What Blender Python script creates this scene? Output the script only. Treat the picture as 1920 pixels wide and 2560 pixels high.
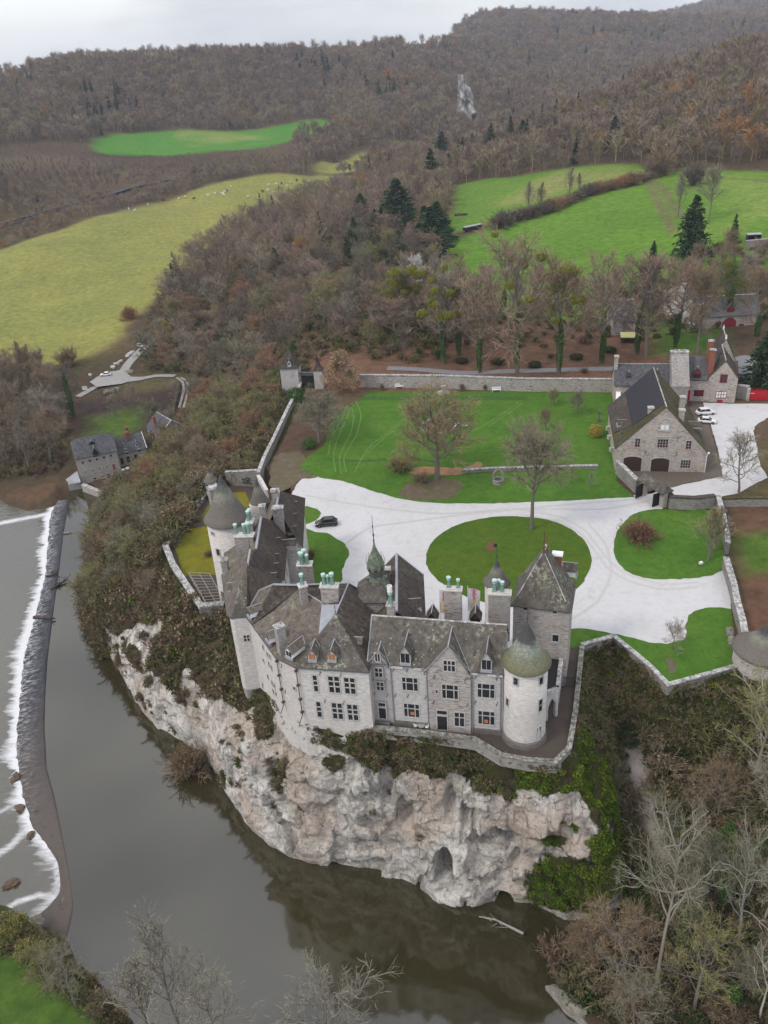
import bpy, bmesh, math, random
import numpy as np
from mathutils import Matrix, Vector
for o in list(bpy.data.objects): bpy.data.objects.remove(o)
S = bpy.context.scene
COL = S.collection
rnd = random.Random(7)
NR = np.random.RandomState(11)
# ------------------------------------------------------------------ camera
FPX = 2071.0; PITCH = math.radians(29.7); ROLL = math.radians(3.95); CAMH = 85.0
fw = np.array([0, math.cos(PITCH), -math.sin(PITCH)])
r0 = np.array([1.0, 0, 0]); u0 = np.cross(r0, fw)
cr = math.cos(ROLL)*r0 - math.sin(ROLL)*u0
cu = math.cos(ROLL)*u0 + math.sin(ROLL)*r0
CAM = np.array([0, 0, CAMH])
cd = bpy.data.cameras.new('camera'); co = bpy.data.objects.new('camera', cd); COL.objects.link(co)
co.matrix_world = Matrix(((cr[0], cu[0], -fw[0], 0), (cr[1], cu[1], -fw[1], 0), (cr[2], cu[2], -fw[2], CAMH), (0, 0, 0, 1)))
cd.sensor_fit = 'VERTICAL'; cd.sensor_height = 32; cd.lens = FPX/2560*32
cd.clip_start = 1; cd.clip_end = 20000
S.camera = co
S.render.resolution_x = 768; S.render.resolution_y = 1024
# ------------------------------------------------------------------ light
S.view_settings.view_transform = 'Standard'; S.view_settings.look = 'None'
S.view_settings.gamma = 1; S.view_settings.exposure = 0.1
SUN_EL, SUN_AZ = math.radians(48), math.radians(-118)   # azimuth from +Y, clockwise
W = bpy.data.worlds.new("World"); S.world = W; W.use_nodes = True
nt = W.node_tree; nt.nodes.clear()
def wn(t, **k):
    n = nt.nodes.new(t)
    for a, b in k.items(): setattr(n, a, b)
    return n
sky = wn('ShaderNodeTexSky', sky_type='NISHITA', sun_disc=False, sun_elevation=SUN_EL, sun_rotation=SUN_AZ % (2*math.pi))
bg1 = wn('ShaderNodeBackground'); bg1.inputs[1].default_value = 0.05
nt.links.new(sky.outputs[0], bg1.inputs[0])
tc = wn('ShaderNodeTexCoord'); mp = wn('ShaderNodeMapping'); mp.inputs['Scale'].default_value = (1, 1, 3.5)
nz = wn('ShaderNodeTexNoise'); nz.inputs['Scale'].default_value = 2.8; nz.inputs['Detail'].default_value = 7; nz.inputs['Roughness'].default_value = .5
nt.links.new(tc.outputs['Generated'], mp.inputs[0]); nt.links.new(mp.outputs[0], nz.inputs[0])
rp = wn('ShaderNodeValToRGB')
rp.color_ramp.elements[0].position = .36; rp.color_ramp.elements[0].color = (.37, .385, .435, 1)
rp.color_ramp.elements[1].position = .60; rp.color_ramp.elements[1].color = (.66, .66, .66, 1)
nt.links.new(nz.outputs[0], rp.inputs[0])
sx = wn('ShaderNodeSeparateXYZ'); nt.links.new(tc.outputs['Generated'], sx.inputs[0])
mr = wn('ShaderNodeMapRange'); mr.inputs[1].default_value = 0; mr.inputs[2].default_value = 1; mr.inputs[3].default_value = 1.16; mr.inputs[4].default_value = 2.5
nt.links.new(sx.outputs[2], mr.inputs[0])
bg2 = wn('ShaderNodeBackground'); nt.links.new(rp.outputs[0], bg2.inputs[0]); nt.links.new(mr.outputs[0], bg2.inputs[1])
ad = wn('ShaderNodeAddShader'); nt.links.new(bg1.outputs[0], ad.inputs[0]); nt.links.new(bg2.outputs[0], ad.inputs[1])
wo = wn('ShaderNodeOutputWorld'); nt.links.new(ad.outputs[0], wo.inputs[0])
sl = bpy.data.lights.new('sun', 'SUN'); sl.energy = 1.5; sl.angle = math.radians(10); sl.color = (1, .93, .84)
so = bpy.data.objects.new('sun', sl); COL.objects.link(so)
sd = Vector((math.sin(SUN_AZ)*math.cos(SUN_EL), math.cos(SUN_AZ)*math.cos(SUN_EL), math.sin(SUN_EL)))
so.rotation_euler = sd.to_track_quat('Z', 'Y').to_euler()
# ------------------------------------------------------------------ measuring: photo pixel + height -> place
CR = dict(A=(500,1180,3.318),B=(900,1300,3.016),C=(560,1500,3.77),D=(1450,840,3.53),E=(0,800,2.304),F=(1350,1200,2.911),
 G=(680,900,1.885),H=(0,1200,2.9625),I=(1200,1800,2.304),J=(250,1600,1.2664),Z=(0,0,.86406),W=(0,1850,1.8433),
 a=(900,1580,5.53),b=(1180,1520,5.5286),c=(860,1330,6.381),d=(1180,1320,5.925),e=(500,1180,5.925),g=(540,1380,5.925),
 h=(680,1440,5.925),i=(660,840,5.53),j=(150,1040,5.027),k=(1500,660,3.95),l=(380,1180,4.88),m=(1500,1500,3.95),
 n=(0,0,1.659),o=(920,0,1.659),q=(1100,450,2.0232),s=(400,500,2.07375))
def px(c, x, y):
    a = CR[c]; return a[0]+x/a[2], a[1]+y/a[2]
def ray(c, x, y):
    X, Y = px(c, x, y); return fw*FPX + cr*(X-960) - cu*(Y-1280)
def P(c, x, y, z=0.0):
    d = ray(c, x, y); t = (z-CAMH)/d[2]; p = CAM+d*t
    return (float(p[0]), float(p[1]), float(z))
def PV(c, x, y, a, b):
    """photo point on the upright plane through ground points a, b -> (distance along a->b, z)"""
    d = ray(c, x, y); ax = np.array(a[:2]); t = np.array(b[:2])-ax; L = np.hypot(*t); t = t/L; n = np.array([-t[1], t[0]])
    k = ((ax-CAM[:2])@n)/(d[:2]@n); p = CAM+d*k
    return float((p[:2]-ax)@t), float(p[2])
# ------------------------------------------------------------------ mesh helpers
class MB:
    def __init__(s): s.v = []; s.f = []; s.m = []
    def add(s, vs, fs, mi=0):
        b = len(s.v); s.v += [tuple(map(float, v)) for v in vs]
        s.f += [tuple(b+i for i in f) for f in fs]; s.m += [mi]*len(fs); return s
    def poly(s, vs, mi=0): return s.add(vs, [tuple(range(len(vs)))], mi)
    def prism(s, pts, z0, z1, mi=0):
        n = len(pts); vs = [(p[0], p[1], z0) for p in pts]+[(p[0], p[1], z1) for p in pts]
        A = sum(pts[i][0]*pts[(i+1) % n][1]-pts[(i+1) % n][0]*pts[i][1] for i in range(n))
        fs = [(i, (i+1) % n, n+(i+1) % n, n+i) for i in range(n)]+[tuple(range(n, 2*n)), tuple(reversed(range(n)))]
        if A < 0: fs = [tuple(reversed(f)) for f in fs]
        return s.add(vs, fs, mi)
    def box(s, c, sz, rz=0, mi=0, taper=1):
        x, y, z = sz[0]/2, sz[1]/2, sz[2]; ca, sa = math.cos(rz), math.sin(rz); vs = []
        for zz, k in ((0, 1), (z, taper)):
            for a, b in ((-x, -y), (x, -y), (x, y), (-x, y)):
                a *= k; b *= k; vs.append((c[0]+a*ca-b*sa, c[1]+a*sa+b*ca, c[2]+zz))
        return s.add(vs, [(3, 2, 1, 0), (4, 5, 6, 7), (0, 1, 5, 4), (1, 2, 6, 5), (2, 3, 7, 6), (3, 0, 4, 7)], mi)
    def lathe(s, c, prof, n=24, mi=0, a0=0, mis=None):
        vs = []; fs = []
        for r, z in prof:
            for i in range(n):
                a = a0+2*math.pi*i/n; vs.append((c[0]+r*math.cos(a), c[1]+r*math.sin(a), c[2]+z))
        b = len(s.v); s.v += vs
        for k in range(len(prof)-1):
            for i in range(n):
                j = (i+1) % n; s.f.append((b+k*n+i, b+k*n+j, b+k*n+n+j, b+k*n+n+i)); s.m.append(mis[k] if mis else mi)
        if prof[-1][0] > .001: s.f.append(tuple(b+(len(prof)-1)*n+i for i in range(n))); s.m.append(mi)
        return s
    def tube(s, pts, r, n=5, mi=0):
        pts = [Vector(p) for p in pts]; rs = r if hasattr(r, '__len__') else [r]*len(pts)
        b = len(s.v)
        for k, p in enumerate(pts):
            d = (pts[min(k+1, len(pts)-1)]-pts[max(k-1, 0)]).normalized()
            a = d.orthogonal().normalized(); c = d.cross(a)
            if k and False: pass
            for i in range(n):
                t = 2*math.pi*i/n; q = p+(a*math.cos(t)+c*math.sin(t))*rs[k]; s.v.append(tuple(q))
        for k in range(len(pts)-1):
            for i in range(n):
                j = (i+1) % n; s.f.append((b+k*n+i, b+k*n+j, b+k*n+n+j, b+k*n+n+i)); s.m.append(mi)
        s.f.append(tuple(b+i for i in range(n))[::-1]); s.m.append(mi)
        s.f.append(tuple(b+(len(pts)-1)*n+i for i in range(n))); s.m.append(mi)
        return s
    def slab(s, pts, th, mi=0, mi2=None):
        """roof plane pts (3D polygon) given thickness th downwards"""
        n = len(pts); lo = [(p[0], p[1], p[2]-th) for p in pts]
        s.add(list(pts)+lo, [(0, i, i+1) for i in range(1, n-1)], mi)
        b = len(s.v)-2*n
        for i in range(1, n-1): s.f.append((b+n+i+1, b+n+i, b+n)); s.m.append(mi if mi2 is None else mi2)
        for i in range(n):
            j = (i+1) % n; s.f.append((b+i, b+n+i, b+n+j, b+j)); s.m.append(mi if mi2 is None else mi2)
        return s
    def build(s, name, mats, parent=None, smooth=False, link=True):
        me = bpy.data.meshes.new(name); me.from_pydata(s.v, [], s.f); 
        for m in (mats if isinstance(mats, (list, tuple)) else [mats]): me.materials.append(m)
        me.polygons.foreach_set('material_index', s.m)
        if smooth: me.polygons.foreach_set('use_smooth', [True]*len(s.f))
        me.update(); o = bpy.data.objects.new(name, me)
        if link: COL.objects.link(o)
        if parent is not None:
            o.parent = parent
            if parent.type == 'EMPTY':   # shapes are given in world coordinates
                o.matrix_parent_inverse = (Matrix.Translation(parent.location) @ Matrix.Rotation(parent.rotation_euler.z, 4, 'Z')).inverted()
        return o
def np_mesh(name, V, F, mat, smooth=False, mi=None, attrs=None, link=True):
    """V (n,3), F (m,k) arrays, k const"""
    me = bpy.data.meshes.new(name); V = np.asarray(V, np.float32); F = np.asarray(F, np.int32)
    me.vertices.add(len(V)); me.vertices.foreach_set('co', V.ravel())
    k = F.shape[1]; me.loops.add(F.size); me.loops.foreach_set('vertex_index', F.ravel())
    me.polygons.add(len(F)); me.polygons.foreach_set('loop_start', np.arange(0, F.size, k, dtype=np.int32))
    try: me.polygons.foreach_set('loop_total', np.full(len(F), k, np.int32))
    except Exception: pass
    for m in (mat if isinstance(mat, (list, tuple)) else [mat]): me.materials.append(m)
    if mi is not None: me.polygons.foreach_set('material_index', np.asarray(mi, np.int32))
    if smooth: me.polygons.foreach_set('use_smooth', np.ones(len(F), bool))
    if attrs:
        for an, (ty, dat) in attrs.items():
            a = me.attributes.new(an, ty, 'POINT')
            a.data.foreach_set('color' if ty == 'FLOAT_COLOR' else ('vector' if ty == 'FLOAT_VECTOR' else 'value'), np.asarray(dat, np.float32).ravel())
    me.update(calc_edges=True); me.validate()
    o = bpy.data.objects.new(name, me)
    if link: COL.objects.link(o)
    return o
def empty(name, loc=(0, 0, 0), rz=0):
    o = bpy.data.objects.new(name, None); COL.objects.link(o); o.location = loc; o.rotation_euler = (0, 0, rz); o.empty_display_size = .5; return o
def tag(o, label=None, cat=None, group=None, kind=None):
    if label: o['label'] = label
    if cat: o['category'] = cat
    if group: o['group'] = group
    if kind: o['kind'] = kind
    return o
def copy_tree(o, parent=None):
    c = o.copy(); COL.objects.link(c); c.parent = parent
    for ch in list(o.children): copy_tree(ch, c)
    return c
# ------------------------------------------------------------------ value noise in numpy
def _h(ix, iy, iz):
    n = (ix*374761393 + iy*668265263 + iz*2147483647*7 + iz*1274126177) & 0xffffffff
    n = ((n ^ (n >> 13))*1274126177) & 0xffffffff
    return ((n ^ (n >> 16)) & 0xffff)/65535.0
def vnoise(x, y, z=0.0, s=1.0):
    x = np.asarray(x, float)*s+1000.5; y = np.asarray(y, float)*s+1000.5; z = np.zeros_like(x)+np.asarray(z, float)*s+1000.5
    ix = np.floor(x).astype(np.int64); iy = np.floor(y).astype(np.int64); iz = np.floor(z).astype(np.int64)
    fx = x-ix; fy = y-iy; fz = z-iz
    fx = fx*fx*(3-2*fx); fy = fy*fy*(3-2*fy); fz = fz*fz*(3-2*fz); r = 0
    for a in (0, 1):
        for b in (0, 1):
            for c in (0, 1):
                r = r+_h(ix+a, iy+b, iz+c)*(fx if a else 1-fx)*(fy if b else 1-fy)*(fz if c else 1-fz)
    return r*2-1
def fbm(x, y, z=0.0, s=1.0, o=4, g=.5):
    r = 0; a = 1
    for i in range(o): r = r+a*vnoise(x, y, z, s*2**i); a *= g
    return r
def inpoly(x, y, poly):
    x = np.asarray(x); y = np.asarray(y); r = np.zeros(x.shape, bool); n = len(poly)
    for i in range(n):
        x1, y1 = poly[i][:2]; x2, y2 = poly[(i+1) % n][:2]
        if y1 == y2: continue
        c = ((y1 > y) != (y2 > y)) & (x < (x2-x1)*(y-y1)/(y2-y1)+x1); r ^= c
    return r
def dpath(x, y, pts, closed=False):
    d = np.full(np.shape(x), 1e9); n = len(pts)
    for i in range(n if closed else n-1):
        ax, ay = pts[i][:2]; bx, by = pts[(i+1) % n][:2]; L = (bx-ax)**2+(by-ay)**2+1e-9
        t = np.clip(((x-ax)*(bx-ax)+(y-ay)*(by-ay))/L, 0, 1)
        d = np.minimum(d, np.hypot(x-ax-t*(bx-ax), y-ay-t*(by-ay)))
    return d
def smooth(pts, n=4):
    """Catmull-Rom through closed pts"""
    out = []; m = len(pts)
    for i in range(m):
        p0, p1, p2, p3 = [np.array(pts[(i+k) % m]) for k in (-1, 0, 1, 2)]
        for j in range(n):
            t = j/n; out.append(tuple(.5*((2*p1)+(-p0+p2)*t+(2*p0-5*p1+4*p2-p3)*t*t+(-p0+3*p1-3*p2+p3)*t**3)))
    return out
# ------------------------------------------------------------------ materials
class NT:
    def __init__(s, name, rough=.9, spec=.3):
        s.m = bpy.data.materials.new(name); s.m.use_nodes = True; s.t = s.m.node_tree
        s.b = s.t.nodes['Principled BSDF']; s.b.inputs['Roughness'].default_value = rough
        s.b.inputs['Specular IOR Level'].default_value = spec; s._c = None
    def n(s, t, **k):
        x = s.t.nodes.new(t)
        for a, b in k.items(): setattr(x, a, b)
        return x
    def L(s, a, b): s.t.links.new(a, b)
    def pos(s, sc=(1, 1, 1), obj=False):
        if obj: g = s.n('ShaderNodeTexCoord').outputs['Object']
        else: g = s.n('ShaderNodeNewGeometry').outputs['Position']
        m = s.n('ShaderNodeMapping'); m.inputs['Scale'].default_value = sc; s.L(g, m.inputs[0]); return m.outputs[0]
    def noise(s, sc, det=4, ro=.55, vec=None, dist=0):
        x = s.n('ShaderNodeTexNoise'); x.inputs['Scale'].default_value = sc; x.inputs['Detail'].default_value = det
        x.inputs['Roughness'].default_value = ro; x.inputs['Distortion'].default_value = dist
        s.L(vec if vec is not None else s.pos(), x.inputs[0]); return x.outputs[0]
    def voro(s, sc, vec=None, out='Distance', feat='F1'):
        x = s.n('ShaderNodeTexVoronoi', feature=feat); x.inputs['Scale'].default_value = sc
        s.L(vec if vec is not None else s.pos(), x.inputs[0]); return x.outputs[out]
    def ramp(s, fac, stops, interp='LINEAR'):
        x = s.n('ShaderNodeValToRGB'); e = x.color_ramp.elements; x.color_ramp.interpolation = interp
        while len(e) < len(stops): e.new(.5)
        for i, (p, c) in enumerate(stops):
            e[i].position = p; e[i].color = (c, c, c, 1) if isinstance(c, (int, float)) else tuple(c)+(1,)
        s.L(fac, x.inputs[0]); return x.outputs[0]
    def mix(s, f, a, b, mode='MIX'):
        x = s.n('ShaderNodeMix', data_type='RGBA', blend_type=mode)
        for sock, v in ((x.inputs[0], f), (x.inputs[6], a), (x.inputs[7], b)):
            if isinstance(v, (int, float)): sock.default_value = v
            elif isinstance(v, tuple): sock.default_value = v+(1,)
            else: s.L(v, sock)
        return x.outputs[2]
    def math(s, op, a, b=0.0):
        x = s.n('ShaderNodeMath', operation=op)
        for sock, v in ((x.inputs[0], a), (x.inputs[1], b)):
            if isinstance(v, (int, float)): sock.default_value = v
            else: s.L(v, sock)
        return x.outputs[0]
    def normal_z(s):
        x = s.n('ShaderNodeSeparateXYZ'); s.L(s.n('ShaderNodeNewGeometry').outputs['Normal'], x.inputs[0]); return x.outputs[2]
    def rand(s): return s.n('ShaderNodeObjectInfo').outputs['Random']
    def attr(s, nm, out='Color'):
        x = s.n('ShaderNodeAttribute'); x.attribute_name = nm; return x.outputs[out]
    def color(s, c):
        if isinstance(c, tuple): s.b.inputs['Base Color'].default_value = c+(1,)
        else: s.L(c, s.b.inputs['Base Color'])
    def bump(s, h, st=.5, d=.1):
        x = s.n('ShaderNodeBump'); x.inputs['Strength'].default_value = st; x.inputs['Distance'].default_value = d
        s.L(h, x.inputs['Height']); s.L(x.outputs[0], s.b.inputs['Normal'])
def plain(name, c, rough=.7, var=.15, sc=3.0, metal=0, spec=.3):
    t = NT(name, rough, spec); t.b.inputs['Metallic'].default_value = metal
    n = t.noise(sc, 5); t.color(t.mix(n, tuple(v*(1-var) for v in c), tuple(v*(1+var) for v in c))); return t.m
def stone(name, c, dark, dash=.5, sc=1.0, stain=.5, warm=None):
    t = NT(name, .92, .2)
    v = t.pos((.9*sc, .9*sc, 3.6*sc)); n1 = t.noise(1.6, 5, .6, v)
    base = t.mix(t.ramp(n1, [(.36, 0), (.64, 1)]), tuple(x*.74 for x in c), tuple(x*1.16 for x in c))
    base = t.mix(t.ramp(t.noise(.9, 4, .7), [(.3, .0), (.7, .35)]), base, tuple(x*.72 for x in c))
    n4 = t.noise(.45, 3, .6)
    d = t.ramp(t.noise(1.3, 3, .7, t.pos((1.1*sc, 1.1*sc, 4.6*sc))), [(.30+.10*dash, 1), (.38+.10*dash, 0)])
    amt = t.ramp(n4, [(.40, .15*dash+.12), (.56, min(1, .5+.6*dash))])
    c1 = t.mix(t.math('MULTIPLY', d, amt), base, dark)
    n5 = t.noise(.22, 4, .65, t.pos((1, 1, .6)))
    c2 = t.mix(t.math('MULTIPLY', t.ramp(n5, [(.5, 0), (.72, 1)]), stain), c1, tuple(x*.62 for x in c))
    if warm: c2 = t.mix(t.ramp(t.noise(.5, 3), [(.5, 0), (.75, .55)]), c2, warm)
    t.color(c2); t.bump(t.math('ADD', n1, t.math('MULTIPLY', t.noise(9, 3), .4)), .5, .08); return t.m
def slate(name, c, lich=.5, moss=None, streak=.3):
    t = NT(name, .85, .12)
    n1 = t.noise(.5, 6, .65); n2 = t.noise(5, 4, .6, t.pos((1, 1, .35)))
    base = t.mix(n1, tuple(x*.65 for x in c), tuple(x*1.35 for x in c))
    base = t.mix(t.ramp(n2, [(.35, 0), (.7, .45)]), base, tuple(x*.55 for x in c))
    st_ = t.noise(1.1, 5, .7, t.pos((1.3, 1.3, .12))); base = t.mix(t.ramp(st_, [(.38, .65), (.5, 0)]), base, tuple(x*.42 for x in c)); base = t.mix(t.ramp(st_, [(.54, 0), (.68, .5)]), base, tuple(min(.3, x*1.7) for x in c))
    # rows of slates
    w = t.n('ShaderNodeTexWave', wave_type='BANDS', bands_direction='Z'); w.inputs['Scale'].default_value = 2.4; w.inputs['Distortion'].default_value = 3; w.inputs['Detail'].default_value = 2
    t.L(t.pos(), w.inputs[0])
    base = t.mix(.07, base, w.outputs[0], 'OVERLAY')
    if moss: base = t.mix(t.ramp(t.noise(.28, 5, .7), [(.42, 0), (.6, .8)]), base, moss)
    if lich:
        vo = t.voro(1.7); gate = t.ramp(t.noise(.35, 3), [(.42, 0), (.62, 1)])
        sp = t.math('MULTIPLY', t.ramp(vo, [(.16, 1), (.24, 0)]), gate)
        sp2 = t.math('MULTIPLY', t.ramp(t.noise(1.7, 7, .8), [(.50, 0), (.57, 1)]), t.ramp(t.noise(.19, 2), [(.49, 0), (.60, 1)]))
        base = t.mix(t.math('MULTIPLY', t.math('MAXIMUM', sp, sp2), lich), base, (.33, .34, .24))
    t.color(base); t.bump(t.math('ADD', n2, w.outputs[0]), .35, .05); return t.m
M = {}
M['wall'] = stone('pale_limestone_masonry', (.44, .42, .405), (.20, .185, .175), .45, 1, .35)
M['wall_white'] = stone('whitewashed_masonry', (.52, .495, .47), (.30, .28, .26), .3, 1, .3, (.50, .42, .36))
M['wall_dark'] = stone('weathered_rubble_masonry', (.31, .285, .265), (.10, .09, .082), .85, 1.1, .55)
M['wall_tower'] = stone('tower_masonry', (.38, .345, .32), (.12, .105, .095), .9, .9, .5)
M['barn_wall'] = stone('barn_masonry', (.43, .385, .345), (.12, .105, .09), 1.0, 1, .6, (.45, .36, .28))
M['mill_wall'] = stone('mill_masonry', (.36, .325, .29), (.18, .155, .13), .45, .9, .5)
M['garden_wall'] = stone('garden_wall_masonry', (.27, .255, .235), (.10, .092, .082), .8, .8, .6)
M['plinth'] = stone('dark_plinth', (.16, .145, .13), (.06, .055, .05), .8, 1.2, .5)
M['trim'] = stone('cut_stone_trim', (.42, .405, .385), (.22, .2, .18), .25, 1.5, .3)
t = NT('lichened_coping', .95); n = t.noise(1.3, 6, .8); t.color(t.ramp(n, [(.36, (.10, .097, .09)), (.48, (.26, .25, .24)), (.60, (.50, .49, .47))])); t.bump(n, .5, .1); M['coping'] = t.m
t = NT('mossy_parapet_coping', .95); n = t.noise(1.6, 7, .8); t.color(t.ramp(n, [(.36, (.05, .05, .035)), (.48, (.15, .145, .12)), (.58, (.28, .27, .24)), (.7, (.45, .44, .42))])); t.bump(n, .5, .1); M['coping_dull'] = t.m
M['slate'] = slate('weathered_slate', (.108, .096, .083), .75)
M['slate_dark_shaded'] = slate('dark_and_shaded_slate', (.070, .056, .048), .2)  # dark slate; on right-facing castle slopes its tone paints in the shade
M['slate_brown_lit'] = slate('brown_and_lit_slate', (.135, .114, .094), .35)  # brown slate; on left-facing castle slopes its lighter tone paints in the light
M['slate_blue'] = slate('blue_grey_slate', (.085, .085, .092), .1)
M['slate_moss'] = slate('mossy_slate', (.05, .045, .03), .15, (.075, .065, .018))
M['panel'] = plain('black_roof_panel', (.022, .021, .026), .45, .12, .8)
M['slate_far'] = plain('grey_far_roof', (.12, .115, .115), .8, .25, 1)
t = NT('lichened_cone_slate', .7); n = t.noise(.9, 7, .75)
hz = t.n('ShaderNodeSeparateXYZ'); t.L(t.n('ShaderNodeTexCoord').outputs['Generated'], hz.inputs[0])
cn = t.ramp(t.math('ADD', hz.outputs[2], t.math('MULTIPLY', t.math('SUBTRACT', n, .5), .55)), [(.0, (.12, .115, .06)), (.16, (.15, .15, .085)), (.33, (.19, .20, .15)), (.47, (.25, .27, .225)), (.60, (.055, .055, .062)), (1, (.04, .04, .045))])
t.color(t.mix(t.ramp(t.noise(3.5, 5, .7), [(.42, 0), (.62, .6)]), cn, (.055, .055, .035))); t.bump(t.noise(5, 4), .4, .05); M['cone_lichen'] = t.m
t = NT('grey_cone_slate', .75); n = t.noise(.8, 7, .75)
hz = t.n('ShaderNodeSeparateXYZ'); t.L(t.n('ShaderNodeTexCoord').outputs['Generated'], hz.inputs[0])
cn = t.ramp(t.math('ADD', hz.outputs[2], t.math('MULTIPLY', t.math('SUBTRACT', n, .5), .5)), [(.0, (.125, .108, .092)), (.4, (.13, .117, .1)), (.58, (.19, .19, .145)), (.7, (.11, .11, .1)), (.8, (.05, .05, .053)), (1, (.045, .045, .048))])
t.color(t.mix(t.ramp(t.noise(3, 5, .7), [(.45, 0), (.65, .5)]), cn, (.06, .055, .05))); t.bump(t.noise(5, 4), .4, .05); M['cone_grey'] = t.m
M['lead'] = plain('lead_flashing', (.27, .275, .30), .5, .3, 1.2)
M['lead_dark'] = plain('dark_gutter', (.06, .062, .07), .5, .2, 2)
M['pipe'] = plain('grey_drainpipe', (.17, .175, .19), .55, .2, 2)
M['copper'] = plain('green_copper', (.16, .27, .225), .6, .35, 4)
M['copper_lid'] = plain('pale_green_copper', (.36, .50, .45), .6, .15, 4)
t = NT('verdigris_bulb', .6); t.color(t.ramp(t.noise(1.6, 6, .7), [(.35, (.055, .065, .05)), (.55, (.135, .16, .115)), (.7, (.2, .23, .165))])); M['verdigris'] = t.m
M['iron'] = plain('dark_iron', (.03, .028, .026), .6)
M['rust'] = plain('rusty_iron', (.10, .05, .03), .8)
M['brick'] = stone('red_brick', (.26, .10, .065), (.12, .05, .035), .5, 3, .4)
M['glass'] = plain('dark_window_glass', (.018, .02, .024), .12, .3, 1, 0, .6)
M['glass_warm'] = plain('orange_shutter_and_painted_glow', (.33, .14, .06), .4, .3, 2)  # orange shutters, and the lamp glow painted on the main front windows
M['white'] = plain('white_paint', (.7, .7, .7), .5, .06)
M['red'] = plain('red_painted_wood', (.38, .012, .02), .45, .12)
M['redframe'] = plain('dark_red_frame', (.20, .02, .035), .5, .12)
M['darkwood'] = plain('dark_brown_wood', (.045, .026, .02), .6, .25, 2)
M['blackwood'] = plain('black_gate_wood', (.018, .016, .017), .6, .25, 2)
M['greywood'] = plain('grey_weathered_wood', (.26, .245, .22), .85, .3, 2)
M['yellowroof'] = plain('yellowed_sheet', (.38, .35, .16), .7, .2, 1)
M['tin'] = plain('corrugated_tin', (.30, .31, .33), .45, .35, .8, .3)
M['carblack'] = plain('black_car_paint', (.008, .008, .01), .18, .1, 1, 0, .8)
M['carwhite'] = plain('white_car_paint', (.62, .62, .63), .25, .05, 1, 0, .6)
M['carsilver'] = plain('silver_car_paint', (.42, .43, .45), .3, .05, 1, .3, .6)
M['tyre'] = plain('tyre_rubber', (.015, .015, .015), .9)
M['rim'] = plain('alloy_rim', (.35, .35, .36), .35, .1, 2, .6)
M['carglass'] = plain('car_glass', (.012, .013, .016), .08, .1, 1, 0, .8)
M['lightglass'] = plain('lamp_glass', (.5, .5, .5), .2)
M['taillight'] = plain('red_lamp_glass', (.3, .01, .01), .3)
# ground kinds
t = NT('white_gravel', .98, .1)
n = t.noise(.06, 6, .65); n2 = t.noise(9, 3, .7)
g = t.mix(t.ramp(n, [(.42, 0), (.68, .28)]), (.47, .46, .462), (.33, .31, .29))
g = t.mix(t.ramp(t.noise(.35, 5, .8, t.pos((1, .35, 1))), [(.55, 0), (.72, .3)]), g, (.30, .285, .26))
g = t.mix(t.ramp(t.noise(.8, 8, .8), [(.50, 0), (.66, .45)]), g, (.31, .295, .27)); g = t.mix(t.ramp(t.noise(.16, 7, .75, None, 1.5), [(.54, 0), (.64, .35)]), g, (.30, .28, .24))
t.color(t.mix(t.ramp(n2, [(.3, 0), (.7, .3)]), g, (.50, .495, .50))); t.bump(n2, .4, .05); M['gravel'] = t.m
def grass(name, a, b, brown, br=.35, sc=.09):
    t = NT(name, .95, .1); n = t.noise(sc, 6, .7); n2 = t.noise(2.5, 6, .75)
    g = t.mix(t.ramp(n, [(.35, 0), (.65, 1)]), a, b)
    g = t.mix(t.ramp(t.noise(sc*1.8, 5, .7, None, 1), [(.54, 0), (.74, br)]), g, brown)
    g = t.mix(t.ramp(t.noise(.55, 7, .8), [(.38, .55), (.55, 0)]), g, tuple(x*.6 for x in a)); g = t.mix(t.ramp(t.noise(.8, 6, .8), [(.56, 0), (.70, .5)]), g, (.13, .15, .04))
    g = t.mix(t.ramp(n2, [(.3, .5), (.7, 0)]), g, tuple(x*.45 for x in a)); t.color(g); t.bump(n2, .7, .15); return t.m
M['lawn'] = grass('mown_green_lawn', (.055, .138, .016), (.095, .18, .024), (.13, .125, .03), .4)
M['lawn_olive'] = grass('olive_oval_lawn', (.055, .115, .012), (.09, .13, .014), (.12, .09, .02), .4)
M['lawn_yellow'] = grass('yellowed_garden_lawn', (.15, .155, .015), (.20, .165, .018), (.15, .10, .03), .4, .15)
M['rut'] = plain('driven_gravel', (.405, .392, .375), .98, .14, 1.2)
M['track'] = plain('worn_grass_track', (.088, .165, .03), .95, .5, .6)
M['trackdark'] = plain('dark_mown_stripe', (.034, .088, .012), .95, .3, .6)
t = NT('bare_brown_earth', .95, .1); n = t.noise(.45, 7, .8); t.color(t.ramp(n, [(.36, (.06, .08, .02)), (.46, (.095, .085, .045)), (.56, (.12, .088, .068)), (.7, (.16, .125, .10))])); t.bump(n, .5, .1); M['dirt'] = t.m
M['yardstone'] = plain('brown_cobbles', (.10, .08, .062), .9, .4, 1.5)
M['darkpath'] = plain('damp_brown_path', (.062, .048, .038), .9, .3, .5)
M['litter'] = plain('red_leaf_litter', (.125, .052, .034), .95, .45, 1.2)
M['asphalt'] = plain('grey_lane_surface', (.17, .165, .17), .9, .2, .6)
M['palepath'] = plain('pale_stony_lane', (.25, .24, .225), .9, .3, .5)
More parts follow.
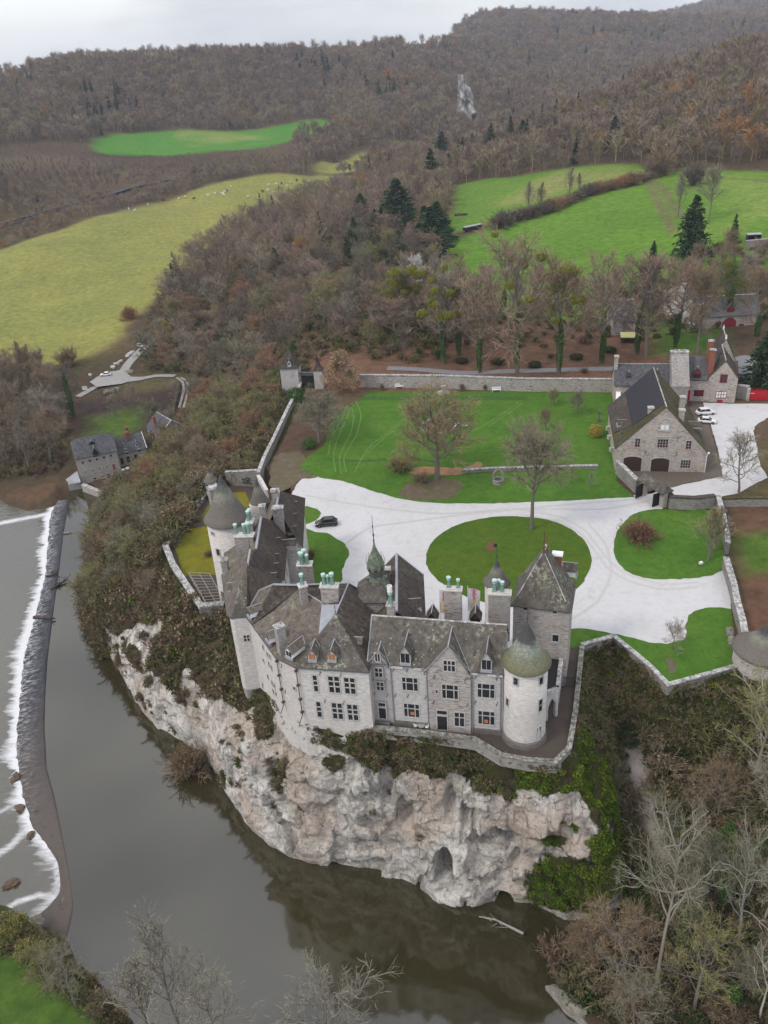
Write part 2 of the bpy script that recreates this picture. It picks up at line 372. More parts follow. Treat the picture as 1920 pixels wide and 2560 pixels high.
# terrain: real ground colour per vertex, broken up by noise
t = NT('countryside_ground', .97, .05)
v = t.attr('Land'); n = t.noise(.35, 8, .75); n2 = t.noise(.03, 6, .7)
c = t.mix(1.0, v, t.ramp(n, [(.3, (.62, .62, .62)), (.7, (1.4, 1.38, 1.3))]), 'MULTIPLY')
c = t.mix(1.0, c, t.ramp(n2, [(.3, (.82, .88, .85)), (.7, (1.2, 1.12, 1.05))]), 'MULTIPLY')
t.color(c); t.bump(n, .8, .4); M['land'] = t.m
# limestone cliff
t = NT('limestone_cliff', .95, .15)
vst = t.pos((.6, .6, .2)); n1 = t.noise(.6, 9, .7, vst, .4); n2 = t.noise(.085, 5, .6); n3 = t.noise(1.3, 9, .8); nb = t.noise(.24, 8, .75, t.pos((1, 1, 1.5)), .5)
c = t.ramp(n1, [(.28, (.38, .345, .30)), (.42, (.62, .58, .52)), (.52, (.74, .705, .645)), (.68, (.80, .77, .72))])
c = t.mix(t.ramp(n2, [(.46, 0), (.60, .5)]), c, (.48, .31, .20))
c = t.mix(t.ramp(t.noise(.15, 6, .7), [(.55, 0), (.66, .5)]), c, (.42, .42, .44))
c = t.mix(t.math('MULTIPLY', t.ramp(nb, [(.50, 0), (.58, .85)]), t.ramp(n2, [(.3, 1), (.62, .4)])), c, (.19, .17, .155))
c = t.mix(t.ramp(t.noise(1.0, 6, .8, t.pos((.35, .35, 1.5)), .5), [(.56, 0), (.66, .75)]), c, (.20, .16, .13))
c = t.mix(t.ramp(t.noise(.5, 8, .8, t.pos((1, 1, .8))), [(.50, 0), (.64, .6)]), c, (.25, .235, .225))
c = t.mix(t.ramp(t.noise(.8, 7, .8, t.pos((1, 1, .16))), [(.57, 0), (.65, .85)]), c, (.06, .06, .055))
ve = t.voro(.55, t.pos((1, 1, .6)), 'Distance', 'DISTANCE_TO_EDGE'); c = t.mix(t.math('MULTIPLY', t.ramp(ve, [(.0, .8), (.035, 0)]), t.ramp(t.noise(.4, 3), [(.45, 0), (.6, 1)])), c, (.10, .09, .08))
c = t.mix(t.ramp(n3, [(.38, .6), (.47, 0)]), c, (.13, .115, .10))
vg = t.attr('Veg', 'Fac')
vm = t.ramp(t.math('ADD', vg, t.math('MULTIPLY', t.math('SUBTRACT', t.noise(.55, 8, .75), .5), 1.3)), [(.45, 0), (.58, 1)])
vc = t.ramp(t.noise(.3, 6, .7), [(.35, (.055, .04, .025)), (.5, (.06, .055, .02)), (.65, (.05, .07, .015))])
t.color(t.mix(vm, c, vc)); t.bump(t.math('ADD', n1, t.math('MULTIPLY', n3, .9)), 1, .7); M['cliff'] = t.m
# water
def water(name, base, foam=False):
    t = NT(name, .06, .5); t.b.inputs['IOR'].default_value = 1.78
    n = t.noise(.02, 4); c = t.mix(n, tuple(x*.8 for x in base), tuple(x*1.2 for x in base))
    bn = t.noise(.8, 4, .6, t.pos((1, 1, 1)))
    if foam:
        f = t.attr('Foam', 'Fac'); s = t.noise(.9, 6, .8, t.attr('Flow', 'Vector'))
        s2 = t.noise(2.2, 5, .75, t.attr('Flow', 'Vector')); fm = t.ramp(t.math('MULTIPLY', t.ramp(f, [(0, 0), (.9, 1)]), t.math('ADD', t.math('MULTIPLY', s, 1.5), t.math('MULTIPLY', s2, .6))), [(.42, 0), (.85, .95)])
        c = t.mix(fm, c, (.60, .60, .61)); t.L(t.ramp(fm, [(0, .08), (1, .8)]), t.b.inputs['Roughness'])
        t.bump(t.math('ADD', bn, fm), .35, .25)
    else: t.bump(bn, .06, .08)
    t.color(c); return t.m
M['water'] = water('still_river_water', (.033, .028, .012))
M['water2'] = water('running_river_water', (.075, .068, .048), True)
t = NT('wet_weir_stone', .6, .25); n = t.noise(.8, 7, .7, t.pos((1, .3, 1)))
n9 = t.noise(1.0, 7, .8, t.pos((.5, 1.8, 1))); cwet = t.mix(t.math('MULTIPLY', t.ramp(n9, [(.48, 0), (.60, 1)]), t.attr('Toe', 'Fac')), t.ramp(n, [(.35, (.012, .012, .017)), (.65, (.036, .035, .042))]), (.5, .5, .5))
t.color(t.mix(t.attr('Dry', 'Fac'), cwet, t.ramp(t.noise(.5, 8, .8), [(.34, (.03, .024, .021)), (.46, (.085, .066, .055)), (.58, (.065, .053, .046)), (.70, (.15, .115, .09))]))); t.bump(n, .25, .08); M['weir'] = t.m
# ------------------------------------------------------------------ landform
# castle hill: rim (top edge) and matching foot, both in order from the gate tower round the river side to the right wall
HILL = [  # rim (crop,x,y,z)  foot (crop,x,y,z)   rockiness  profile(bulge)
 (('Z',648,838,0), ('Z',430,835,-25), 0, .0), (('Z',622,900,0), ('Z',425,885,-26), 0, .0), (('Z',595,960,-.5), ('Z',400,945,-27), 0, .1),
 (('Z',560,1030,-2), ('Z',330,1005,-28), 0, .15), (('Z',495,1034,-3), ('Z',285,1065,-30), 0, .15), (('Z',448,1062,-3), ('Z',225,1090,-30), 0, .15),
 (('Z',402,1120,-3), ('Z',205,1150,-30), 0, .18), (('Z',360,1180,-3), ('Z',197,1225,-30), 0, .2), (('Z',380,1235,-3), ('Z',192,1300,-30), .05, .25),
 (('Z',402,1275,-3), ('Z',200,1370,-30), .25, .3), (('Z',434,1310,-3), ('Z',243,1428,-30), .7, .33), (('Z',470,1312,-3), ('Z',290,1510,-30), .8, .33),
 (('Z',500,1345,-4), ('Z',345,1575,-30), .8, .32), (('Z',520,1440,-5), ('Z',430,1622,-30), .85, .3), (('Z',540,1480,-4), ('Z',480,1685,-30), .95, .25),
 (('Z',575,1500,-2), ('Z',512,1750,-30), 1, .2), (('Z',612,1530,-1), ('Z',542,1793,-30), 1, .16), (('Z',655,1560,0), ('Z',600,1828,-30), 1, .12),
 (('Z',700,1580,-.5), ('Z',680,1860,-30), 1, .1), (('Z',745,1590,-1.5), ('Z',755,1878,-30), 1, .08), (('Z',800,1583,-.3), ('Z',830,1890,-30), 1, .08),
 (('Z',860,1590,-.3), ('Z',895,1905,-30), 1, .1), (('Z',940,1600,-.3), ('Z',950,1938,-30), 1, .1), (('Z',1030,1600,-.3), ('Z',1020,1953,-30), 1, .12),
 (('Z',1075,1630,-.3), ('Z',1080,1945,-30), 1, .16), (('Z',1140,1655,-.3), ('Z',1150,1950,-30), 1, .2), (('Z',1200,1656,-.3), ('Z',1225,1985,-30), .9, .3),
 (('Z',1228,1640,-.3), ('Z',1320,1985,-29), .7, .3), (('Z',1240,1590,-.3), ('Z',1345,1880,-25), .35, .2), (('Z',1252,1500,-.3), ('Z',1345,1720,-18), .1, .1),
 (('Z',1258,1400,-.3), ('Z',1335,1600,-12), 0, .1), (('Z',1320,1383,-.3), ('Z',1390,1590,-11), 0, .1), (('Z',1385,1430,-.3), ('Z',1430,1610,-11), 0, .1),
 (('Z',1447,1488,-.3), ('Z',1470,1620,-11), 0, .1), (('Z',1520,1468,-.3), ('Z',1540,1610,-10), 0, .1), (('Z',1605,1450,-.3), ('Z',1640,1600,-9), 0, .1),
 (('Z',1700,1560,-.3), ('Z',1800,1640,-9), 0, .1)]
RIM = [P(*a[0]) for a in HILL]; FOOT = [P(*a[1]) for a in HILL]
FARR = [(140, 60, 0), (190, 260, 0), P('Z', 640, 790, 0)]
PLAT = RIM+FARR
BETW = RIM+FOOT[::-1]
ctrl = []
def cp(*pts):
    for p in pts: ctrl.append(P('Z', *p))
def cw(r, px_, z): # by distance along a column of the photo (far things)
    d = ray('Z', px_, 400); th = math.atan2(d[0], d[1]); ctrl.append((r*math.sin(th), r*math.cos(th), z))
for f in FOOT: ctrl.append(f)
for r_ in RIM[:6]: ctrl.append((r_[0]+2, r_[1], 0))
for q in [(30, 110), (20, 140), (60, 160), (0, 200), (40, 230), (80, 210), (110, 120), (90, 260), (30, 260), (140, 200), (10, 100), (-5, 130), (70, 100)]: ctrl.append((q[0], q[1], 0.))
cp((1000,790,0), (850,790,0), (1300,790,0), (1600,800,0), (700,760,-1), (640,760,-5), (560,780,-14), (480,800,-22), (430,800,-25))
cp((0,540,-26),(-400,560,-26),(0,770,-27),(150,780,-27),(300,700,-26),(330,640,-26),(450,500,-25),(600,440,-25),(680,385,-25),(400,450,-25),(200,600,-26),(0,650,-26),(240,810,-26),(200,850,-27),(330,850,-26.5),(300,920,-27.5),(200,930,-27.5),(100,900,-28),(0,900,-28),(0,1000,-29),(100,1000,-28.5),(-300,900,-28),(150,1030,-29),(260,1030,-28.5))
cp((400,720,-25),(470,640,-22),(520,560,-20),(600,520,-18),(660,470,-18),(740,420,-20),(560,680,-14),(640,620,-8),(700,560,-4),(760,500,-4),(820,440,-6),(700,700,-1),(800,650,0),(900,560,0),(930,480,0),(900,400,-5),(850,370,-16),(950,350,-6))
cp((700,360,-25),(850,330,-25),(920,312,-25),(800,360,-25),(1000,330,-6),(1050,380,0),(1000,400,1))
cp((1000,600,0),(1200,650,0),(1400,600,0),(950,530,0),(1200,480,4),(1400,420,9),(1200,380,9),(1390,358,11),(1060,390,3),(1600,400,12),(1659,600,4),(1600,500,8),(1800,450,12),(1659,372,13),(1500,700,1),(1650,700,2))
for x_, a in ((-500, 0), (0, 0), (250, 0), (450, 0)):
    cw(540+x_*.25, x_, -20); cw(590+x_*.25, x_, -14)
cw(760, 0, -4); cw(760, -400, -2); cw(740, 150, -8); cw(780, 300, -12); cw(780, 450, -14); cw(820, 600, -16); cw(950, 350, -12); cw(1000, 500, -11); cw(1050, 700, -10); cw(900, 700, -18); cw(1000, 850, -12)
cw(900, 0, 4); cw(900, -400, 4); cw(1100, 0, 25); cw(1300, -400, 58); cw(1300, 0, 57); cw(1130, 100, 28); cw(1330, 130, 64); cw(1200, 300, 22); cw(1400, 300, 70); cw(1200, 500, 8); cw(1430, 500, 70); cw(1300, 700, 15); cw(1500, 700, 58); cw(1150, 700, -6); cw(1100, 850, -4); cw(1350, 850, 20); cw(1650, 850, 52); cw(1250, 950, 2)
for x_ in (-400, 0, 300, 500, 700): cw(1750, x_, 58); cw(2300, x_, 40); cw(3500, x_, 20); cw(6500, x_, 10)
cw(1800, 950, 66); cw(2500, 950, 45); cw(2500, 850, 25); cw(3000, 700, 10); cw(2500, 985, 78); cw(2500, 1010, 100); cw(2600, 750, 20); cw(1900, 750, 50); cw(2200, 850, 40); cw(1500, 1000, 25); cw(1150, 1000, -14); cw(1250, 1080, -12); cw(1700, 1050, 20); cw(2000, 1050, 60); cw(2500, 1090, 112); cw(2300, 940, 50); cw(3500, 900, 20); cw(3200, 1090, 90)
cw(1300, 1200, -16); cw(1700, 1200, -2); cw(2100, 1200, 45); cw(2550, 1200, 100); cw(2600, 1330, 88); cw(2650, 1450, 72); cw(2100, 1400, 25); cw(3200, 1300, 60); cw(3300, 1500, 70); cw(4300, 1500, 125); cw(4500, 1659, 165); cw(4500, 1400, 85); cw(4500, 1250, 70); cw(2700, 1659, 70); cw(2200, 2000, 60); cw(3400, 1800, 110); cw(4500, 2100, 210); cw(6500, 1600, 150); cw(6500, 1000, 40)
# right hill (spur)
cw(540, 1100, 3); cw(560, 1300, 12); cw(600, 1500, 22); cw(620, 1659, 28); cw(690, 1080, -4); cw(720, 1130, 0); cw(770, 1200, 11); cw(820, 1300, 24); cw(860, 1400, 34); cw(900, 1500, 44); cw(930, 1600, 51); cw(950, 1659, 55); cw(660, 1200, 8); cw(700, 1350, 20); cw(740, 1500, 31)
cw(950, 1150, -14); cw(980, 1250, -8); cw(1100, 1350, -6); cw(1150, 1450, 8); cw(1250, 1550, 20); cw(1350, 1659, 28); cw(1000, 2000, 80); cw(600, 2000, 30); cw(1500, 1900, 50); cw(1500, 1450, -8); cw(1700, 1659, 20)
# lower left bank and lower right slope, river bed
cp((0,2010,-28.5),(60,2060,-27.5),(0,2150,-27),(150,2180,-27),(250,2230,-28.5),(-300,2100,-26),(100,2350,-27),(-200,2400,-27))
cp((1350,2150,-29.4),(1320,2060,-29.3),(1450,2100,-27),(1400,1900,-24),(1450,1750,-18),(1500,1950,-21),(1659,1700,-11),(1659,1900,-15),(1659,2100,-20),(1659,2212,-24),(1500,2212,-27.5),(1700,2400,-27),(1450,2350,-29),(1850,1900,-12),(2000,2200,-18),(1900,1650,-7))
ctrl += [(120, 60, -5), (60, 30, -26), (100, 20, -20), (150, 90, 0), (-100, 40, -26), (-60, 30, -27), (0, 25, -27)]
# right of the end wall
ctrl += [P('Z', 1640, 1200, -1), P('Z', 1640, 1350, -2), P('Z', 1800, 1400, -3), P('Z', 1640, 1100, 0)]
C3 = np.array(ctrl)
def uv_(x, y):
    r = np.hypot(x, y)+1e-6; return np.stack([np.arctan2(x, y)*1.6, np.log(r)], -1)
CU = uv_(C3[:, 0], C3[:, 1])
def _tp(a, b):
    d = np.sqrt(((a[:, None]-b[None])**2).sum(-1))+1e-9; return d*d*np.log(d)
nC = len(C3); KM = np.zeros((nC+3, nC+3)); KM[:nC, :nC] = _tp(CU, CU)+np.eye(nC)*2e-4
KM[:nC, nC:] = np.c_[np.ones(nC), CU]; KM[nC:, :nC] = KM[:nC, nC:].T
RW = np.linalg.solve(KM, np.r_[C3[:, 2], 0, 0, 0])
def hr(x, y):
    x = np.asarray(x, float).ravel(); y = np.asarray(y, float).ravel(); out = np.empty(len(x))
    for i in range(0, len(x), 20000):
        q = uv_(x[i:i+20000], y[i:i+20000]); out[i:i+20000] = _tp(q, CU)@RW[:nC]+RW[nC]+q@RW[nC+1:]
    return out
RIVER = [P('Z', *q, -30) for q in [(-500,1040),(0,1050),(15,1075),(60,1090),(110,1082),(125,1055),(170,1046),(205,1050),(240,1076),(290,1100)]]+[ (f[0]+2.5, f[1]+3, -30) for f in FOOT[6:27]]+[P('Z', *q, -30) for q in [(1240,2010),(1180,2060),(1200,2130),(1240,2180),(1290,2240),(1330,2400)]]+[(12, 30, -30), (-20, 38, -30)]+[P('Z', *q, -30) for q in [(330,2300),(290,2212),(240,2150),(165,2085),(150,2040),(60,2010),(0,1965),(-60,1950),(-500,1900)]]
GARDEN = [P('Z', 560, 1030, -3), P('Z', 495, 1034, -3), P('Z', 448, 1062, -3), P('Z', 402, 1120, -3), P('Z', 360, 1180, -3), P('Z', 402, 1275, -3), P('Z', 434, 1310, -3), P('Z', 530, 1300, -3), (-20, 105, -3), (-20, 125, -3), (-12, 150, -3)]
def ground(x, y):
    x = np.asarray(x, float); y = np.asarray(y, float); sh = x.shape; x = x.ravel(); y = y.ravel()
    h = hr(x, y); r = np.hypot(x, y)
    h = h+np.clip((r-300)/600, 0, 1)*fbm(x, y, 0, .006, 4)*4 + np.clip((r-200)/500, 0, 1)*fbm(x, y, 0, .03, 2)*.7
    ri = inpoly(x, y, RIVER); dr = dpath(x, y, RIVER, True)
    near = r < 900
    h = np.where(ri & near, np.minimum(-30.3-np.clip(dr, 0, 4)*.7, h), np.where(near & (dr < 40), np.maximum(h, -29.7), h))
    pl = inpoly(x, y, PLAT); dp = dpath(x, y, FARR+[RIM[0]], False)
    h = np.where(pl, h*(1-np.clip(dp/25, 0, 1)), h)
    h = np.where(inpoly(x, y, GARDEN), -3.0, h)
    return h.reshape(sh)
def hsurf(x, y):   # what one would stand on: ground, or the hill's flank
    h = ground(x, y); b = inpoly(x, y, BETW)
    if b.any():
        dt = dpath(x, y, RIM); df = dpath(x, y, FOOT); vt = np.linspace(0, 1, 120); f = dt/(dt+df+1e-6)
        h = np.where(b, np.where(np.asarray(x) < -15, -2-28*np.interp(f, vt+.2*np.sin(np.pi*vt), vt), -28*f), h)
    return h
def T(c, X, Y, zoff=0.0):
    """where the sight line through a photo point meets the land"""
    d = ray(c, X, Y); t = np.exp(np.linspace(math.log(40), math.log(6000), 700))/np.hypot(d[0], d[1])
    x = d[0]*t; y = d[1]*t; z = CAMH+d[2]*t; k = np.argmax(z < hsurf(x, y)+zoff)
    if k == 0: k = len(t)-1
    x2 = np.linspace(x[k-1], x[k], 12); y2 = np.linspace(y[k-1], y[k], 12); z2 = np.linspace(z[k-1], z[k], 12)
    j = int(np.argmax(z2 < hsurf(x2, y2)+zoff)); return (float(x2[j]), float(y2[j]), float(hsurf(x2[j:j+1], y2[j:j+1])[0]))
# ---- terrain sheet
NA, NRr = 560, 640
th = np.radians(np.linspace(-46, 44, NA)); rr = np.exp(np.linspace(math.log(26), math.log(7000), NRr))
TH, RR = np.meshgrid(th, rr, indexing='ij'); X = RR*np.sin(TH); Y = RR*np.cos(TH)
Zt = ground(X, Y)
bt = inpoly(X, Y, BETW); dd = np.minimum(dpath(X, Y, FOOT), 9e9)
Zt = np.where(bt & (dd > 1.2), -34.0, Zt)
Zt = np.where(inpoly(X, Y, PLAT) & ((dpath(X, Y, RIM) < 1.0) | (dpath(X, Y, RIM[15:26]) < 5.6)) & ~inpoly(X, Y, GARDEN), -34.0, Zt)
def lay(base, poly_, col, soft=4.0, nz=3.0, ns=.05, amt=1.0):
    global LC
    x0, x1 = min(p[0] for p in poly_)-30, max(p[0] for p in poly_)+30; y0, y1 = min(p[1] for p in poly_)-30, max(p[1] for p in poly_)+30
    m = (X > x0) & (X < x1) & (Y > y0) & (Y < y1); xs, ys = X[m], Y[m]
    d = dpath(xs, ys, poly_, True)*np.where(inpoly(xs, ys, poly_), 1, -1)+fbm(xs, ys, 0, ns, 3)*nz
    w = np.clip(d/soft+.5, 0, 1)[:, None]*amt; LC[m] = LC[m]*(1-w)+np.array(col)*w
LC = np.zeros(X.shape+(3,)); LC[:] = (.072, .052, .036)
nn = fbm(X, Y, 0, .012, 4)[..., None]; LC = LC*(1+.35*nn)+np.clip(fbm(X, Y, 3, .03, 3), 0, 1)[..., None]*np.array((.01, .018, .0))
YG = (.185, .19, .058)
def TP(pts, c='Z'): return [T(c, *p) for p in pts]
FIELD1 = TP([(-300,600),(0,540),(120,502),(240,462),(330,437),(420,412),(520,387),(600,375),(690,379),(800,378),(780,400),(660,425),(560,470),(470,520),(420,560),(370,600),(340,650),(290,690),(250,730),(200,765),(150,785),(60,785),(0,770),(-300,780)])
FIELD2 = TP([(680,358),(760,337),(850,318),(925,308),(940,322),(860,345),(780,368),(690,377)])
FIELD3 = TP([(205,305),(240,290),(330,285),(450,283),(560,280),(640,262),(690,257),(740,268),(700,290),(640,300),(560,320),(440,330),(330,335),(240,335),(205,325)])
FIELD4 = TP([(985,400),(1060,385),(1200,368),(1380,355),(1395,370),(1380,385),(1300,405),(1180,440),(1080,475),(1040,490),(955,512),(975,450)])
FIELD5 = TP([(945,522),(1040,497),(1180,455),(1300,415),(1400,385),(1480,365),(1659,372),(1850,380),(1850,560),(1659,600),(1560,560),(1500,640),(1400,690),(1250,700),(1100,690),(980,620),(945,580)])
lay(0, FIELD1, (.15, .11, .06), 12, 5); lay(0, FIELD1, YG, 7, 4); lay(0, FIELD2, YG, 9, 5)
lay(0, FIELD3, (.06, .17, .025), 12, 6); lay(0, TP([(400,288),(520,288),(560,300),(440,315)]), (.15, .2, .05), 30, 20)
lay(0, FIELD4, (.09, .165, .028), 6, 3); lay(0, TP([(1150,395),(1340,370),(1370,380),(1180,430),(1100,440)]), (.19, .19, .07), 25, 15, .02, .85)
lay(0, FIELD5, (.085, .165, .024), 6, 3); lay(0, TP([(1500,380),(1850,380),(1850,470),(1600,480)]), (.14, .20, .045), 40, 20)
for ln in ([(1400,392),(1412,420),(1440,470),(1452,500)], [(1415,392),(1440,420),(1470,470)], [(1480,372),(1560,384),(1659,392)]):
    q = TP(ln); dl = dpath(X, Y, q); w = (np.clip(1.6-dl/2.0, 0, 1)*.8)[..., None]; LC = LC*(1-w)+np.array((.12, .11, .055))*w
lay(0, TP([(760,104),(880,86),(970,80),(985,92),(960,102),(880,110),(800,112)]), (.13, .17, .05), 30, 10)
lay(0, TP([(0,160),(70,158),(150,150),(160,156),(70,164),(0,170)]), (.16, .17, .07), 30, 10)
lay(0, TP([(0,1950),(60,2030),(130,2090),(200,2160),(300,2300),(-100,2500),(-400,2100)]), (.055, .10, .02), 3, 1.5)
lay(0, TP([(150,880),(330,850),(385,840),(385,900),(330,920),(270,950),(150,930)]), (.045, .032, .03), 8, 4)
lay(0, TP([(195,905),(300,885),(310,915),(260,945),(200,935)]), (.07, .11, .025), 10, 6)
lay(0, TP([(20,1060),(130,1040),(130,1075),(60,1088),(20,1080)]), (.10, .062, .042), 3, 1)
lay(0, [P('Z',560,1030),P('Z',600,960),P('Z',650,845),P('Z',740,850),P('Z',700,930),P('Z',690,1030),P('Z',600,1080)], (.085, .055, .042), 3, 1)
lay(0, [P('Z',1580,1090),P('Z',1900,1080),P('Z',1900,1420),P('Z',1610,1430)], (.105, .06, .042), 3, 1)
lay(0, [P('Z',1590,1160),P('Z',1900,1150),P('Z',1900,1230),P('Z',1600,1250)], (.06, .11, .02), 5, 4)
lay(0, TP([(1355,1632),(1380,1632),(1405,1710),(1450,1800),(1470,1880),(1430,1880),(1400,1800),(1370,1700)]), (.27, .25, .255), 1.6, 1.5)
lay(0, [P('Z',640,700),P('Z',960,690),P('Z',1330,700),P('Z',1500,740),P('Z',1500,835),P('Z',660,845)], (.125, .072, .050), 12, 5)
lay(0, [P('Z',1440,640),P('Z',1560,640),P('Z',1560,760),P('Z',1400,770)], (.06, .12, .02), 8, 4)
ii = np.arange(NA*NRr).reshape(NA, NRr); Fq = np.stack([ii[:-1, :-1], ii[1:, :-1], ii[1:, 1:], ii[:-1, 1:]], -1).reshape(-1, 4)[:, ::-1]
TER = np_mesh('ground', np.stack([X, Y, Zt], -1).reshape(-1, 3), Fq, M['land'], True, attrs={'Land': ('FLOAT_COLOR', np.concatenate([np.clip(LC, .005, 1), np.ones(X.shape+(1,))], -1))})
tag(TER, kind='structure')
# ---- castle hill flank and cliff, swept from rim to foot
def resamp(pts, n, vals=None):
    A = np.array(pts, float); k = np.linspace(0, len(A)-1, n); i = np.minimum(k.astype(int), len(A)-2); f = (k-i)[:, None]
    p0 = A[np.maximum(i-1, 0)]; p1 = A[i]; p2 = A[i+1]; p3 = A[np.minimum(i+2, len(A)-1)]
    lin = p1*(1-f)+p2*f
    cat = .5*(2*p1+(p2-p0)*f+(2*p0-5*p1+4*p2-p3)*f**2+(3*p1-p0-3*p2+p3)*f**3)
    return cat*.6+lin*.4
NSg, NVg = 1200, 190
rim = resamp(RIM, NSg); foot = resamp(FOOT, NSg); pr = resamp([(a[2], a[3]) for a in HILL], NSg)
# keep rim exactly on the straight wall lines
k = np.linspace(0, len(RIM)-1, NSg); i0 = np.minimum(k.astype(int), len(RIM)-2); fr = (k-i0)[:, None]
rim = np.array(RIM)[i0]*(1-fr)+np.array(RIM)[i0+1]*fr
v = np.linspace(0, 1, NVg)[None, :]
rock = np.clip(pr[:, 0:1], 0, 1); bul = pr[:, 1:2]
down = v**1.0
out = v+bul*np.sin(np.pi*v)*1.0
HX = rim[:, 0:1]+(foot[:, 0:1]-rim[:, 0:1])*out; HY = rim[:, 1:2]+(foot[:, 1:2]-rim[:, 1:2])*out
HZ = rim[:, 2:3]+(foot[:, 2:3]-1.2-rim[:, 2:3])*down
tx = np.gradient(rim[:, 0]*.5+foot[:, 0]*.5); ty = np.gradient(rim[:, 1]*.5+foot[:, 1]*.5)
kk = np.ones(41)/41; tx = np.convolve(np.pad(tx, 20, 'edge'), kk, 'valid'); ty = np.convolve(np.pad(ty, 20, 'edge'), kk, 'valid'); L_ = np.hypot(tx, ty)
ox, oy = (-ty/L_)[:, None]*-1, (tx/L_)[:, None]*-1
mid = NSg*22//len(HILL)
if ox[mid, 0]*(foot[mid, 0]-50)+oy[mid, 0]*(foot[mid, 1]-500) < 0: ox, oy = -ox, -oy
env = np.sin(np.pi*np.clip(v, 0, 1))**.45*(1-.0*v); envf = np.clip(v*5, 0, 1)
big = fbm(HX, HY, HZ*.6, .09, 3)*2.2; medn = 1-np.abs(fbm(HX+50, HY, HZ*1.3, .2, 4, .55)); sm = fbm(HX, HY, HZ, .8, 3)*.35
led = np.sin(HZ*1.15+fbm(HX, HY, 0, .08, 2)*4)*.45
crk = -np.clip(1-np.abs(fbm(HX*1.0, HY*1.0, HZ*.25, .13, 3))*9, 0, 1)*1.5
vert = fbm(HX, HY, HZ*.18, .42, 4, .6); disp = rock*env*(big*.55+(medn-.7)*.2+sm*.55+led*.6+crk*.3)
def facets(n, off, tilt, seed, zs=.55):
    R = np.random.RandomState(seed); a = R.randint(0, NSg, n); b = R.randint(0, NVg, n); c = np.stack([HX[a, b], HY[a, b], HZ[a, b]*zs], 1); g = R.randn(n, 3)*tilt; o = R.randn(n)*off
    P4 = np.stack([HX+.45*vnoise(HX, HY, HZ, .6), HY+.45*vnoise(HX+9, HY, HZ, .6), (HZ+.5*vnoise(HX, HY+9, HZ, .3))*zs], -1).reshape(-1, 3); out = np.empty(len(P4))
    for i in range(0, len(P4), 20000):
        q = P4[i:i+20000]; d = (q**2).sum(1)[:, None]-2*q@c.T+(c**2).sum(1)[None]; k = d.argmin(1); out[i:i+20000] = o[k]+((q-c[k])*g[k]).sum(1)
    return out.reshape(HX.shape)
disp = disp+rock*env*(np.clip(facets(130, .7, .12, 5, .8), -1.8, 1.8)+np.clip(facets(1300, .2, .22, 6, .9), -.5, .5))+(1-rock)*env*fbm(HX, HY, HZ, .15, 4)*1.0
def near_img(c, x0, y0, rx, ry):
    """falloff round a place on the cliff face seen at a photo point"""
    dx = HX-CAM[0]; dy = HY-CAM[1]; dz = HZ-CAM[2]; zc = dx*fw[0]+dy*fw[1]+dz*fw[2]
    U = 960+FPX*(dx*cr[0]+dy*cr[1]+dz*cr[2])/zc; V_ = 1280-FPX*(dx*cu[0]+dy*cu[1]+dz*cu[2])/zc
    a, b = px(c, x0, y0); s = CR[c][2]; return np.clip(1.4-np.sqrt(((U-a)*s/rx)**2+((V_-b)*s/ry)**2), 0, 1)
for (x0, y0, rx, ry, dep) in [(1088,722,26,52,4.5),(1150,770,75,20,3.8),(1255,645,66,36,4.8),(1330,700,30,20,2),(965,550,24,40,2.5),(905,440,18,70,2.2),(1280,815,26,14,2.5),(1165,560,20,40,1.8),(740,540,60,50,.8),(560,330,20,90,1.6),(520,420,16,80,1.2),(1105,525,14,40,1.6)]:
    c_ = np.clip(near_img('J', x0, y0, rx, ry)/.6, 0, 1); disp = disp-dep*c_
for (x0, y0, rx, ry, dep) in [(1125,725,26,30,1.2),(1150,810,80,18,.9),(820,690,90,16,.6),(1420,560,60,60,.8),(1060,420,40,50,.7)]:
    disp = disp+dep*np.clip(near_img('J', x0, y0, rx, ry)/.8, 0, 1)
HX = HX+ox*disp; HY = HY+oy*disp
veg = (1-rock)*1.1+.05
veg = np.where(v < .10, np.maximum(veg, .62*np.clip(pr[:, 0:1]*0+1, 0, 1)), veg)
gx = np.broadcast_to(np.linspace(0, len(HILL)-1, NSg)[:, None], veg.shape)
topveg = np.interp(gx[:, 0], [9, 10, 12, 14, 15, 17, 19, 20, 21, 23, 25, 26, 27, 28, 36], [1, .48, .42, .30, .12, .02, .05, .16, .24, .22, .16, .18, .26, .6, 1])[:, None]
veg = np.where(v < topveg*(1+.5*fbm(HX, HY, HZ, .12, 3)), np.maximum(veg, .8), veg)
for (x0, y0, rx, ry, a) in [(1480,772,135,88,1.1),(1592,720,45,120,1.1),(1585,500,42,90,1.1),(1440,635,50,22,.8),(1470,440,60,30,.9),(740,390,45,40,.7),(560,420,35,60,.6),(420,330,45,120,.38),(420,420,40,60,.36),(520,260,40,70,.8)]:
    veg = np.maximum(veg, a*np.clip(near_img('J', x0, y0, rx, ry)*1.2, 0, 1))
ii = np.arange(NSg*NVg).reshape(NSg, NVg); Fh = np.stack([ii[:-1, :-1], ii[1:, :-1], ii[1:, 1:], ii[:-1, 1:]], -1).reshape(-1, 4)
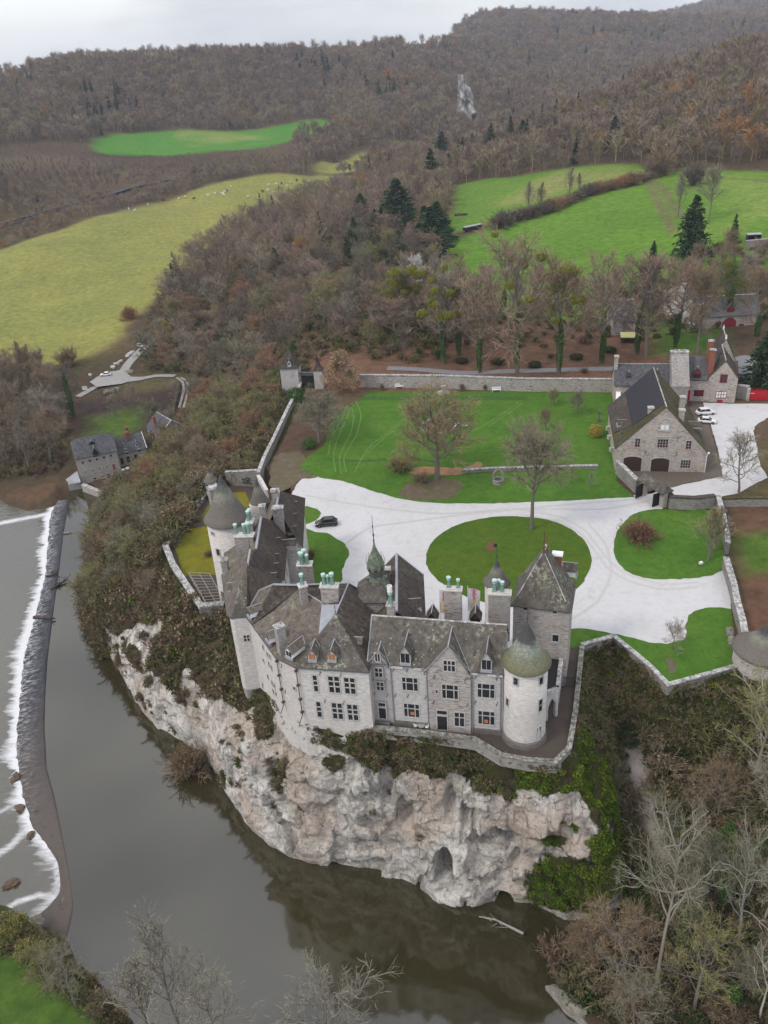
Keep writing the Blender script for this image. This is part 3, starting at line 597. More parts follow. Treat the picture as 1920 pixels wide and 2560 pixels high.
# a short flat lip inwards under the walls
lipx = HX[:, :1]-ox*2.6; lipy = HY[:, :1]-oy*2.6; lipz = HZ[:, :1]-.02
V3 = np.concatenate([np.stack([HX, HY, HZ], -1).reshape(-1, 3), np.concatenate([lipx, lipy, lipz], 1)])
nb_ = NSg*NVg; Fl = np.stack([np.arange(NSg-1)+nb_, np.arange(1, NSg)+nb_, ii[1:, 0], ii[:-1, 0]], -1)
HILLO = np_mesh('cliff', V3, np.r_[Fh, Fl], M['cliff'], False, attrs={'Veg': ('FLOAT', np.r_[np.clip(veg, 0, 1.3).ravel(), np.full(NSg, .6)])})
tag(HILLO, kind='structure')
# ---- water
def sheet(name, pts, z, mat, kind='structure', sm=0):
    if sm: pts = smooth([tuple(p) for p in pts], sm)
    if any(k_ in name for k_ in ('lawn', 'gravel', 'patch', 'bed', 'cobbles', 'parking')):
        q_ = []
        for i_ in range(len(pts)):
            a_, b_ = np.array(pts[i_][:2]), np.array(pts[(i_+1) % len(pts)][:2]); k_ = max(1, int(np.hypot(*(b_-a_))/.7))
            for j_ in range(k_): c_ = a_+(b_-a_)*j_/k_; am = .8 if 'patch' in name else .22; q_.append((c_[0]+am*float(fbm(c_[0], c_[1], 0, .9, 2)), c_[1]+am*float(fbm(c_[0]+40, c_[1], 0, .9, 2)), z))
        pts = q_
    bm = bmesh.new(); vs = [bm.verts.new((p[0], p[1], z)) for p in pts]; f = bm.faces.new(vs)
    if f.normal.z < 0: f.normal_flip()
    bmesh.ops.triangulate(bm, faces=[f]); bm.normal_update()
    me = bpy.data.meshes.new(name); bm.to_mesh(me); bm.free(); me.materials.append(mat)
    for p in me.polygons:
        if p.normal.z < 0: p.flip()
    o = bpy.data.objects.new(name, me); COL.objects.link(o)
    if kind: o['kind'] = kind
    return o
CREST = [P('H', *q, -30) for q in [(520,150),(505,200),(470,400),(440,640),(405,900),(385,1060),(350,1350),(335,1600),(330,1850),(340,2010)]]+[P('W', *q, -30) for q in [(215,130),(250,260),(285,440),(315,600),(335,760),(322,850),(300,930),(270,1010)]]
TOE = [P('H', *q, -31.3) for q in [(430,150),(370,250),(350,450),(330,700),(290,860),(250,1030),(205,1170),(170,1300),(150,1500),(125,1800),(110,1990)]]+[P('W', *q, -31.3) for q in [(95,230),(140,390),(200,470),(262,560),(270,700),(150,830),(230,900),(260,1010)]]
RIGHTW = CREST[::-1]+[P('Z',150,1030,-30)]+[(f[0]+6, f[1]+6, -30) for f in FOOT[3:27]]+[P('Z',1400,2060,-30),P('Z',1420,2350,-30),(30,20,-30),(-25,20,-30)]
sheet('river_water', RIGHTW, -30, M['water'])
# lower water with foam by the weir
xs = np.linspace(-190, -20, 300); ys = np.linspace(20, 250, 380); GX, GY = np.meshgrid(xs, ys, indexing='ij')
toe2 = np.array(TOE)[:, :2]; dt = dpath(GX, GY, toe2)
CRx = np.interp(GY, np.array(CREST)[::-1, 1], np.array(CREST)[::-1, 0])
TOx = np.interp(GY, np.sort(toe2[:, 1]), toe2[np.argsort(toe2[:, 1]), 0])
foam = np.clip(1.0-dt/np.maximum(.8, 3.4+2.6*vnoise(GX, GY, 0, .3)+2.6*vnoise(GX*.3, GY*2, 0, 1.1)), 0, 1)**.8*.9
foam = foam*np.interp(GY, [60, 82, 92, 105, 150, 250], [.55, .55, .75, .95, 1, 1])
foam = np.maximum(foam, .75*np.clip(1-dpath(GX, GY, [P('H', 0, 320, -31.3), P('H', 150, 290, -31.3), P('H', 370, 250, -31.3)])/3.5, 0, 1))
foam = np.maximum(foam, .7*np.clip(1-dpath(GX, GY, [P('W', 0, 800, -31.3), P('W', 80, 745, -31.3), P('W', 180, 715, -31.3), P('W', 255, 725, -31.3)])/1.6, 0, 1))
foam = np.maximum(foam, .65*np.clip(1-dpath(GX, GY, [P('W', 0, 520, -31.3), P('W', 60, 480, -31.3), P('W', 110, 420, -31.3), P('W', 130, 400, -31.3)])/2.4, 0, 1))
foam = np.maximum(foam, .60*np.clip(1-dpath(GX, GY, [P('W', 0, 330, -31.3), P('W', 70, 295, -31.3), P('W', 100, 290, -31.3)])/1.8, 0, 1))
ii = np.arange(GX.size).reshape(GX.shape); Fw = np.stack([ii[:-1, :-1], ii[1:, :-1], ii[1:, 1:], ii[:-1, 1:]], -1).reshape(-1, 4)
cx = (GX[:-1, :-1].ravel()+GX[1:, 1:].ravel())/2; cy = (GY[:-1, :-1].ravel()+GY[1:, 1:].ravel())/2
LOWP = [(-190, 20), (-190, 250)]+[tuple(p[:2]) for p in CREST]+[(-25, 20)]
Fw = Fw[inpoly(cx, cy, LOWP)]
GZ = -31.3+foam*.15*vnoise(GX, GY, 0, .9)
lw = np_mesh('weir_pool_water', np.stack([GX, GY, GZ], -1).reshape(-1, 3), Fw, M['water2'], True,
  attrs={'Foam': ('FLOAT', foam), 'Flow': ('FLOAT_VECTOR', np.stack([GX*.35, GY*1.5, GX*0], -1))}); tag(lw, kind='structure')
# weir apron
cr_ = resamp(CREST, 240); to_ = resamp(TOE, 240)
wv = np.linspace(0, 1, 14)[None, :, None]; WM = cr_[:, None]*(1-wv)+to_[:, None]*wv
WM[..., 2] = -29.93-(wv[..., 0]**1.3)*1.45+fbm(WM[..., 0], WM[..., 1], 0, .5, 3)*.08*wv[..., 0]
back = WM[:, :1].copy(); back[..., 2] = -31.5; back[..., 0] += .25; WM = np.concatenate([back, WM], 1)
ii = np.arange(WM.shape[0]*WM.shape[1]).reshape(WM.shape[:2]); Fq = np.stack([ii[:-1, :-1], ii[1:, :-1], ii[1:, 1:], ii[:-1, 1:]], -1).reshape(-1, 4)
dry = np.interp(WM[..., 1], [60, 100, 112, 140], [1, 1, .7, 0])
we = np_mesh('weir', WM.reshape(-1, 3), Fq[:, ::-1], M['weir'], True, attrs={'Dry': ('FLOAT', dry), 'Toe': ('FLOAT', np.broadcast_to(np.r_[0, np.linspace(0, 1, 14)**1.5][None], dry.shape)*1.0)})
tag(we, 'long dark sloping stone weir crossing the river, white water at its toe', 'weir')
# ------------------------------------------------------------------ the castle
def frame(a, b):
    t = np.array(b[:2], float)-np.array(a[:2], float); L = np.hypot(*t); t /= L
    return np.array(a[:2], float), t, np.array([t[1], -t[0]]), L   # origin, along, outward (towards the viewer's side), length
def fp(F, u, d, z): q = F[0]+F[1]*u+F[2]*d; return (q[0], q[1], z)
def fbox(mb, F, u0, u1, d0, d1, z0, z1, mi=0):
    vs = [fp(F, u, d, z) for z in (z0, z1) for u, d in ((u0, d1), (u1, d1), (u1, d0), (u0, d0))]
    mb.add(vs, [(3, 2, 1, 0), (4, 5, 6, 7), (0, 1, 5, 4), (1, 2, 6, 5), (2, 3, 7, 6), (3, 0, 4, 7)], mi)
def window(parent, F, u0, u1, z0, z1, cols=2, rows=(.42,), glass='glass', fr='trim', bar=.13, d=.0, splits=None, name='window', sur=.16):
    """stone surround with mullions (window) holding one dark pane mesh"""
    m = MB(); D0, D1 = d-.10, d+.075
    fbox(m, F, u0-sur, u0, D0, D1, z0-sur, z1+sur); fbox(m, F, u1, u1+sur, D0, D1, z0-sur, z1+sur)
    fbox(m, F, u0, u1, D0, D1, z1, z1+sur); fbox(m, F, u0, u1, D0, D1+.06, z0-sur, z0)
    us = splits if splits else [i/cols for i in range(1, cols)]
    for s_ in us: c = u0+(u1-u0)*s_; fbox(m, F, c-bar/2, c+bar/2, D0, D1-.01, z0, z1)
    for s_ in rows:
        c = z1-(z1-z0)*s_; e = [0]+list(us)+[1]
        for i in range(len(e)-1):
            fbox(m, F, u0+(u1-u0)*e[i]+(bar/2 if i else 0), u0+(u1-u0)*e[i+1]-(bar/2 if i < len(e)-2 else 0), D0, D1-.02, c-bar/2, c+bar/2)
    w = m.build(name, M[fr], parent)
    g = MB(); fbox(g, F, u0, u1, d-.09, d+.012, z0, z1); g.build('pane', M[glass], w)
    return w
def winpx(parent, A, B_, c, x0, y0, x1, y1, **k):
    F = frame(A, B_); u0, z1 = PV(c, x0, y0, A, B_); u1, z0 = PV(c, x1, y1, A, B_)
    return window(parent, F, u0, u1, z0, z1, **k)
def door(parent, F, u0, u1, z0, z1, mat='blackwood', leaf=2, fan=True, name='door', d=0.0):
    m = MB(); fbox(m, F, u0, u1, d-.1, d+.02, z0, z1)
    for i in range(leaf):
        a = u0+(u1-u0)*i/leaf+.06; b = u0+(u1-u0)*(i+1)/leaf-.06
        for q in (0, .36, .7): fbox(m, F, a, b, d, d+.05, z0+.1+(z1-z0)*q, z0+(z1-z0)*(q+.28))
    o = m.build(name, M[mat], parent)
    s = MB(); sw = .16
    fbox(s, F, u0-sw, u0, d-.1, d+.08, z0, z1+sw); fbox(s, F, u1, u1+sw, d-.1, d+.08, z0, z1+sw); fbox(s, F, u0, u1, d-.1, d+.08, z1, z1+sw); s.build('door_surround', M['trim'], o)
    return o
def dormer(parent, F, u, z, w, h, depth, rise=.8, glass='glass', face='white', roofm='slate', d=0.0, name='dormer', over=.18):
    """small gabled dormer whose front stands at depth -d behind plane F"""
    m = MB(); a, b = u-w/2, u+w/2
    vs = [fp(F, a, d, z), fp(F, b, d, z), fp(F, b, d, z+h), fp(F, u, d, z+h+rise), fp(F, a, d, z+h)]
    vb = [fp(F, a, d-depth, z), fp(F, b, d-depth, z), fp(F, b, d-depth, z+h), fp(F, u, d-depth, z+h+rise), fp(F, a, d-depth, z+h)]
    m.add(vs+vb, [(0, 1, 2, 3, 4), (1, 6, 7, 2), (5, 0, 4, 9), (9, 8, 7, 6, 5)], 0)
    o = m.build(name, M[face], parent)
    r = MB(); k = rise/(w/2)
    for sgn in (-1, 1):
        e = u+sgn*(w/2+over); ez = z+h-over*k
        q = [fp(F, u, d+over, z+h+rise+.06), fp(F, e, d+over, ez+.06), fp(F, e, d-depth, ez+.06), fp(F, u, d-depth-.5, z+h+rise+.06)]
        r.slab(q if sgn > 0 else q[::-1], .08)
    r.build('dormer_roof', M[roofm], o)
    l = MB(); l.tube([fp(F, u, d+over+.02, z+h+rise+.1), fp(F, u, d-depth-.4, z+h+rise+.1)], .07, 5)
    for sgn in (-1, 1): l.tube([fp(F, u, d-depth-.4, z+h+rise+.1), fp(F, u+sgn*(w/2+over), d-depth+.1, z+h-.1)], .06, 4)
    l.build('ridge_lead', M['lead'], o)
    g = MB(); fbox(g, F, a+.14, u-.04, d-.02, d+.03, z+.12, z+h-.05); fbox(g, F, u+.04, b-.14, d-.02, d+.03, z+.12, z+h-.05); g.build('pane', M[glass], o)
    s = MB(); fbox(s, F, a-.05, b+.05, d-.05, d+.22, z-.3, z+.02); s.build('sill', M['lead'], o)
    return o
def chimney(parent, c, w, dpt, rz, z0, z1, pots=(), mat='wall_dark', cap='coping', name='chimney', capo=.14):
    m = MB(); m.box((c[0], c[1], z0), (w, dpt, z1-z0), rz); o = m.build(name, M[mat], parent)
    k = MB(); k.box((c[0], c[1], z1+.003), (w+2*capo, dpt+2*capo, .22), rz); k.box((c[0], c[1], z1+.226), (w*.85, dpt*.8, .12), rz); k.build('cap', M[cap], o)
    ca, sa = math.cos(rz), math.sin(rz)
    for (u, v_, s_) in pots:
        q = (c[0]+u*ca-v_*sa, c[1]+u*sa+v_*ca, z1+.35)
        p = MB(); p.lathe(q, [(.24*s_, 0), (.15*s_, .5*s_), (.14*s_, 1.0*s_), (.25*s_, 1.1*s_), (.25*s_, 1.2*s_), (.13*s_, 1.22*s_), (.13*s_, 1.38*s_), (.30*s_, 1.42*s_), (.31*s_, 1.56*s_), (.2*s_, 1.64*s_), (.0, 1.68*s_)], 10, mis=[0, 0, 0, 0, 1, 0, 1, 1, 1, 1])
        for k_ in range(4):
            a = k_*math.pi/2+.5; p.tube([(q[0]+.32*s_*math.cos(a), q[1]+.32*s_*math.sin(a), q[2]), (q[0]+.15*s_*math.cos(a), q[1]+.15*s_*math.sin(a), q[2]+.8*s_)], .05*s_, 3)
        p.build('chimney_pot', [M['copper'], M['copper_lid']], o)
    return o
def spike(parent, x, y, z, h, r=.05, name='finial', mat='iron'):
    m = MB(); m.lathe((x, y, z), [(r*2.4, -.3), (r*1.4, 0), (r, .1*h), (r*2.6, .2*h), (r, .25*h), (r*.8, .5*h), (r*2, .55*h), (r*.7, .6*h), (r*.5, .97*h), (0, h)], 6); return m.build(name, M[mat], parent)
def roof(parent, faces, mat, name='roof', th=.16, under=None):
    m = MB()
    for f in faces:
        a = np.array(f, float); n = np.zeros(3)
        for i in range(len(a)): n += np.cross(a[i], a[(i+1) % len(a)])
        m.slab(f if n[2] > 0 else [f[0]]+list(f[1:])[::-1], th, 0, 1)
    return m.build(name, [M[mat], M['lead_dark']], parent)
def cone_roof(parent, c, r, z0, z1, mat, flare=.35, n=40, name='cone_roof'):
    h = z1-z0; p = MB()
    p.lathe((c[0], c[1], z0), [(r*.97, -.12), (r, -.1), (r+.02, 0), (r*.86, .07*h), (r*.72, .19*h), (r*.56, .35*h), (r*.40, .52*h), (r*.25, .69*h), (r*.11, .86*h), (.05, h)], n, mis=[1, 1]+[0]*7)
    return p.build(name, [M[mat], M['lead_dark']], parent, True)
def anchor(parent, F, u, z, s=.55, flip=1):
    m = MB(); pts = []
    for i in range(9):
        t = -1+2*i/8; pts.append(fp(F, u+flip*.22*s*math.sin(t*math.pi*.95), .06, z+t*s*.75))
    m.tube(pts, .035, 4); m.build('wall_anchor', M['iron'], parent)
def pipe(parent, pts, r=.09, mat='pipe', name='drainpipe'):
    m = MB(); m.tube(pts, r, 6)
    for p in pts[:1]: m.box((p[0], p[1], p[2]-.1), (.4, .4, .3))
    return m.build(name, M[mat], parent)

K_ = empty('castle', (0, 95, 0)); tag(K_, 'large pale stone castle with steep slate roofs and turrets on the white cliff', 'castle')
# main front
FA, FB = (-3.5, 88.35, 0), (14.5, 84.12, 0); FM = frame(FA, FB)
def fu(c, x, y): return PV(c, x, y, FA, FB)
m = MB(); m.prism([fp(FM, u, d, 0)[:2] for u, d in ((0, -.25), (2.9, -.25), (2.9, 0), (18.3, 0), (18.3, -8.3), (0, -8.3))], -1.5, 11.3)
m.build('main_wall', M['wall'], K_)
m = MB(); fbox(m, FM, 8.15, 13.95, -.5, .32, -.6, 11.2)
ga = fp(FM, 8.15, .32, 11.2); gb = fp(FM, 13.95, .32, 11.2); gc = fp(FM, 11.05, .32, 15.3); gd = fp(FM, 8.15, -.1, 11.2); ge = fp(FM, 13.95, -.1, 11.2); gf = fp(FM, 11.05, -.1, 15.3)
m.add([ga, gb, gc, gd, ge, gf], [(0, 1, 2), (5, 4, 3), (0, 2, 5, 3), (1, 4, 5, 2)]); m.build('gabled_bay_wall', M['wall_tower'], K_)
m = MB(); fbox(m, FM, 0, 2.9, -.5, .03, 11.0, 11.35)
ga = fp(FM, .05, .03, 11.35); gb = fp(FM, 2.95, .03, 11.35); gc = fp(FM, 1.5, .03, 13.4); gd = fp(FM, .05, -.3, 11.35); ge = fp(FM, 2.95, -.3, 11.35); gf = fp(FM, 1.5, -.3, 13.4)
m.add([ga, gb, gc, gd, ge, gf], [(0, 1, 2), (5, 4, 3), (0, 2, 5, 3), (1, 4, 5, 2)]); m.build('small_gable_wall', M['wall_tower'], K_)
def mroof(u, d, z): return fp(FM, u, d, z)
ZR, ZE = 16.0, 11.25
roof(K_, [[mroof(-.1, .3, ZE), mroof(18.4, .3, ZE), mroof(18.4, -4.15, ZR), mroof(-.1, -4.15, ZR)], [mroof(18.4, -8.6, ZE), mroof(-.1, -8.6, ZE), mroof(-.1, -4.15, ZR), mroof(18.4, -4.15, ZR)]], 'slate', 'main_roof')
for u_ in (-.02, 18.32): pass
for u_, o_ in ((0., (0, 1, 2)), (18.3, (2, 1, 0))): m = MB(); m.add([mroof(u_, .1, ZE-.2), mroof(u_, -4.15, ZR-.2), mroof(u_, -8.4, ZE-.2)], [o_]); m.build('gable_end', M['wall'], K_)
m = MB(); m.tube([mroof(-.1, -4.15, ZR+.05), mroof(18.4, -4.15, ZR+.05)], .14, 6); m.build('ridge_tiles', M['coping'], K_)
m = MB(); m.tube([mroof(-.12, .3, ZE+.06), mroof(-.12, -4.15, ZR+.06), mroof(-.12, -8.5, ZE+.06)], .12, 5); m.build('verge_lead', M['lead'], K_)
# bay roofs running back into the main roof
def crossroof(u0, u1, d0, ze, zr, name, mat='slate'):
    c = (u0+u1)/2; k = (zr-ze)/((u1-u0)/2); back = lambda z: .3-(z-ZE)/((ZR-ZE)/4.45)
    r = MB()
    L_ = [mroof(c, d0+.12, zr+.08), mroof(u0-.2, d0+.12, ze-.2*k+.08), mroof(u0-.2, back(ze-.2*k)+.1, ze-.2*k+.08), mroof(c, back(zr)-.15, zr+.08)]
    R_ = [mroof(c, d0+.12, zr+.08), mroof(u1+.2, d0+.12, ze-.2*k+.08), mroof(u1+.2, back(ze-.2*k)+.1, ze-.2*k+.08), mroof(c, back(zr)-.15, zr+.08)]
    r.slab(L_[::-1] if True else L_, .12, 0, 0); r.slab(R_, .12, 0, 0); o = r.build(name, M[mat], K_)
    l = MB(); l.tube([L_[0], L_[3]], .1, 5); l.tube([L_[0], L_[1]], .07, 4); l.tube([R_[0], R_[1]], .07, 4); l.tube([R_[3], R_[2]], .06, 4); l.build('ridge_lead', M['lead'], o)
crossroof(8.15, 13.95, .32, 11.2, 15.3, 'gabled_bay_roof'); crossroof(.05, 2.95, .03, 11.35, 13.4, 'small_gable_roof')
# windows of the main front (photo corners: upper left, lower right)
for c, x0, y0, x1, y1, kw in [
 ('a', 205, 495, 310, 620, dict(cols=2, rows=(.48,))), ('a', 228, 690, 330, 805, dict(cols=2, rows=(.5,))), ('a', 208, 295, 278, 405, dict(cols=2, rows=(), d=.04)),
 ('a', 582, 622, 800, 815, dict(splits=[.24, .73], rows=(.40,))), ('a', 608, 985, 822, 1180, dict(splits=[.24, .73], rows=(.36,))),
 ('a', 1160, 370, 1318, 525, dict(cols=3, rows=(.42,), d=.32)), ('a', 1140, 700, 1358, 905, dict(splits=[.25, .75], rows=(.36,), d=.32)),
 ('a', 1050, 775, 1078, 822, dict(cols=1, rows=(), d=.32)), ('a', 1312, 1085, 1445, 1285, dict(cols=2, rows=(.36,), d=.32)),
 ('b', 80, 1040, 308, 1245, dict(splits=[.25, .73], rows=(.38,))), ('b', 90, 1418, 308, 1615, dict(splits=[.25, .73], rows=(.34,))), ('b', 150, 1688, 240, 1725, dict(cols=2, rows=()))]:
    winpx(K_, FA, FB, c, x0, y0, x1, y1, **kw)
# warm lamp light low in the windows, painted as flat orange patches
for c, x, y in (('a', 725, 1125), ('b', 195, 1565)):
    u, z = fu(c, x, y); m = MB(); fbox(m, FM, u-.28, u+.28, .0, .03, z-.3, z+.3); m.build('painted_lamp_glow', M['glass_warm'], K_)
u0, z1 = fu('a', 258, 1045); u1, z0 = fu('a', 365, 1195); door(K_, FM, u0, u1, z0, z1, leaf=1); window(K_, FM, u0, u1, z1+.35, z1+.95, 1, ())
u0, z1 = fu('a', 1072, 1135); u1, z0 = fu('a', 1212, 1330); door(K_, FM, u0, u1, max(0.05, z0), z1, leaf=2, d=.32); window(K_, FM, u0, u1, z1+.35, z1+1.05, 1, (), d=.32)
for (x, y) in [(465,520),(650,530),(895,560),(355,670),(185,650),(205,855),(378,870),(490,868),(662,882),(905,902),(1030,597),(1460,640),(1022,942),(1490,985),(1600,620),(1595,970)]:
    u, z = fu('a', x, y); anchor(K_, (FM[0]+FM[2]*(.3 if 8.1 < u < 13.9 else 0), FM[1], FM[2], 0), u, z, .5)
for (x, y) in [(345,970),(345,1325)]:
    u, z = fu('b', x, y); anchor(K_, FM, u, z, .5)
for u_, d_ in ((.12, .15), (3.02, .12), (8.0, .2), (14.15, .2), (18.0, .15)):
    pipe(K_, [fp(FM, u_-.5, d_+.1, 11.05), fp(FM, u_, d_, 10.3), fp(FM, u_, d_, .1)], .085)
for q in ((2.95, 8.1, 0, .14, .05, .95), (14.0, 18.2, 0, .14, .05, .95), (.2, 2.4, 0, .5, .03, .5)): m = MB(); fbox(m, FM, *q); m.build('plinth', M['plinth'], K_)
for q in ((2.95, 4.75), (6.35, 8.1), (14.0, 14.9), (16.2, 18.2)): m = MB(); fbox(m, FM, *q, .0, .34, 10.75, 11.1); m.build('cornice', M['wall_white'], K_)
for c, x, y in (('a', 630, 425), ('b', 200, 850)):
    u, z = fu(c, x, y); dormer(K_, FM, u, z, 1.45, 1.7, 3.1, 1.35, d=.1, face='trim')
# round corner tower
TC = (17.25, 84.05)
t_ = MB(); t_.lathe((TC[0], TC[1], -.5), [(3.15, 0), (3.1, 1.3), (2.9, 1.75)], 48); t_.build('tower_plinth', M['plinth'], K_, True)
t_ = MB(); t_.lathe((TC[0], TC[1], 1.0), [(2.9, 0), (2.86, 5), (2.86, 12.6)], 48); TW = t_.build('round_tower_wall', M['wall_white'], K_, True)
cone_roof(K_, TC, 3.28, 13.3, 19.6, 'cone_lichen'); spike(K_, TC[0], TC[1], 19.6, 3.2, .05, mat='rust')
def twin(parent, c, r, crop, x, y, w, h, z=None, rows=(.5,), cols=1, ang=None):
    """window on a round wall, at the photo point (x, y)"""
    best = None
    if ang is None:
        d = ray(crop, x, y)
        a_ = d[0]**2+d[1]**2; b_ = 2*(d[0]*(CAM[0]-c[0])+d[1]*(CAM[1]-c[1])); c_ = (CAM[0]-c[0])**2+(CAM[1]-c[1])**2-r*r; D_ = b_*b_-4*a_*c_
        if D_ < 0: D_ = 0
        t = (-b_-math.sqrt(D_))/(2*a_); p = CAM+d*t; z = p[2]; ang = math.atan2(p[1]-c[1], p[0]-c[0])
    n = np.array([math.cos(ang), math.sin(ang)]); tt = np.array([-n[1], n[0]]); o_ = np.array(c[:2])+n*(r-.02)
    F = (o_, tt, n, 1); return window(parent, F, -w/2, w/2, z-h/2, z+h/2, cols, rows, sur=.12, bar=.1)
for x, y, w, h, rr in [(605, 1015, .62, 1.2, ()), (955, 1005, .6, 1.15, ()), (490, 1300, .5, 1.3, ()), (945, 1345, .6, 2.1, (.5,)), (922, 1735, .65, 2.3, (.5,))]: twin(TW, TC, 2.88, 'b', x, y, w, h, rows=rr)
# square tower behind with its steep hipped roof
SF = frame((17.5, 95.6), (25.0, 93.1)); sd_ = 6.6; sw_ = 7.9
m = MB(); m.prism([fp(SF, u, d, 0)[:2] for u, d in ((0, 0), (sw_, 0), (sw_, -sd_), (0, -sd_))], -.5, 13.9); m.build('square_tower_wall', M['wall_tower'], K_)
sq = lambda u, d, z: fp(SF, u, d, z); o_ = .35
E1, E2, E3, E4 = sq(-o_, o_, 13.9), sq(sw_+o_, o_, 13.9), sq(sw_+o_, -sd_-o_, 13.9), sq(-o_, -sd_-o_, 13.9); r1, r2 = sq(3.7, -2.8, 21.6), sq(3.8, -4.4, 21.6)
def mid3(a, b, k, drop): return tuple(a[i]*(1-k)+b[i]*k-(drop if i == 2 else 0) for i in range(3))
m1, m2, m3, m4 = mid3(E1, r1, .22, .35), mid3(E2, r1, .22, .35), mid3(E3, r2, .22, .35), mid3(E4, r2, .22, .35)
roof(K_, [[m1, m2, r1], [m2, m3, r2, r1], [m3, m4, r2], [m4, m1, r1, r2], [E1, E2, m2, m1], [E2, E3, m3, m2], [E3, E4, m4, m3], [E4, E1, m1, m4]], 'slate', 'tower_roof')
m = MB()
for a, b in ((m1, r1), (m2, r1)): m.tube([a, b], .09, 4)
m.tube([r1, r2], .2, 6); m.build('hip_lead', M['coping'], K_)
spike(K_, r1[0], r1[1], 21.7, 3.2, .13, mat='rust')
for x, y in ((790, 1178), (1228, 1232)):
    u, z = PV('d', x, y, (17.5, 95.6), (25, 93.1)); window(K_, SF, u-.3, u+.3, z-.38, z+.38, 1, ())
u, z = PV('d', 1237, 1630, (17.5, 95.6), (25, 93.1)); window(K_, SF, u-.42, u+.42, z-.6, z+.6, 1, ())
chimney(K_, (24.4, 99.3), 1.25, .95, SF[1][1]/1, 12, 19.4, mat='brick', cap='white')
dormer(K_, (np.array(sq(sw_, -sd_, 0)[:2]), -SF[2], SF[1], 1), 1.5, 14.6, 1.5, 1.2, 2.0, .8, d=.1)
# small round stair turret, with its flared cone
t_ = MB(); t_.lathe((16.0, 101.3, -.5), [(1.75, 0), (1.75, 14.4)], 32); t_.build('stair_turret_wall', M['wall_white'], K_, True)
cone_roof(K_, (16.0, 101.3), 2.05, 14.0, 18.0, 'cone_grey'); spike(K_, 16.0, 101.3, 18.0, 2.6, .04)
m = MB(); m.box((15.75, 101.3, 20.1), (.5, .05, .55)); m.build('weathervane', M['iron'], K_)
# porch with roof terrace between round tower and square tower
PF = frame((19.9, 86.2), (24.4, 92.9))
def gp(c, x, y, z): return P(c, x, y, z)
pw = [P('b', 1025, 1190, 5.2), P('b', 1205, 1110, 5.2), P('b', 1260, 640, 5.2), P('b', 1050, 640, 5.2)]
pz = 5.0
m = MB(); A_, B_, C_, D_ = [np.array(q[:2]) for q in pw]
Fs = frame(A_, B_); Ls = Fs[3]; th_ = .45
fbox(m, Fs, 0, .5, -th_, 0, -.3, pz); fbox(m, Fs, Ls-.45, Ls, -th_, 0, -.3, pz)
for i in range(8):
    t0, t1 = i/8, (i+1)/8; uu0 = .5+(Ls-.95)*t0; uu1 = .5+(Ls-.95)*t1; zz = 2.5+1.25*math.sin(math.pi*(t0+t1)/2)
    fbox(m, Fs, uu0, uu1, -th_, 0, zz, pz)
Fe = frame(B_, C_); fbox(m, Fe, 0, Fe[3], -th_, -.003, -.3, pz) if False else None
fbox(m, Fe, 2.6, Fe[3], -th_, 0, -.3, pz)
m.build('porch_wall', M['wall'], K_)
m = MB(); fbox(m, Fs, -.1, Ls+.12, -.5, .12, pz+.003, pz+.35); fbox(m, Fe, .03, Fe[3], -.5, .12, pz+.003, pz+.35); m.build('porch_parapet', M['coping'], K_)
m = MB(); m.poly([(q[0], q[1], pz-.05) for q in pw]); m.build('porch_roof', M['blackwood'], K_)
# chimney stacks behind the main ridge
chimney(K_, (8.85, 94.9), 2.45, 1.0, -.2, 10, 17.7, [(-.55, 0, 1.1), (.75, 0, .9)], 'wall_tower', 'wall_white')
chimney(K_, (15.1, 93.0), 3.0, 1.2, -.2, 10, 17.9, [(-.7, -.1, 1.2), (-.15, .4, 1.0), (.35, -.1, 1.05)], 'wall_dark', 'wall_white')
p_ = P('c', 740, 1180, 17.6); chimney(K_, (p_[0]+.05, p_[1]+.25), 1.0, .9, -.2, 13.5, 17.6, [(0, 0, 1.25)], 'wall_dark', 'coping')
m = MB(); m.lathe((p_[0]+.05, p_[1]+.25, 19.9), [(.12, 0), (.34, .05), (.36, .9), (.3, .92), (.3, .4)], 8); m.build('crown_cowl', M['white'], K_)
# two tiny dormer tops over the ridge line
for x in (540, 868):
    p_ = P('B', x, 735, 14.5); dormer(K_, (np.array(p_[:2]), np.array([1., -.2]), np.array([-.2, -1.]), 1), 0, 13.6, 1.4, .7, 1.6, 1.0, face='darkwood', roofm='slate_dark_shaded')
# north range with its straight ridge towards the court
NRf = (1.5, 109, 15.2); NRn = (.8, 94, 15.2)
roof(K_, [[NRn, NRf, (5.6, 109, 10.8), (4.9, 94, 10.8)], [NRf, NRn, (-3.2, 94, 10.8), (-2.5, 109, 10.8)]], 'slate_dark_shaded', 'north_roof')
m = MB(); m.prism([(-3, 96), (4.6, 96), (5.3, 108.8), (-2.3, 108.8)], -.5, 10.8); m.add([(-2.3, 108.8, 10.8), (5.3, 108.8, 10.8), (1.5, 108.8, 15.0)], [(2, 1, 0)]); m.build('north_wall', M['wall'], K_)
m = MB(); m.tube([NRn, NRf], .22, 6); m.tube([NRf, (5.6, 109, 10.85)], .13, 4); m.tube([NRf, (-2.5, 109, 10.85)], .13, 4); m.build('ridge_lead', M['lead'], K_)
Fn = (np.array([5.2, 101.0]), np.array([.03, -1.]), np.array([1., .03]), 1)
dormer(K_, Fn, 1.6, 11.6, 1.6, 1.0, 2.6, .7, d=-.9, roofm='slate_dark_shaded')
chimney(K_, (-.15, 104.3), .9, .8, 0, 12, 15.6, (), 'slate_brown_lit', 'coping')
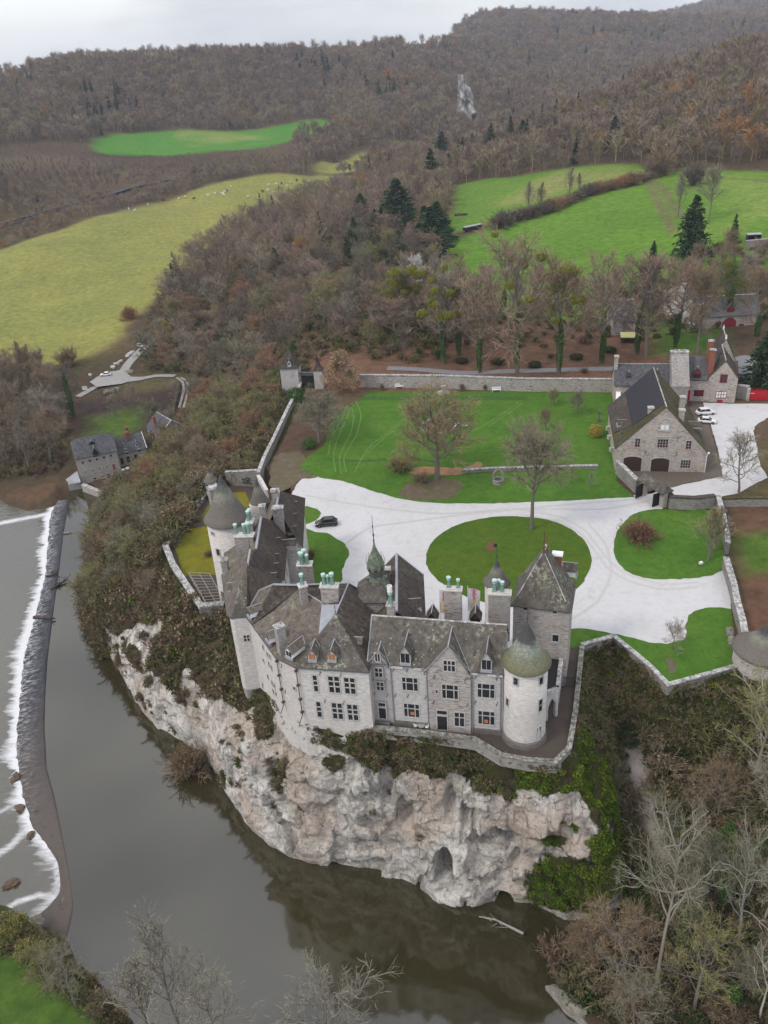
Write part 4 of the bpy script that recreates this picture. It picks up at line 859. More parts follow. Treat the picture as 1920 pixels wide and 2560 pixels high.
# spire tower
sx_, sy_ = -2.4, 100.9; sm_ = 2.35
m = MB(); m.box((sx_, sy_, 4), (4.5, 4.5, 10), -.13); m.build('spire_tower_wall', M['wall_tower'], K_)
window(K_, (np.array([sx_-.3, sy_-2.28]), np.array([.99, -.13]), np.array([-.13, -.99]), 1), -1.2, -.6, 12.3, 13.0, 2, (), 'glass_warm')
nk = (-1.75, 101.2)
e_ = [(sx_+(a*math.cos(-.13)-b*math.sin(-.13))*2.6, sy_+(a*math.sin(-.13)+b*math.cos(-.13))*2.6, 13.9) for a, b in ((-1, -1), (1, -1), (1, 1), (-1, 1))]
k_ = [(sx_+.4+(a*math.cos(-.13)-b*math.sin(-.13))*.95, sy_+.3+(a*math.sin(-.13)+b*math.cos(-.13))*.95, 16.2) for a, b in ((-1, -1), (1, -1), (1, 1), (-1, 1))]
roof(K_, [[e_[i], e_[(i+1) % 4], k_[(i+1) % 4], k_[i]] for i in range(4)], 'slate', 'spire_base_roof')
sp = MB(); sp.lathe((nk[0], nk[1], 15.3), [(2.0, -.4), (1.55, .2), (1.22, 1.0), (1.05, 1.65)], 8, 0, .39)
sp.lathe((nk[0], nk[1], 16.95), [(1.16, 0), (1.16, .3), (1.06, .35)], 8, 1, .39)
sp.lathe((nk[0], nk[1], 17.25), [(1.02, 0), (1.32, .7), (1.36, 1.3), (1.15, 2.1), (.8, 2.9), (.46, 3.7), (.2, 4.5), (.09, 5.3), (.05, 5.9)], 8, 0, .39)
SPI = sp.build('bulb_spire', [M['verdigris'], M['lead_dark']], K_)
for i in range(8):
    a = .39+math.pi/8+i*math.pi/4; ca, sa = math.cos(a), math.sin(a); F = (np.array([nk[0]+ca*1.24, nk[1]+sa*1.24]), np.array([-sa, ca]), np.array([ca, sa]), 1)
    g = MB(); fbox(g, F, -.2, .2, -.2, .06, 18.0, 18.35); g.build('spire_opening', M['iron'], SPI)
    g = MB(); g.tube([fp(F, 0, .05, 18.6), fp(F, 0, .12, 19.4), fp(F, 0, -.02, 20.2)], .035, 3); g.build('crocket', M['verdigris'], SPI)
    if i % 2:
        g = MB(); F2 = (np.array([nk[0]+ca*1.35, nk[1]+sa*1.35]), F[1], F[2], 1); fbox(g, F2, -.3, .3, -.6, .12, 15.9, 16.35); fbox(g, F2, -.36, .36, -.6, .22, 16.353, 16.42); g.build('spire_lucarne', M['verdigris'], SPI)
spike(K_, nk[0], nk[1], 22.9, 4.0, .055)
# polygonal river wing
A1, A2, A3, A4, A5 = P('h', 345, 1350, 11), P('h', 1440, 1425, 11), P('g', 885, 1560, 11), P('g', 450, 955, 11), P('g', 225, 975, 11); A6 = P('g', 165, 930, 11)
A7 = P('g', 85, 330, 11)
def ins(p, q=.25): c = np.array([-11., 99.]); d = c-np.array(p[:2]); d /= np.hypot(*d); return tuple(np.array(p[:2])+d*q)
m = MB(); m.prism([ins(A4), ins(A3), ins(A1), ins(A2), (-2.6, 92), (-3.2, 100.6), (-20, 103)], -6, 10.95); WW = m.build('river_wing_wall', M['wall_white'], K_)
m = MB(); n_ = 10; c_ = ((A4[0]+A6[0])/2+.3, (A4[1]+A6[1])/2+1.5)
tur = [ins(A4, .3), ins(A5, .3), ins(A6, .3), ins(A7, .3), (-18, 118), (-17.5, 106)]
m.prism(tur, -3.2, 10.95); m.build('left_range_wall', M['wall_white'], K_)
m = MB(); tb_ = [np.array(q) for q in (ins(A4, .3), ins(A5, .3), ins(A6, .3), (A6[0]+1.0, A6[1]+2.6), (A4[0]-.3, A4[1]+2.8))]; cc = sum(tb_)/5
for q0, q1, s0, s1 in ((-3.2, -5.5, 1.0, .86), (-5.5, -7.2, .86, .5)):
    vs = [(*(cc+(q-cc)*s0), q0) for q in tb_]+[(*(cc+(q-cc)*s1), q1) for q in tb_]
    m.add(vs, [((i+1) % 5, i, 5+i, 5+(i+1) % 5) for i in range(5)])
m.build('turret_foot', M['wall_dark'], K_)
g_ = lambda x, y, z: P('g', x, y, z)
AP = P('h', 940, 560, 16); RB = P('h', 1135, 100, 16); RL, RR_ = g_(845, 480, 16), g_(1220, 490, 15.8)
R1p, R2p, V_ = g_(1225, 540, 15.2), P('h', 740, 395, 14.8), P('h', 690, 865, 13)
roof(K_, [[A1, A2, AP]], 'slate', 'pyramid_roof')
EB = (-1.2, 96.0, 11)
roof(K_, [[A2, EB, RB, AP]], 'slate_dark_shaded', 'court_slope_roof')
roof(K_, [[A3, A1, V_, R2p], [A4, A3, R2p, R1p], [A1, AP, V_]], 'slate_brown_lit', 'river_wing_roof')
roof(K_, [[V_, AP, P('h', 1010, 415, 15.2), P('h', 750, 425, 14.7), R2p]], 'lead', 'lead_valley')
VL = g_(540, 1070, 11.15)
roof(K_, [[RL, VL, R1p, RR_]], 'slate_dark_shaded', 'south_slope_roof')
roof(K_, [[RL, g_(640, 568, 14.4), g_(500, 812, 11.9), A4, VL]], 'slate_brown_lit', 'west_hip_roof')
roof(K_, [[RR_, RL, (-16.5, 106.5, 11), (-4, 105.5, 11), RB]], 'slate_dark_shaded', 'north_slope_roof')
roof(K_, [[RB, RR_, R1p, R2p, P('h', 1010, 415, 15.2), AP]], 'slate_dark_shaded', 'inner_roof')
# left range: three roofs in a row
TA = g_(465, 200, 18); TBk = P('e', 745, 1150, 18)
roof(K_, [[TA, A6, A5], [TA, A5, A4, g_(500, 812, 11.9)]], 'slate', 'turret_hip_roof')
roof(K_, [[TA, A6, A7, P('e', 745, 1150, 18)]], 'slate_brown_lit', 'west_slope_roof')
R2n, R2f = P('e', 830, 1140, 18), P('e', 905, 670, 18); E2n, E2f = P('e', 1255, 1590, 12), P('e', 1320, 785, 12)
roof(K_, [[TA, g_(500, 812, 11.9), g_(640, 568, 14.4), RL, E2n, R2n, TBk]], 'slate_dark_shaded', 'east_slope_roof')
W2n, W2f = (-24.8, 108.5, 12), (-24.4, 125, 12)
mid_e = lambda a, b, k, dr: tuple(a[i]*(1-k)+b[i]*k-(dr if i == 2 else 0) for i in range(3))
roof(K_, [[R2n, E2n, mid_e(E2n, E2f, 1, 0), R2f]], 'slate_dark_shaded', 'range_roof'); roof(K_, [[R2f, E2f, W2f]], 'slate', 'range_hip_roof'); roof(K_, [[R2n, R2f, W2f, W2n]], 'slate_brown_lit', 'range_west_roof')  # light painted per slope: darker slate to the right, lighter to the left
m = MB(); m.prism([(-24.5, 108), (-16.9, 107.5), (-17.0, 125.5), (-24.2, 125)], -.5, 11.9); m.build('middle_range_wall', M['wall_white'], K_)
FE = frame((-16.9, 107.5), (-17.0, 125.5))
for u in (2.5, 5.5, 8.5, 11.5, 14.5):
    for z in (8.7, 5.2): window(K_, FE, u-.3, u+.3, z-.6, z+.6, 1, (.5,))
R3n, R3f = P('e', 1130, 530, 17), P('e', 1172, 275, 17); E3n, E3f = P('e', 1530, 1090, 11), P('e', 1560, 385, 11); W3n, W3f = (-22.2, 120.5, 11), (-22.0, 134, 11)
E3n = (E3n[0], E3n[1]-1, 11)
roof(K_, [[R3n, E3n, E3f, R3f]], 'slate_dark_shaded', 'far_range_roof'); roof(K_, [[R3f, E3f, W3f]], 'slate', 'far_hip_roof'); roof(K_, [[R3f, W3f, W3n, R3n]], 'slate_brown_lit', 'far_west_roof')
m = MB(); m.prism([(-21.9, 120), (-14.6, 119), (-15.0, 136), (-21.8, 133.6)], -.5, 10.9); m.build('far_range_wall', M['wall_white'], K_)
m = MB()
m.tube([R2n, R2f], .2, 6); m.tube([R3n, R3f], .2, 6); m.tube([TA, TBk], .17, 6); m.tube([RL, RR_], .17, 5); m.tube([RR_, RB], .13, 5); m.tube([AP, RB], .13, 5); m.tube([R1p, R2p], .12, 5); m.tube([R2p, P('h', 750, 425, 14.7)], .12, 5)
m.tube([RL, g_(640, 568, 14.4), g_(500, 812, 11.9)], .13, 5); m.build('ridge_lead', M['lead'], K_)
m = MB()
for a, b in ((A1, A2), (A3, A1), (A4, A3), (A5, A4), (A6, A5), (A7, A6)): m.tube([(a[0], a[1], a[2]-.12), (b[0], b[1], b[2]-.12)], .13, 5)
m.build('gutter', M['lead_dark'], K_)
# river wing windows
def cell(F, A_, B_, c, x, y, w, h):
    u, z = PV(c, x, y, A_, B_); return u-w/2, u+w/2, z-h/2, z+h/2
WA, WB = ins(A1), ins(A2); FW = frame(WA, WB)
def grid(x0, y0, x1, y1, cols, rows):
    u0, z1 = PV('C', x0, y0, WA, WB); u1, z0 = PV('C', x1, y1, WA, WB); n = len(rows)
    window(K_, FW, u0, u1, z0, z1, cols, rows, bar=.2)
for q in [(835,708,890,860,1,(.33,.62)),(980,716,1098,875,2,(.30,.62)),(1130,730,1243,886,2,(.30,.62)),(868,958,925,1102,1,(.33,.62)),(1015,968,1125,1122,2,(.33,.62)),(1160,982,1268,1134,2,(.33,.62))]: grid(*q)
F3 = frame(ins(A4), ins(A3)); F31 = frame(ins(A3), ins(A1))
for x, y in ((370,445),(410,510),(435,530),(425,600),(450,640),(455,780),(478,810),(467,860),(493,885),(375,570),(415,720),(500,1000),(515,1030),(365,800)):
    u, z = PV('C', x, y, ins(A4), ins(A3))
    if .5 < u < F3[3]-.4: window(K_, F3, u-.22, u+.22, z-.42, z+.42, 1, (), sur=.1)
u, z = PV('C', 665, 832, ins(A3), ins(A1)); window(K_, F31, u-.2, u+.2, z-.25, z+.25, 1, ())
for c, x, y in (('C',905,690),('C',1100,705),('C',952,948),('C',1128,965)):
    u, z = PV(c, x, y, WA, WB); anchor(K_, FW, u, z, .5)
for c, x, y in (('C',543,620),('C',580,860)):
    u, z = PV(c, x, y, ins(A3), ins(A1)); anchor(K_, F31, u, z, .55)
for q in (ins(A3, .1), ins(A1, .1)):
    m = MB(); m.tube([(q[0], q[1]-.1, 10.8), (q[0], q[1]-.1, 2.2), (q[0]-.5, q[1]-.9, 1.2)], .07, 5)
    for z in (10.2, 7.6, 5.0, 2.6): m.box((q[0], q[1]-.1, z), (.45, .3, .28), .5)
    m.build('drainpipe', M['rust'], K_)
u, z = PV('g', 455, 1275, ins(A5, .3), ins(A4, .3)); window(K_, frame(ins(A5, .3), ins(A4, .3)), u-.42, u+.42, z-.55, z+.55, 2, (.5,), sur=.1)
# dormers of the river wing
for x, y in ((600, 1245), (890, 1250)):
    p_ = P('h', x, y, 12.1); dormer(K_, (np.array([p_[0], p_[1]]), FW[1], FW[2], 1), 0, 12.1, 1.15, 1.1, 1.9, .75, 'glass_warm', 'trim', 'slate')
F31o = frame(ins(A3), ins(A1))
p_ = P('h', 255, 1200, 12.0); dormer(K_, (np.array(p_[:2]), F31o[1], F31o[2], 1), 0, 12.0, 1.3, 1.0, 2.6, .7, 'glass', 'white', 'slate_brown_lit')
p_ = P('g', 775, 1300, 12.2); dormer(K_, (np.array(p_[:2]), F3[1], F3[2], 1), 0, 12.0, 1.4, 1.0, 2.2, .5, 'glass', 'white', 'slate_brown_lit')
p_ = P('g', 495, 950, 12.0); dormer(K_, (np.array(p_[:2]), F3[1], F3[2], 1), 0, 12.0, 1.3, 1.0, 2.4, .5, 'glass', 'white', 'slate_brown_lit')
Fw_ = (np.array([0., 0.]), np.array([.2, -.98])*-1, np.array([-.98, -.2]), 1)
for x, y in ((190, 580),):
    p_ = P('g', x, y, 12.2); dormer(K_, (np.array(p_[:2]), Fw_[1], Fw_[2], 1), 0, 12.0, 1.4, 1.1, 2.2, .5, 'glass', 'white', 'slate_brown_lit')
Fe_ = (np.array([0., 0.]), np.array([0., -1.])*-1, np.array([1., 0.]), 1)
for c, x, y, z in (('e',1190,1060,13.2),('e',1165,1300,13.2),('e',1160,1440,13.2),('g',900,400,13.2),('e',1440,520,12.2),('e',1430,700,12.2),('e',1420,890,12.2),('e',1415,1080,12.2)):
    p_ = P(c, x, y, z); dormer(K_, (np.array(p_[:2]), Fe_[1], Fe_[2], 1), 0, z-.2, 1.2, .8, 2.0, .5, 'glass', 'trim', 'slate_dark_shaded')
p_ = P('h', 1340, 1030, 12.0); dormer(K_, (np.array(p_[:2]), np.array([.2, .98]), np.array([.98, -.2]), 1), 0, 12.0, 1.3, .9, 2.2, .5, 'glass', 'white', 'slate')
# chimneys of the river wing and the left range
p_ = P('g', 935, 1110, 15.8); chimney(K_, (p_[0], p_[1]+.1), 1.25, 1.1, .55, 10.5, 15.8, (), 'wall_dark', 'coping', capo=.08)
p_ = P('h', 450, 150, 17.2); chimney(K_, (p_[0], p_[1]+.1), 1.1, 1.0, .3, 12, 17.2, [(0, 0, 1.1)], 'wall_dark', 'wall_white')
p_ = P('h', 850, 165, 17.6); chimney(K_, (p_[0], p_[1]+.3), 2.5, 1.1, -.15, 11, 17.6, [(-.75, 0, 1.1), (-.2, .1, .9), (.45, 0, 1.2)], 'wall_tower', 'wall_white')
p_ = P('e', 1540, 1390, 15.0); chimney(K_, (p_[0]+.1, p_[1]+.4), 2.2, 1.3, -.1, 3, 15.0, [(-.75, .5, 1.0), (.0, .5, 1.3), (-.3, -.3, 1.3), (.5, -.3, 1.05)], 'wall_dark', 'wall_white')
p_ = P('e', 650, 960, 17.8); chimney(K_, (p_[0], p_[1]+.4), 3.0, 1.2, -.1, 8, 17.8, [(-1.25, .1, 1.1), (.15, .1, 1.1), (.75, .1, 1.2)], 'wall_dark', 'wall_white')
p_ = P('e', 735, 750, 17.8); chimney(K_, (p_[0], p_[1]+.3), 1.1, 1.5, -.1, 8, 17.8, [(-.1, -.1, 1.1), (0, .5, 1.1)], 'wall_dark', 'wall_white')
p_ = P('e', 350, 1320, 14.5); chimney(K_, (p_[0], p_[1]+.3), 1.0, 1.0, 0, 6, 14.5, (), 'wall_dark', 'coping')
p_ = P('e', 915, 520, 19.0); chimney(K_, (p_[0], p_[1]+.3), .9, .9, 0, 14, 19.0, (), 'wall_dark', 'coping')
p_ = P('e', 1145, 550, 17.6); chimney(K_, (p_[0], p_[1]+.4), 1.7, 1.1, 0, 8, 17.6, (), 'wall_dark', 'coping')
p_ = P('e', 1105, 290, 18.2); chimney(K_, (p_[0], p_[1]+.3), 1.2, 1.0, 0, 12, 18.2, (), 'wall_dark', 'coping')
p_ = P('e', 165, 255, 12); chimney(K_, (p_[0]+.3, p_[1]+.5), 2.0, 1.6, .5, -3, 12, (), 'wall_dark', 'coping')
# big left round tower, small cone tower behind
LC_ = (-27.5, 126.8)
t_ = MB(); t_.lathe((LC_[0], LC_[1], -3.2), [(3.95, 0), (3.8, 6), (3.7, 17)], 48); LT = t_.build('great_tower_wall', M['wall_white'], K_, True)
a_ = zc_ = None
cone_roof(K_, LC_, 4.15, 13.9, 22.3, 'cone_grey'); 
for x, y, w, h in [(270, 1190, .7, 1.3), (185, 910, .5, .4)]: twin(LT, LC_, 3.78, 'e', x, y, w, h, rows=())
pipe(K_, [P('e', 412, 845, 13.2), P('e', 455, 1030, 10)], .1)
t_ = MB(); t_.lathe((-22.7, 131.9, -.5), [(1.6, 0), (1.55, 14.0)], 28); t_.build('slim_tower_wall', M['wall_white'], K_, True)
cone_roof(K_, (-22.4, 132.4), 1.9, 13.4, 18.3, 'cone_grey')
m = MB(); m.prism([(-24.6, 108), (-24.4, 123), (-28.2, 123), (-25.4, 107.5)], -3.2, 8.6); m.build('west_lean_to_wall', M['wall_white'], K_)
roof(K_, [[(-24.4, 108.5, 11.2), (-24.4, 123.4, 11.2), (-28.5, 123.4, 8.7), (-25.8, 107.2, 8.7)]], 'slate_brown_lit', 'west_lean_to_roof')
spike(K_, AP[0], AP[1], 16, 2.2, .04, mat='rust'); spike(K_, TBk[0], TBk[1], 18, 1.8, .04); spike(K_, R3f[0], R3f[1], 17, 1.6, .04); spike(K_, TA[0], TA[1], 18, 1.5, .04)
# ------------------------------------------------------------------ court, lawns, lanes: thin sheets on the plateau
ZZ = lambda *pts: [P('Z', *q) for q in pts]
sheet('court_gravel', ZZ((640,1048),(652,1036),(690,1024),(745,1028),(805,1048),(870,1068),(960,1078),(1060,1078),(1200,1073),(1370,1070),(1402,1064),(1418,1055),(1440,1062),(1430,1096),(1425,1150),(1430,1200),(1480,1215),(1550,1205),(1566,1228),(1574,1260),(1582,1335),(1525,1335),(1497,1345),(1495,1385),(1440,1412),(1395,1400),(1340,1386),(1290,1376),(1215,1374),(1000,1450),(800,1420),(600,1320),(590,1150)), .05, M['gravel'])
sheet('back_lawn', ZZ((648,1010),(665,985),(700,962),(722,900),(748,852),(800,846),(1000,847),(1330,842),(1331,1040),(1372,1074),(1200,1083),(1060,1088),(960,1088),(905,1084),(860,1077),(800,1060),(760,1045),(730,1038),(690,1032)), .09, M['lawn'], sm=0)
sheet('oval_lawn', ZZ((920,1212),(926,1184),(945,1160),(975,1140),(1015,1126),(1060,1118),(1105,1116),(1160,1119),(1205,1130),(1242,1150),(1267,1176),(1277,1206),(1272,1236),(1255,1262),(1225,1290),(1170,1310),(1100,1312),(1040,1300),(1000,1286),(955,1262),(930,1238)), .09, M['lawn_olive'], sm=4)
a_ = lambda *pts: [P('A', *q) for q in pts]
sheet('small_lawn', a_((860,295),(940,300),(985,320),(1002,350),(975,390),(935,415),(880,435),(840,440)), .09, M['lawn'], sm=3)
sheet('side_lawn', a_((850,498),(960,500),(1060,512),(1140,556),(1205,605),(1238,660),(1228,715),(1195,770),(1174,830),(1176,900),(1100,960),(900,960),(820,900)), .09, M['lawn'], sm=3)
sheet('gatehouse_lawn', ZZ((1413,1100),(1470,1104),(1560,1106),(1566,1180),(1566,1232),(1500,1249),(1440,1252),(1390,1249),(1350,1232),(1328,1205),(1326,1170),(1340,1138),(1368,1112)), .09, M['lawn'], sm=2)
sheet('corner_lawn', ZZ((1226,1359),(1260,1359),(1290,1363),(1340,1372),(1400,1388),(1440,1392),(1476,1384),(1483,1372),(1482,1350),(1487,1330),(1505,1317),(1530,1312),(1580,1315),(1588,1400),(1592,1440),(1447,1478),(1385,1420),(1320,1380),(1258,1397),(1226,1400)), .09, M['lawn'])
sheet('terrace_path', ZZ((815,1575),(940,1585),(1030,1594),(1078,1634),(1130,1650),(1205,1650),(1232,1600),(1255,1402),(1226,1372),(1200,1450),(1000,1500),(850,1540)), .06, M['darkpath'])
sheet('yard_cobbles', [P('D', *q) for q in [(305,1000),(300,1060),(500,1280),(560,1390),(620,1395),(700,1370),(760,1350),(900,1310),(1260,1235),(1200,1000),(1130,740),(1085,600),(1000,560),(900,800),(400,900)]], .05, M['yardstone'])
sheet('yard_gravel', [P('D', *q) for q in [(1085,590),(1370,600),(1700,600),(1900,640),(1900,700),(1659,722),(1540,800),(1530,850),(1560,1000),(1590,1150),(1659,1250),(1500,1330),(1400,1390),(1250,1420),(1180,1430),(820,1442),(760,1400),(730,1360),(900,1316),(1262,1240),(1215,1000),(1150,760)]], .08, M['gravel'])
sheet('dead_leaf_bed', ZZ((1410,1235),(1500,1175),(1562,1150),(1568,1225),(1500,1235)), .06, M['litter'])
sheet('dirt_patch', ZZ((596,985),(648,975),(662,1000),(690,1028),(655,1036),(640,1046),(606,1062),(580,1040)), .06, M['dirt'], sm=3)
gl = lambda *pts: [P('l', *q, -3) for q in pts]
sheet('garden_lawn', gl((285,935),(440,690),(700,660),(840,1000),(900,1260),(600,1250),(390,1275)), -2.93, M['lawn_yellow'])
sheet('garden_lawn', gl((555,590),(700,395),(760,560),(640,590)), -2.93, M['lawn_yellow']); sheet('garden_lawn', gl((940,262),(1135,245),(1200,400),(1190,480),(1060,420),(960,300)), -2.93, M['lawn_yellow'])
sheet('garden_path', gl((170,900),(640,260),(700,200),(1230,190),(1260,560),(880,1590),(600,1640)), -2.965, M['darkpath'])
def strip(name, pts, w, z, mat, kind='structure'):
    A = resamp(pts, max(12, len(pts)*6)); t = np.gradient(A[:, :2], axis=0); t /= np.hypot(t[:, 0], t[:, 1])[:, None]+1e-9; n = np.c_[-t[:, 1], t[:, 0]]
    zz = np.full(len(A), z) if z is not None else None
    if zz is None: Lf = hsurf(A[:, 0]+n[:, 0]*w/2, A[:, 1]+n[:, 1]*w/2); Rt = hsurf(A[:, 0]-n[:, 0]*w/2, A[:, 1]-n[:, 1]*w/2); zc = np.maximum(Lf, Rt)+.25; zl = zr_ = zc
    else: zl = zr_ = zz
    V = np.r_[np.c_[A[:, :2]+n*w/2, zl], np.c_[A[:, :2]-n*w/2, zr_]]; k = len(A); F = np.c_[np.arange(k-1), k+np.arange(k-1), k+np.arange(1, k), np.arange(1, k)]
    V3 = V; nz_ = np.cross(V3[F[0, 1]]-V3[F[0, 0]], V3[F[0, 2]]-V3[F[0, 0]])[2]
    if nz_ < 0: F = F[:, ::-1]
    o = np_mesh(name, V, F, mat); o['kind'] = kind; return o
for pts in ([(395,195),(420,260),(400,350),(340,460),(350,530)],[(370,205),(385,270),(370,350),(320,450),(325,540)],[(380,200),(350,280),(310,370),(290,450),(300,530)],[(360,200),(330,280),(280,370),(265,450)],[(620,280),(540,350),(470,400),(420,470),(390,530)],[(640,270),(560,345),(500,395),(450,440)],[(1165,200),(1080,260),(1000,310),(940,340)],[(1180,205),(1100,262),(1020,315)]):
    strip('tyre_track', [P('G', *q) for q in pts], .32, .13, M['track'])
for pts, w in (([(330,183),(700,180),(740,180)], 2.5), ([(860,180),(1200,182)], 2.5), ([(240,470),(420,478),(540,470)], 1.2)):
    strip('mown_stripe', [P('G', *q) for q in pts], w, .12, M['trackdark'])
for pts, w in (([('F',-150,215),('F',150,270),('F',330,370),('F',430,500),('F',560,640),('F',700,710),('F',900,760),('F',1150,745)], .55), ([('F',-150,250),('F',130,300),('F',300,395),('F',400,520),('F',500,650),('F',660,740),('F',880,795),('F',1150,780)], .55), ([('Z',660,1070),('Z',800,1095),('Z',950,1110),('Z',1100,1100),('Z',1300,1100),('Z',1400,1082)], .6), ([('Z',740,1180),('Z',800,1140),('Z',900,1125),('Z',1000,1112),('Z',1200,1092),('Z',1380,1078)], .6), ([('Z',1230,1340),('Z',1290,1300),('Z',1320,1240),('Z',1310,1180),('Z',1270,1130)], .5)):
    RZ = globals().get('RZ', .058)+.005; strip('wheel_rut', [P(*q) for q in pts], w, RZ, M['rut'])
strip('avenue_lane', [P('Z', *q) for q in [(300,720),(560,770),(720,770),(800,792),(900,798),(1000,806),(1100,802),(1290,797),(1500,790),(1590,775),(1660,790),(1800,800)]][2:], 3.2, .05, M['asphalt'])
sheet('lane_yard', [P('k', *q) for q in [(1360,910),(1480,900),(1520,1060),(1560,1180),(1400,1180),(1370,1100)]], .07, M['asphalt'])
lane = [T('E', *q) for q in [(905,100),(860,130),(820,170),(780,210),(740,255),(712,300),(700,340),(670,365)]]
strip('valley_lane', lane, 3.8, None, M['palepath'])
strip('valley_track', [T('E', *q) for q in [(1010,325),(900,325),(800,345),(700,360),(620,370),(540,395),(450,445)]], 3.0, None, M['palepath'])
sheet('lane_parking', [T('E', *q) for q in [(520,370),(560,335),(640,300),(700,290),(760,330),(830,330),(700,375),(560,400)]], float(T('E',640,340)[2])+.35, M['palepath'])
for dx in (-14, 14): strip('wheel_track', [T('E', x+dx*.9, y) for x, y in [(1030,335),(1065,360),(1072,400),(1062,450),(1045,510)]], .9, None, M['palepath'])
rail = strip('railway_track', [T('n', *q) for q in [(-200,985),(0,930),(120,897),(250,860),(400,822),(560,775),(720,738)]], 6.5, None, plain('dark_ballast', (.05, .045, .045), .9, .3))
strip('railway_wall', [(p[0], p[1], p[2]) for p in [T('n', *q) for q in [(-200,1000),(0,948),(120,912),(250,875)]]], 2.2, None, plain('black_railway_wall', (.02, .018, .02), .9, .3))
# ------------------------------------------------------------------ walls
def wallrun(name, pts, w, h, label, cat='wall', mat='garden_wall', z=None, cap=.22, base=-.6, over=.12, capm='coping', closed=False):
    """stone wall along pts (their z = ground), h high above it"""
    r = empty(name, tuple(pts[0])); tag(r, label, cat); b = MB(); c = MB(); n = len(pts)
    A = [np.array(p[:2]) for p in pts]; nrm = []
    for i in range(n):
        a = A[max(i-1, 0)]; q = A[min(i+1, n-1)]; d1 = A[i]-a if i else q-A[i]; d2 = q-A[i] if i < n-1 else A[i]-a
        d1 = d1/np.hypot(*d1); d2 = d2/np.hypot(*d2); m_ = d1+d2; m_ = m_/np.hypot(*m_); k = 1/max(.5, m_@d1); nrm.append(np.array([-m_[1], m_[0]])*k)
    for (mb, ww, z0f, z1f) in ((b, w/2, lambda p: p[2]+base, lambda p: p[2]+h), (c, w/2+over, lambda p: p[2]+h+.003, lambda p: p[2]+h+cap)):
        vs = []
        for i, p in enumerate(pts):
            for s_, zf in ((1, z0f), (-1, z0f), (-1, z1f), (1, z1f)): vs.append((*(A[i]+nrm[i]*ww*s_), zf(p)))
        fs = [(0, 1, 2, 3), tuple(4*(n-1)+k for k in (3, 2, 1, 0))]
        for i in range(n-1):
            for k in range(4): fs.append((4*i+k, 4*i+4+k, 4*i+4+(k+1) % 4, 4*i+(k+1) % 4))
        mb.add(vs, fs)
    b.build('masonry', M[mat], r); c.build('coping', M[capm], r); return r
wallrun('garden_parapet', [P('l', *q, -2.0) for q in [(655,245),(400,600),(163,900),(255,1130),(430,1400),(600,1640),(700,1622),(880,1608)]], .7, 0, 'angular parapet with pale lichened top round the yellowish garden left of the castle', base=-2.5, over=.25, cap=.3, capm='coping')
wallrun('garden_back_wall', [P('e', 385, 70, -1.0), P('e', 868, 45, 0)], .6, 1.2, 'dark rubble wall with pale coping at the back of the small castle garden', base=-3)
wallrun('orchard_wall', [P('Z', *q) for q in [(560,1035),(573,1000),(595,955),(622,897),(652,838)]], .6, 1.6, 'long narrow wall with pale coping running from the garden to the gate tower', base=-2.5)
wallrun('garden_side_wall', [P('e', *q, 0) for q in [(870,125),(920,200),(1000,350)]], .5, 1.2, 'short white-topped wall slanting down behind the slim cone tower', capm='wall_white', mat='wall_white')
wallrun('back_lawn_wall', [P('G', *q) for q in [(418,128),(800,132),(1200,148),(1620,152)]], .7, 3.6, 'long tall blotched stone wall along the far edge of the green lawn', mat=None or 'wall_tower')
wallrun('terrace_parapet', [P('Z', *q) for q in [(803,1577),(866,1583),(940,1591),(1026,1603),(1048,1616),(1082,1637),(1140,1648),(1200,1652),(1229,1622),(1243,1540),(1257,1402)]], .5, .5, 'low lichened parapet edging the brown terrace around the foot of the round corner tower', base=-1.3, capm='coping_dull')
wallrun('rampart', [P('F', *q) for q in [(300,1220),(535,1155),(700,1290),(800,1375),(930,1510),(1100,1465),(1420,1375)]], .45, .5, 'zigzag rampart with white coping edging the corner lawn above the wooded hollow', base=-1.3, over=.14)
wallrun('end_wall', [P('F', *q) for q in [(1340,640),(1395,830),(1420,960),(1460,1110),(1475,1200)]], .8, 2.2, 'weathered dark-topped wall between the gravel court and the conical turret', base=-2)
wallrun('end_wall', [P('F', *q) for q in [(1285,185),(1320,320),(1345,450),(1355,540)]], .7, 2.2, 'grey wall with slate coping beside the bare hedge, above red leaf litter', base=-1)
wallrun('yard_wall', [P('D', *q) for q in [(322,1215),(400,1290),(498,1390)]], .7, 3.0, 'stone wall curving from the barn corner to the black gate', base=-.5)
wallrun('yard_wall', [P('D', *q) for q in [(740,1440),(800,1520),(1000,1530),(1175,1510)]], .7, 2.6, 'curved rubble wall with dark slate coping right of the black gate', capm='slate_dark_shaded', over=.2, base=-.5)
wallrun('yard_wall', [P('D', *q) for q in [(1180,1508),(1400,1500),(1659,1500),(1900,1490)]], .6, 1.8, 'mossy wall running right under the bare trees beyond the gate', capm='slate_moss', base=-.5)
wallrun('lawn_edge_wall', [P('G', *q) for q in [(898,532),(1050,524),(1250,518),(1535,512)]], .55, .7, 'low white-coped retaining wall crossing the back lawn')
wallrun('yard_wall', [P('D', 1375, 545), P('D', 1478, 560)], .8, 3.4, 'short stone wall between the gatehouse and the red gate', base=-.5)
wallrun('paddock_wall', [T('E', *q) for q in [(1030,372),(1025,420),(1012,480),(1000,540)]], .7, 1.3, 'mossy rubble wall beside the double wheel track near the cottage', mat='garden_wall', capm='slate_moss')
wallrun('quay_wall', [P('j', 285, 870, -28), P('j', 430, 930, -28.2), P('j', 650, 1010, -28.2)], .9, .3, 'rubble quay wall below the mill garden at the water', mat='mill_wall', base=-3.2)
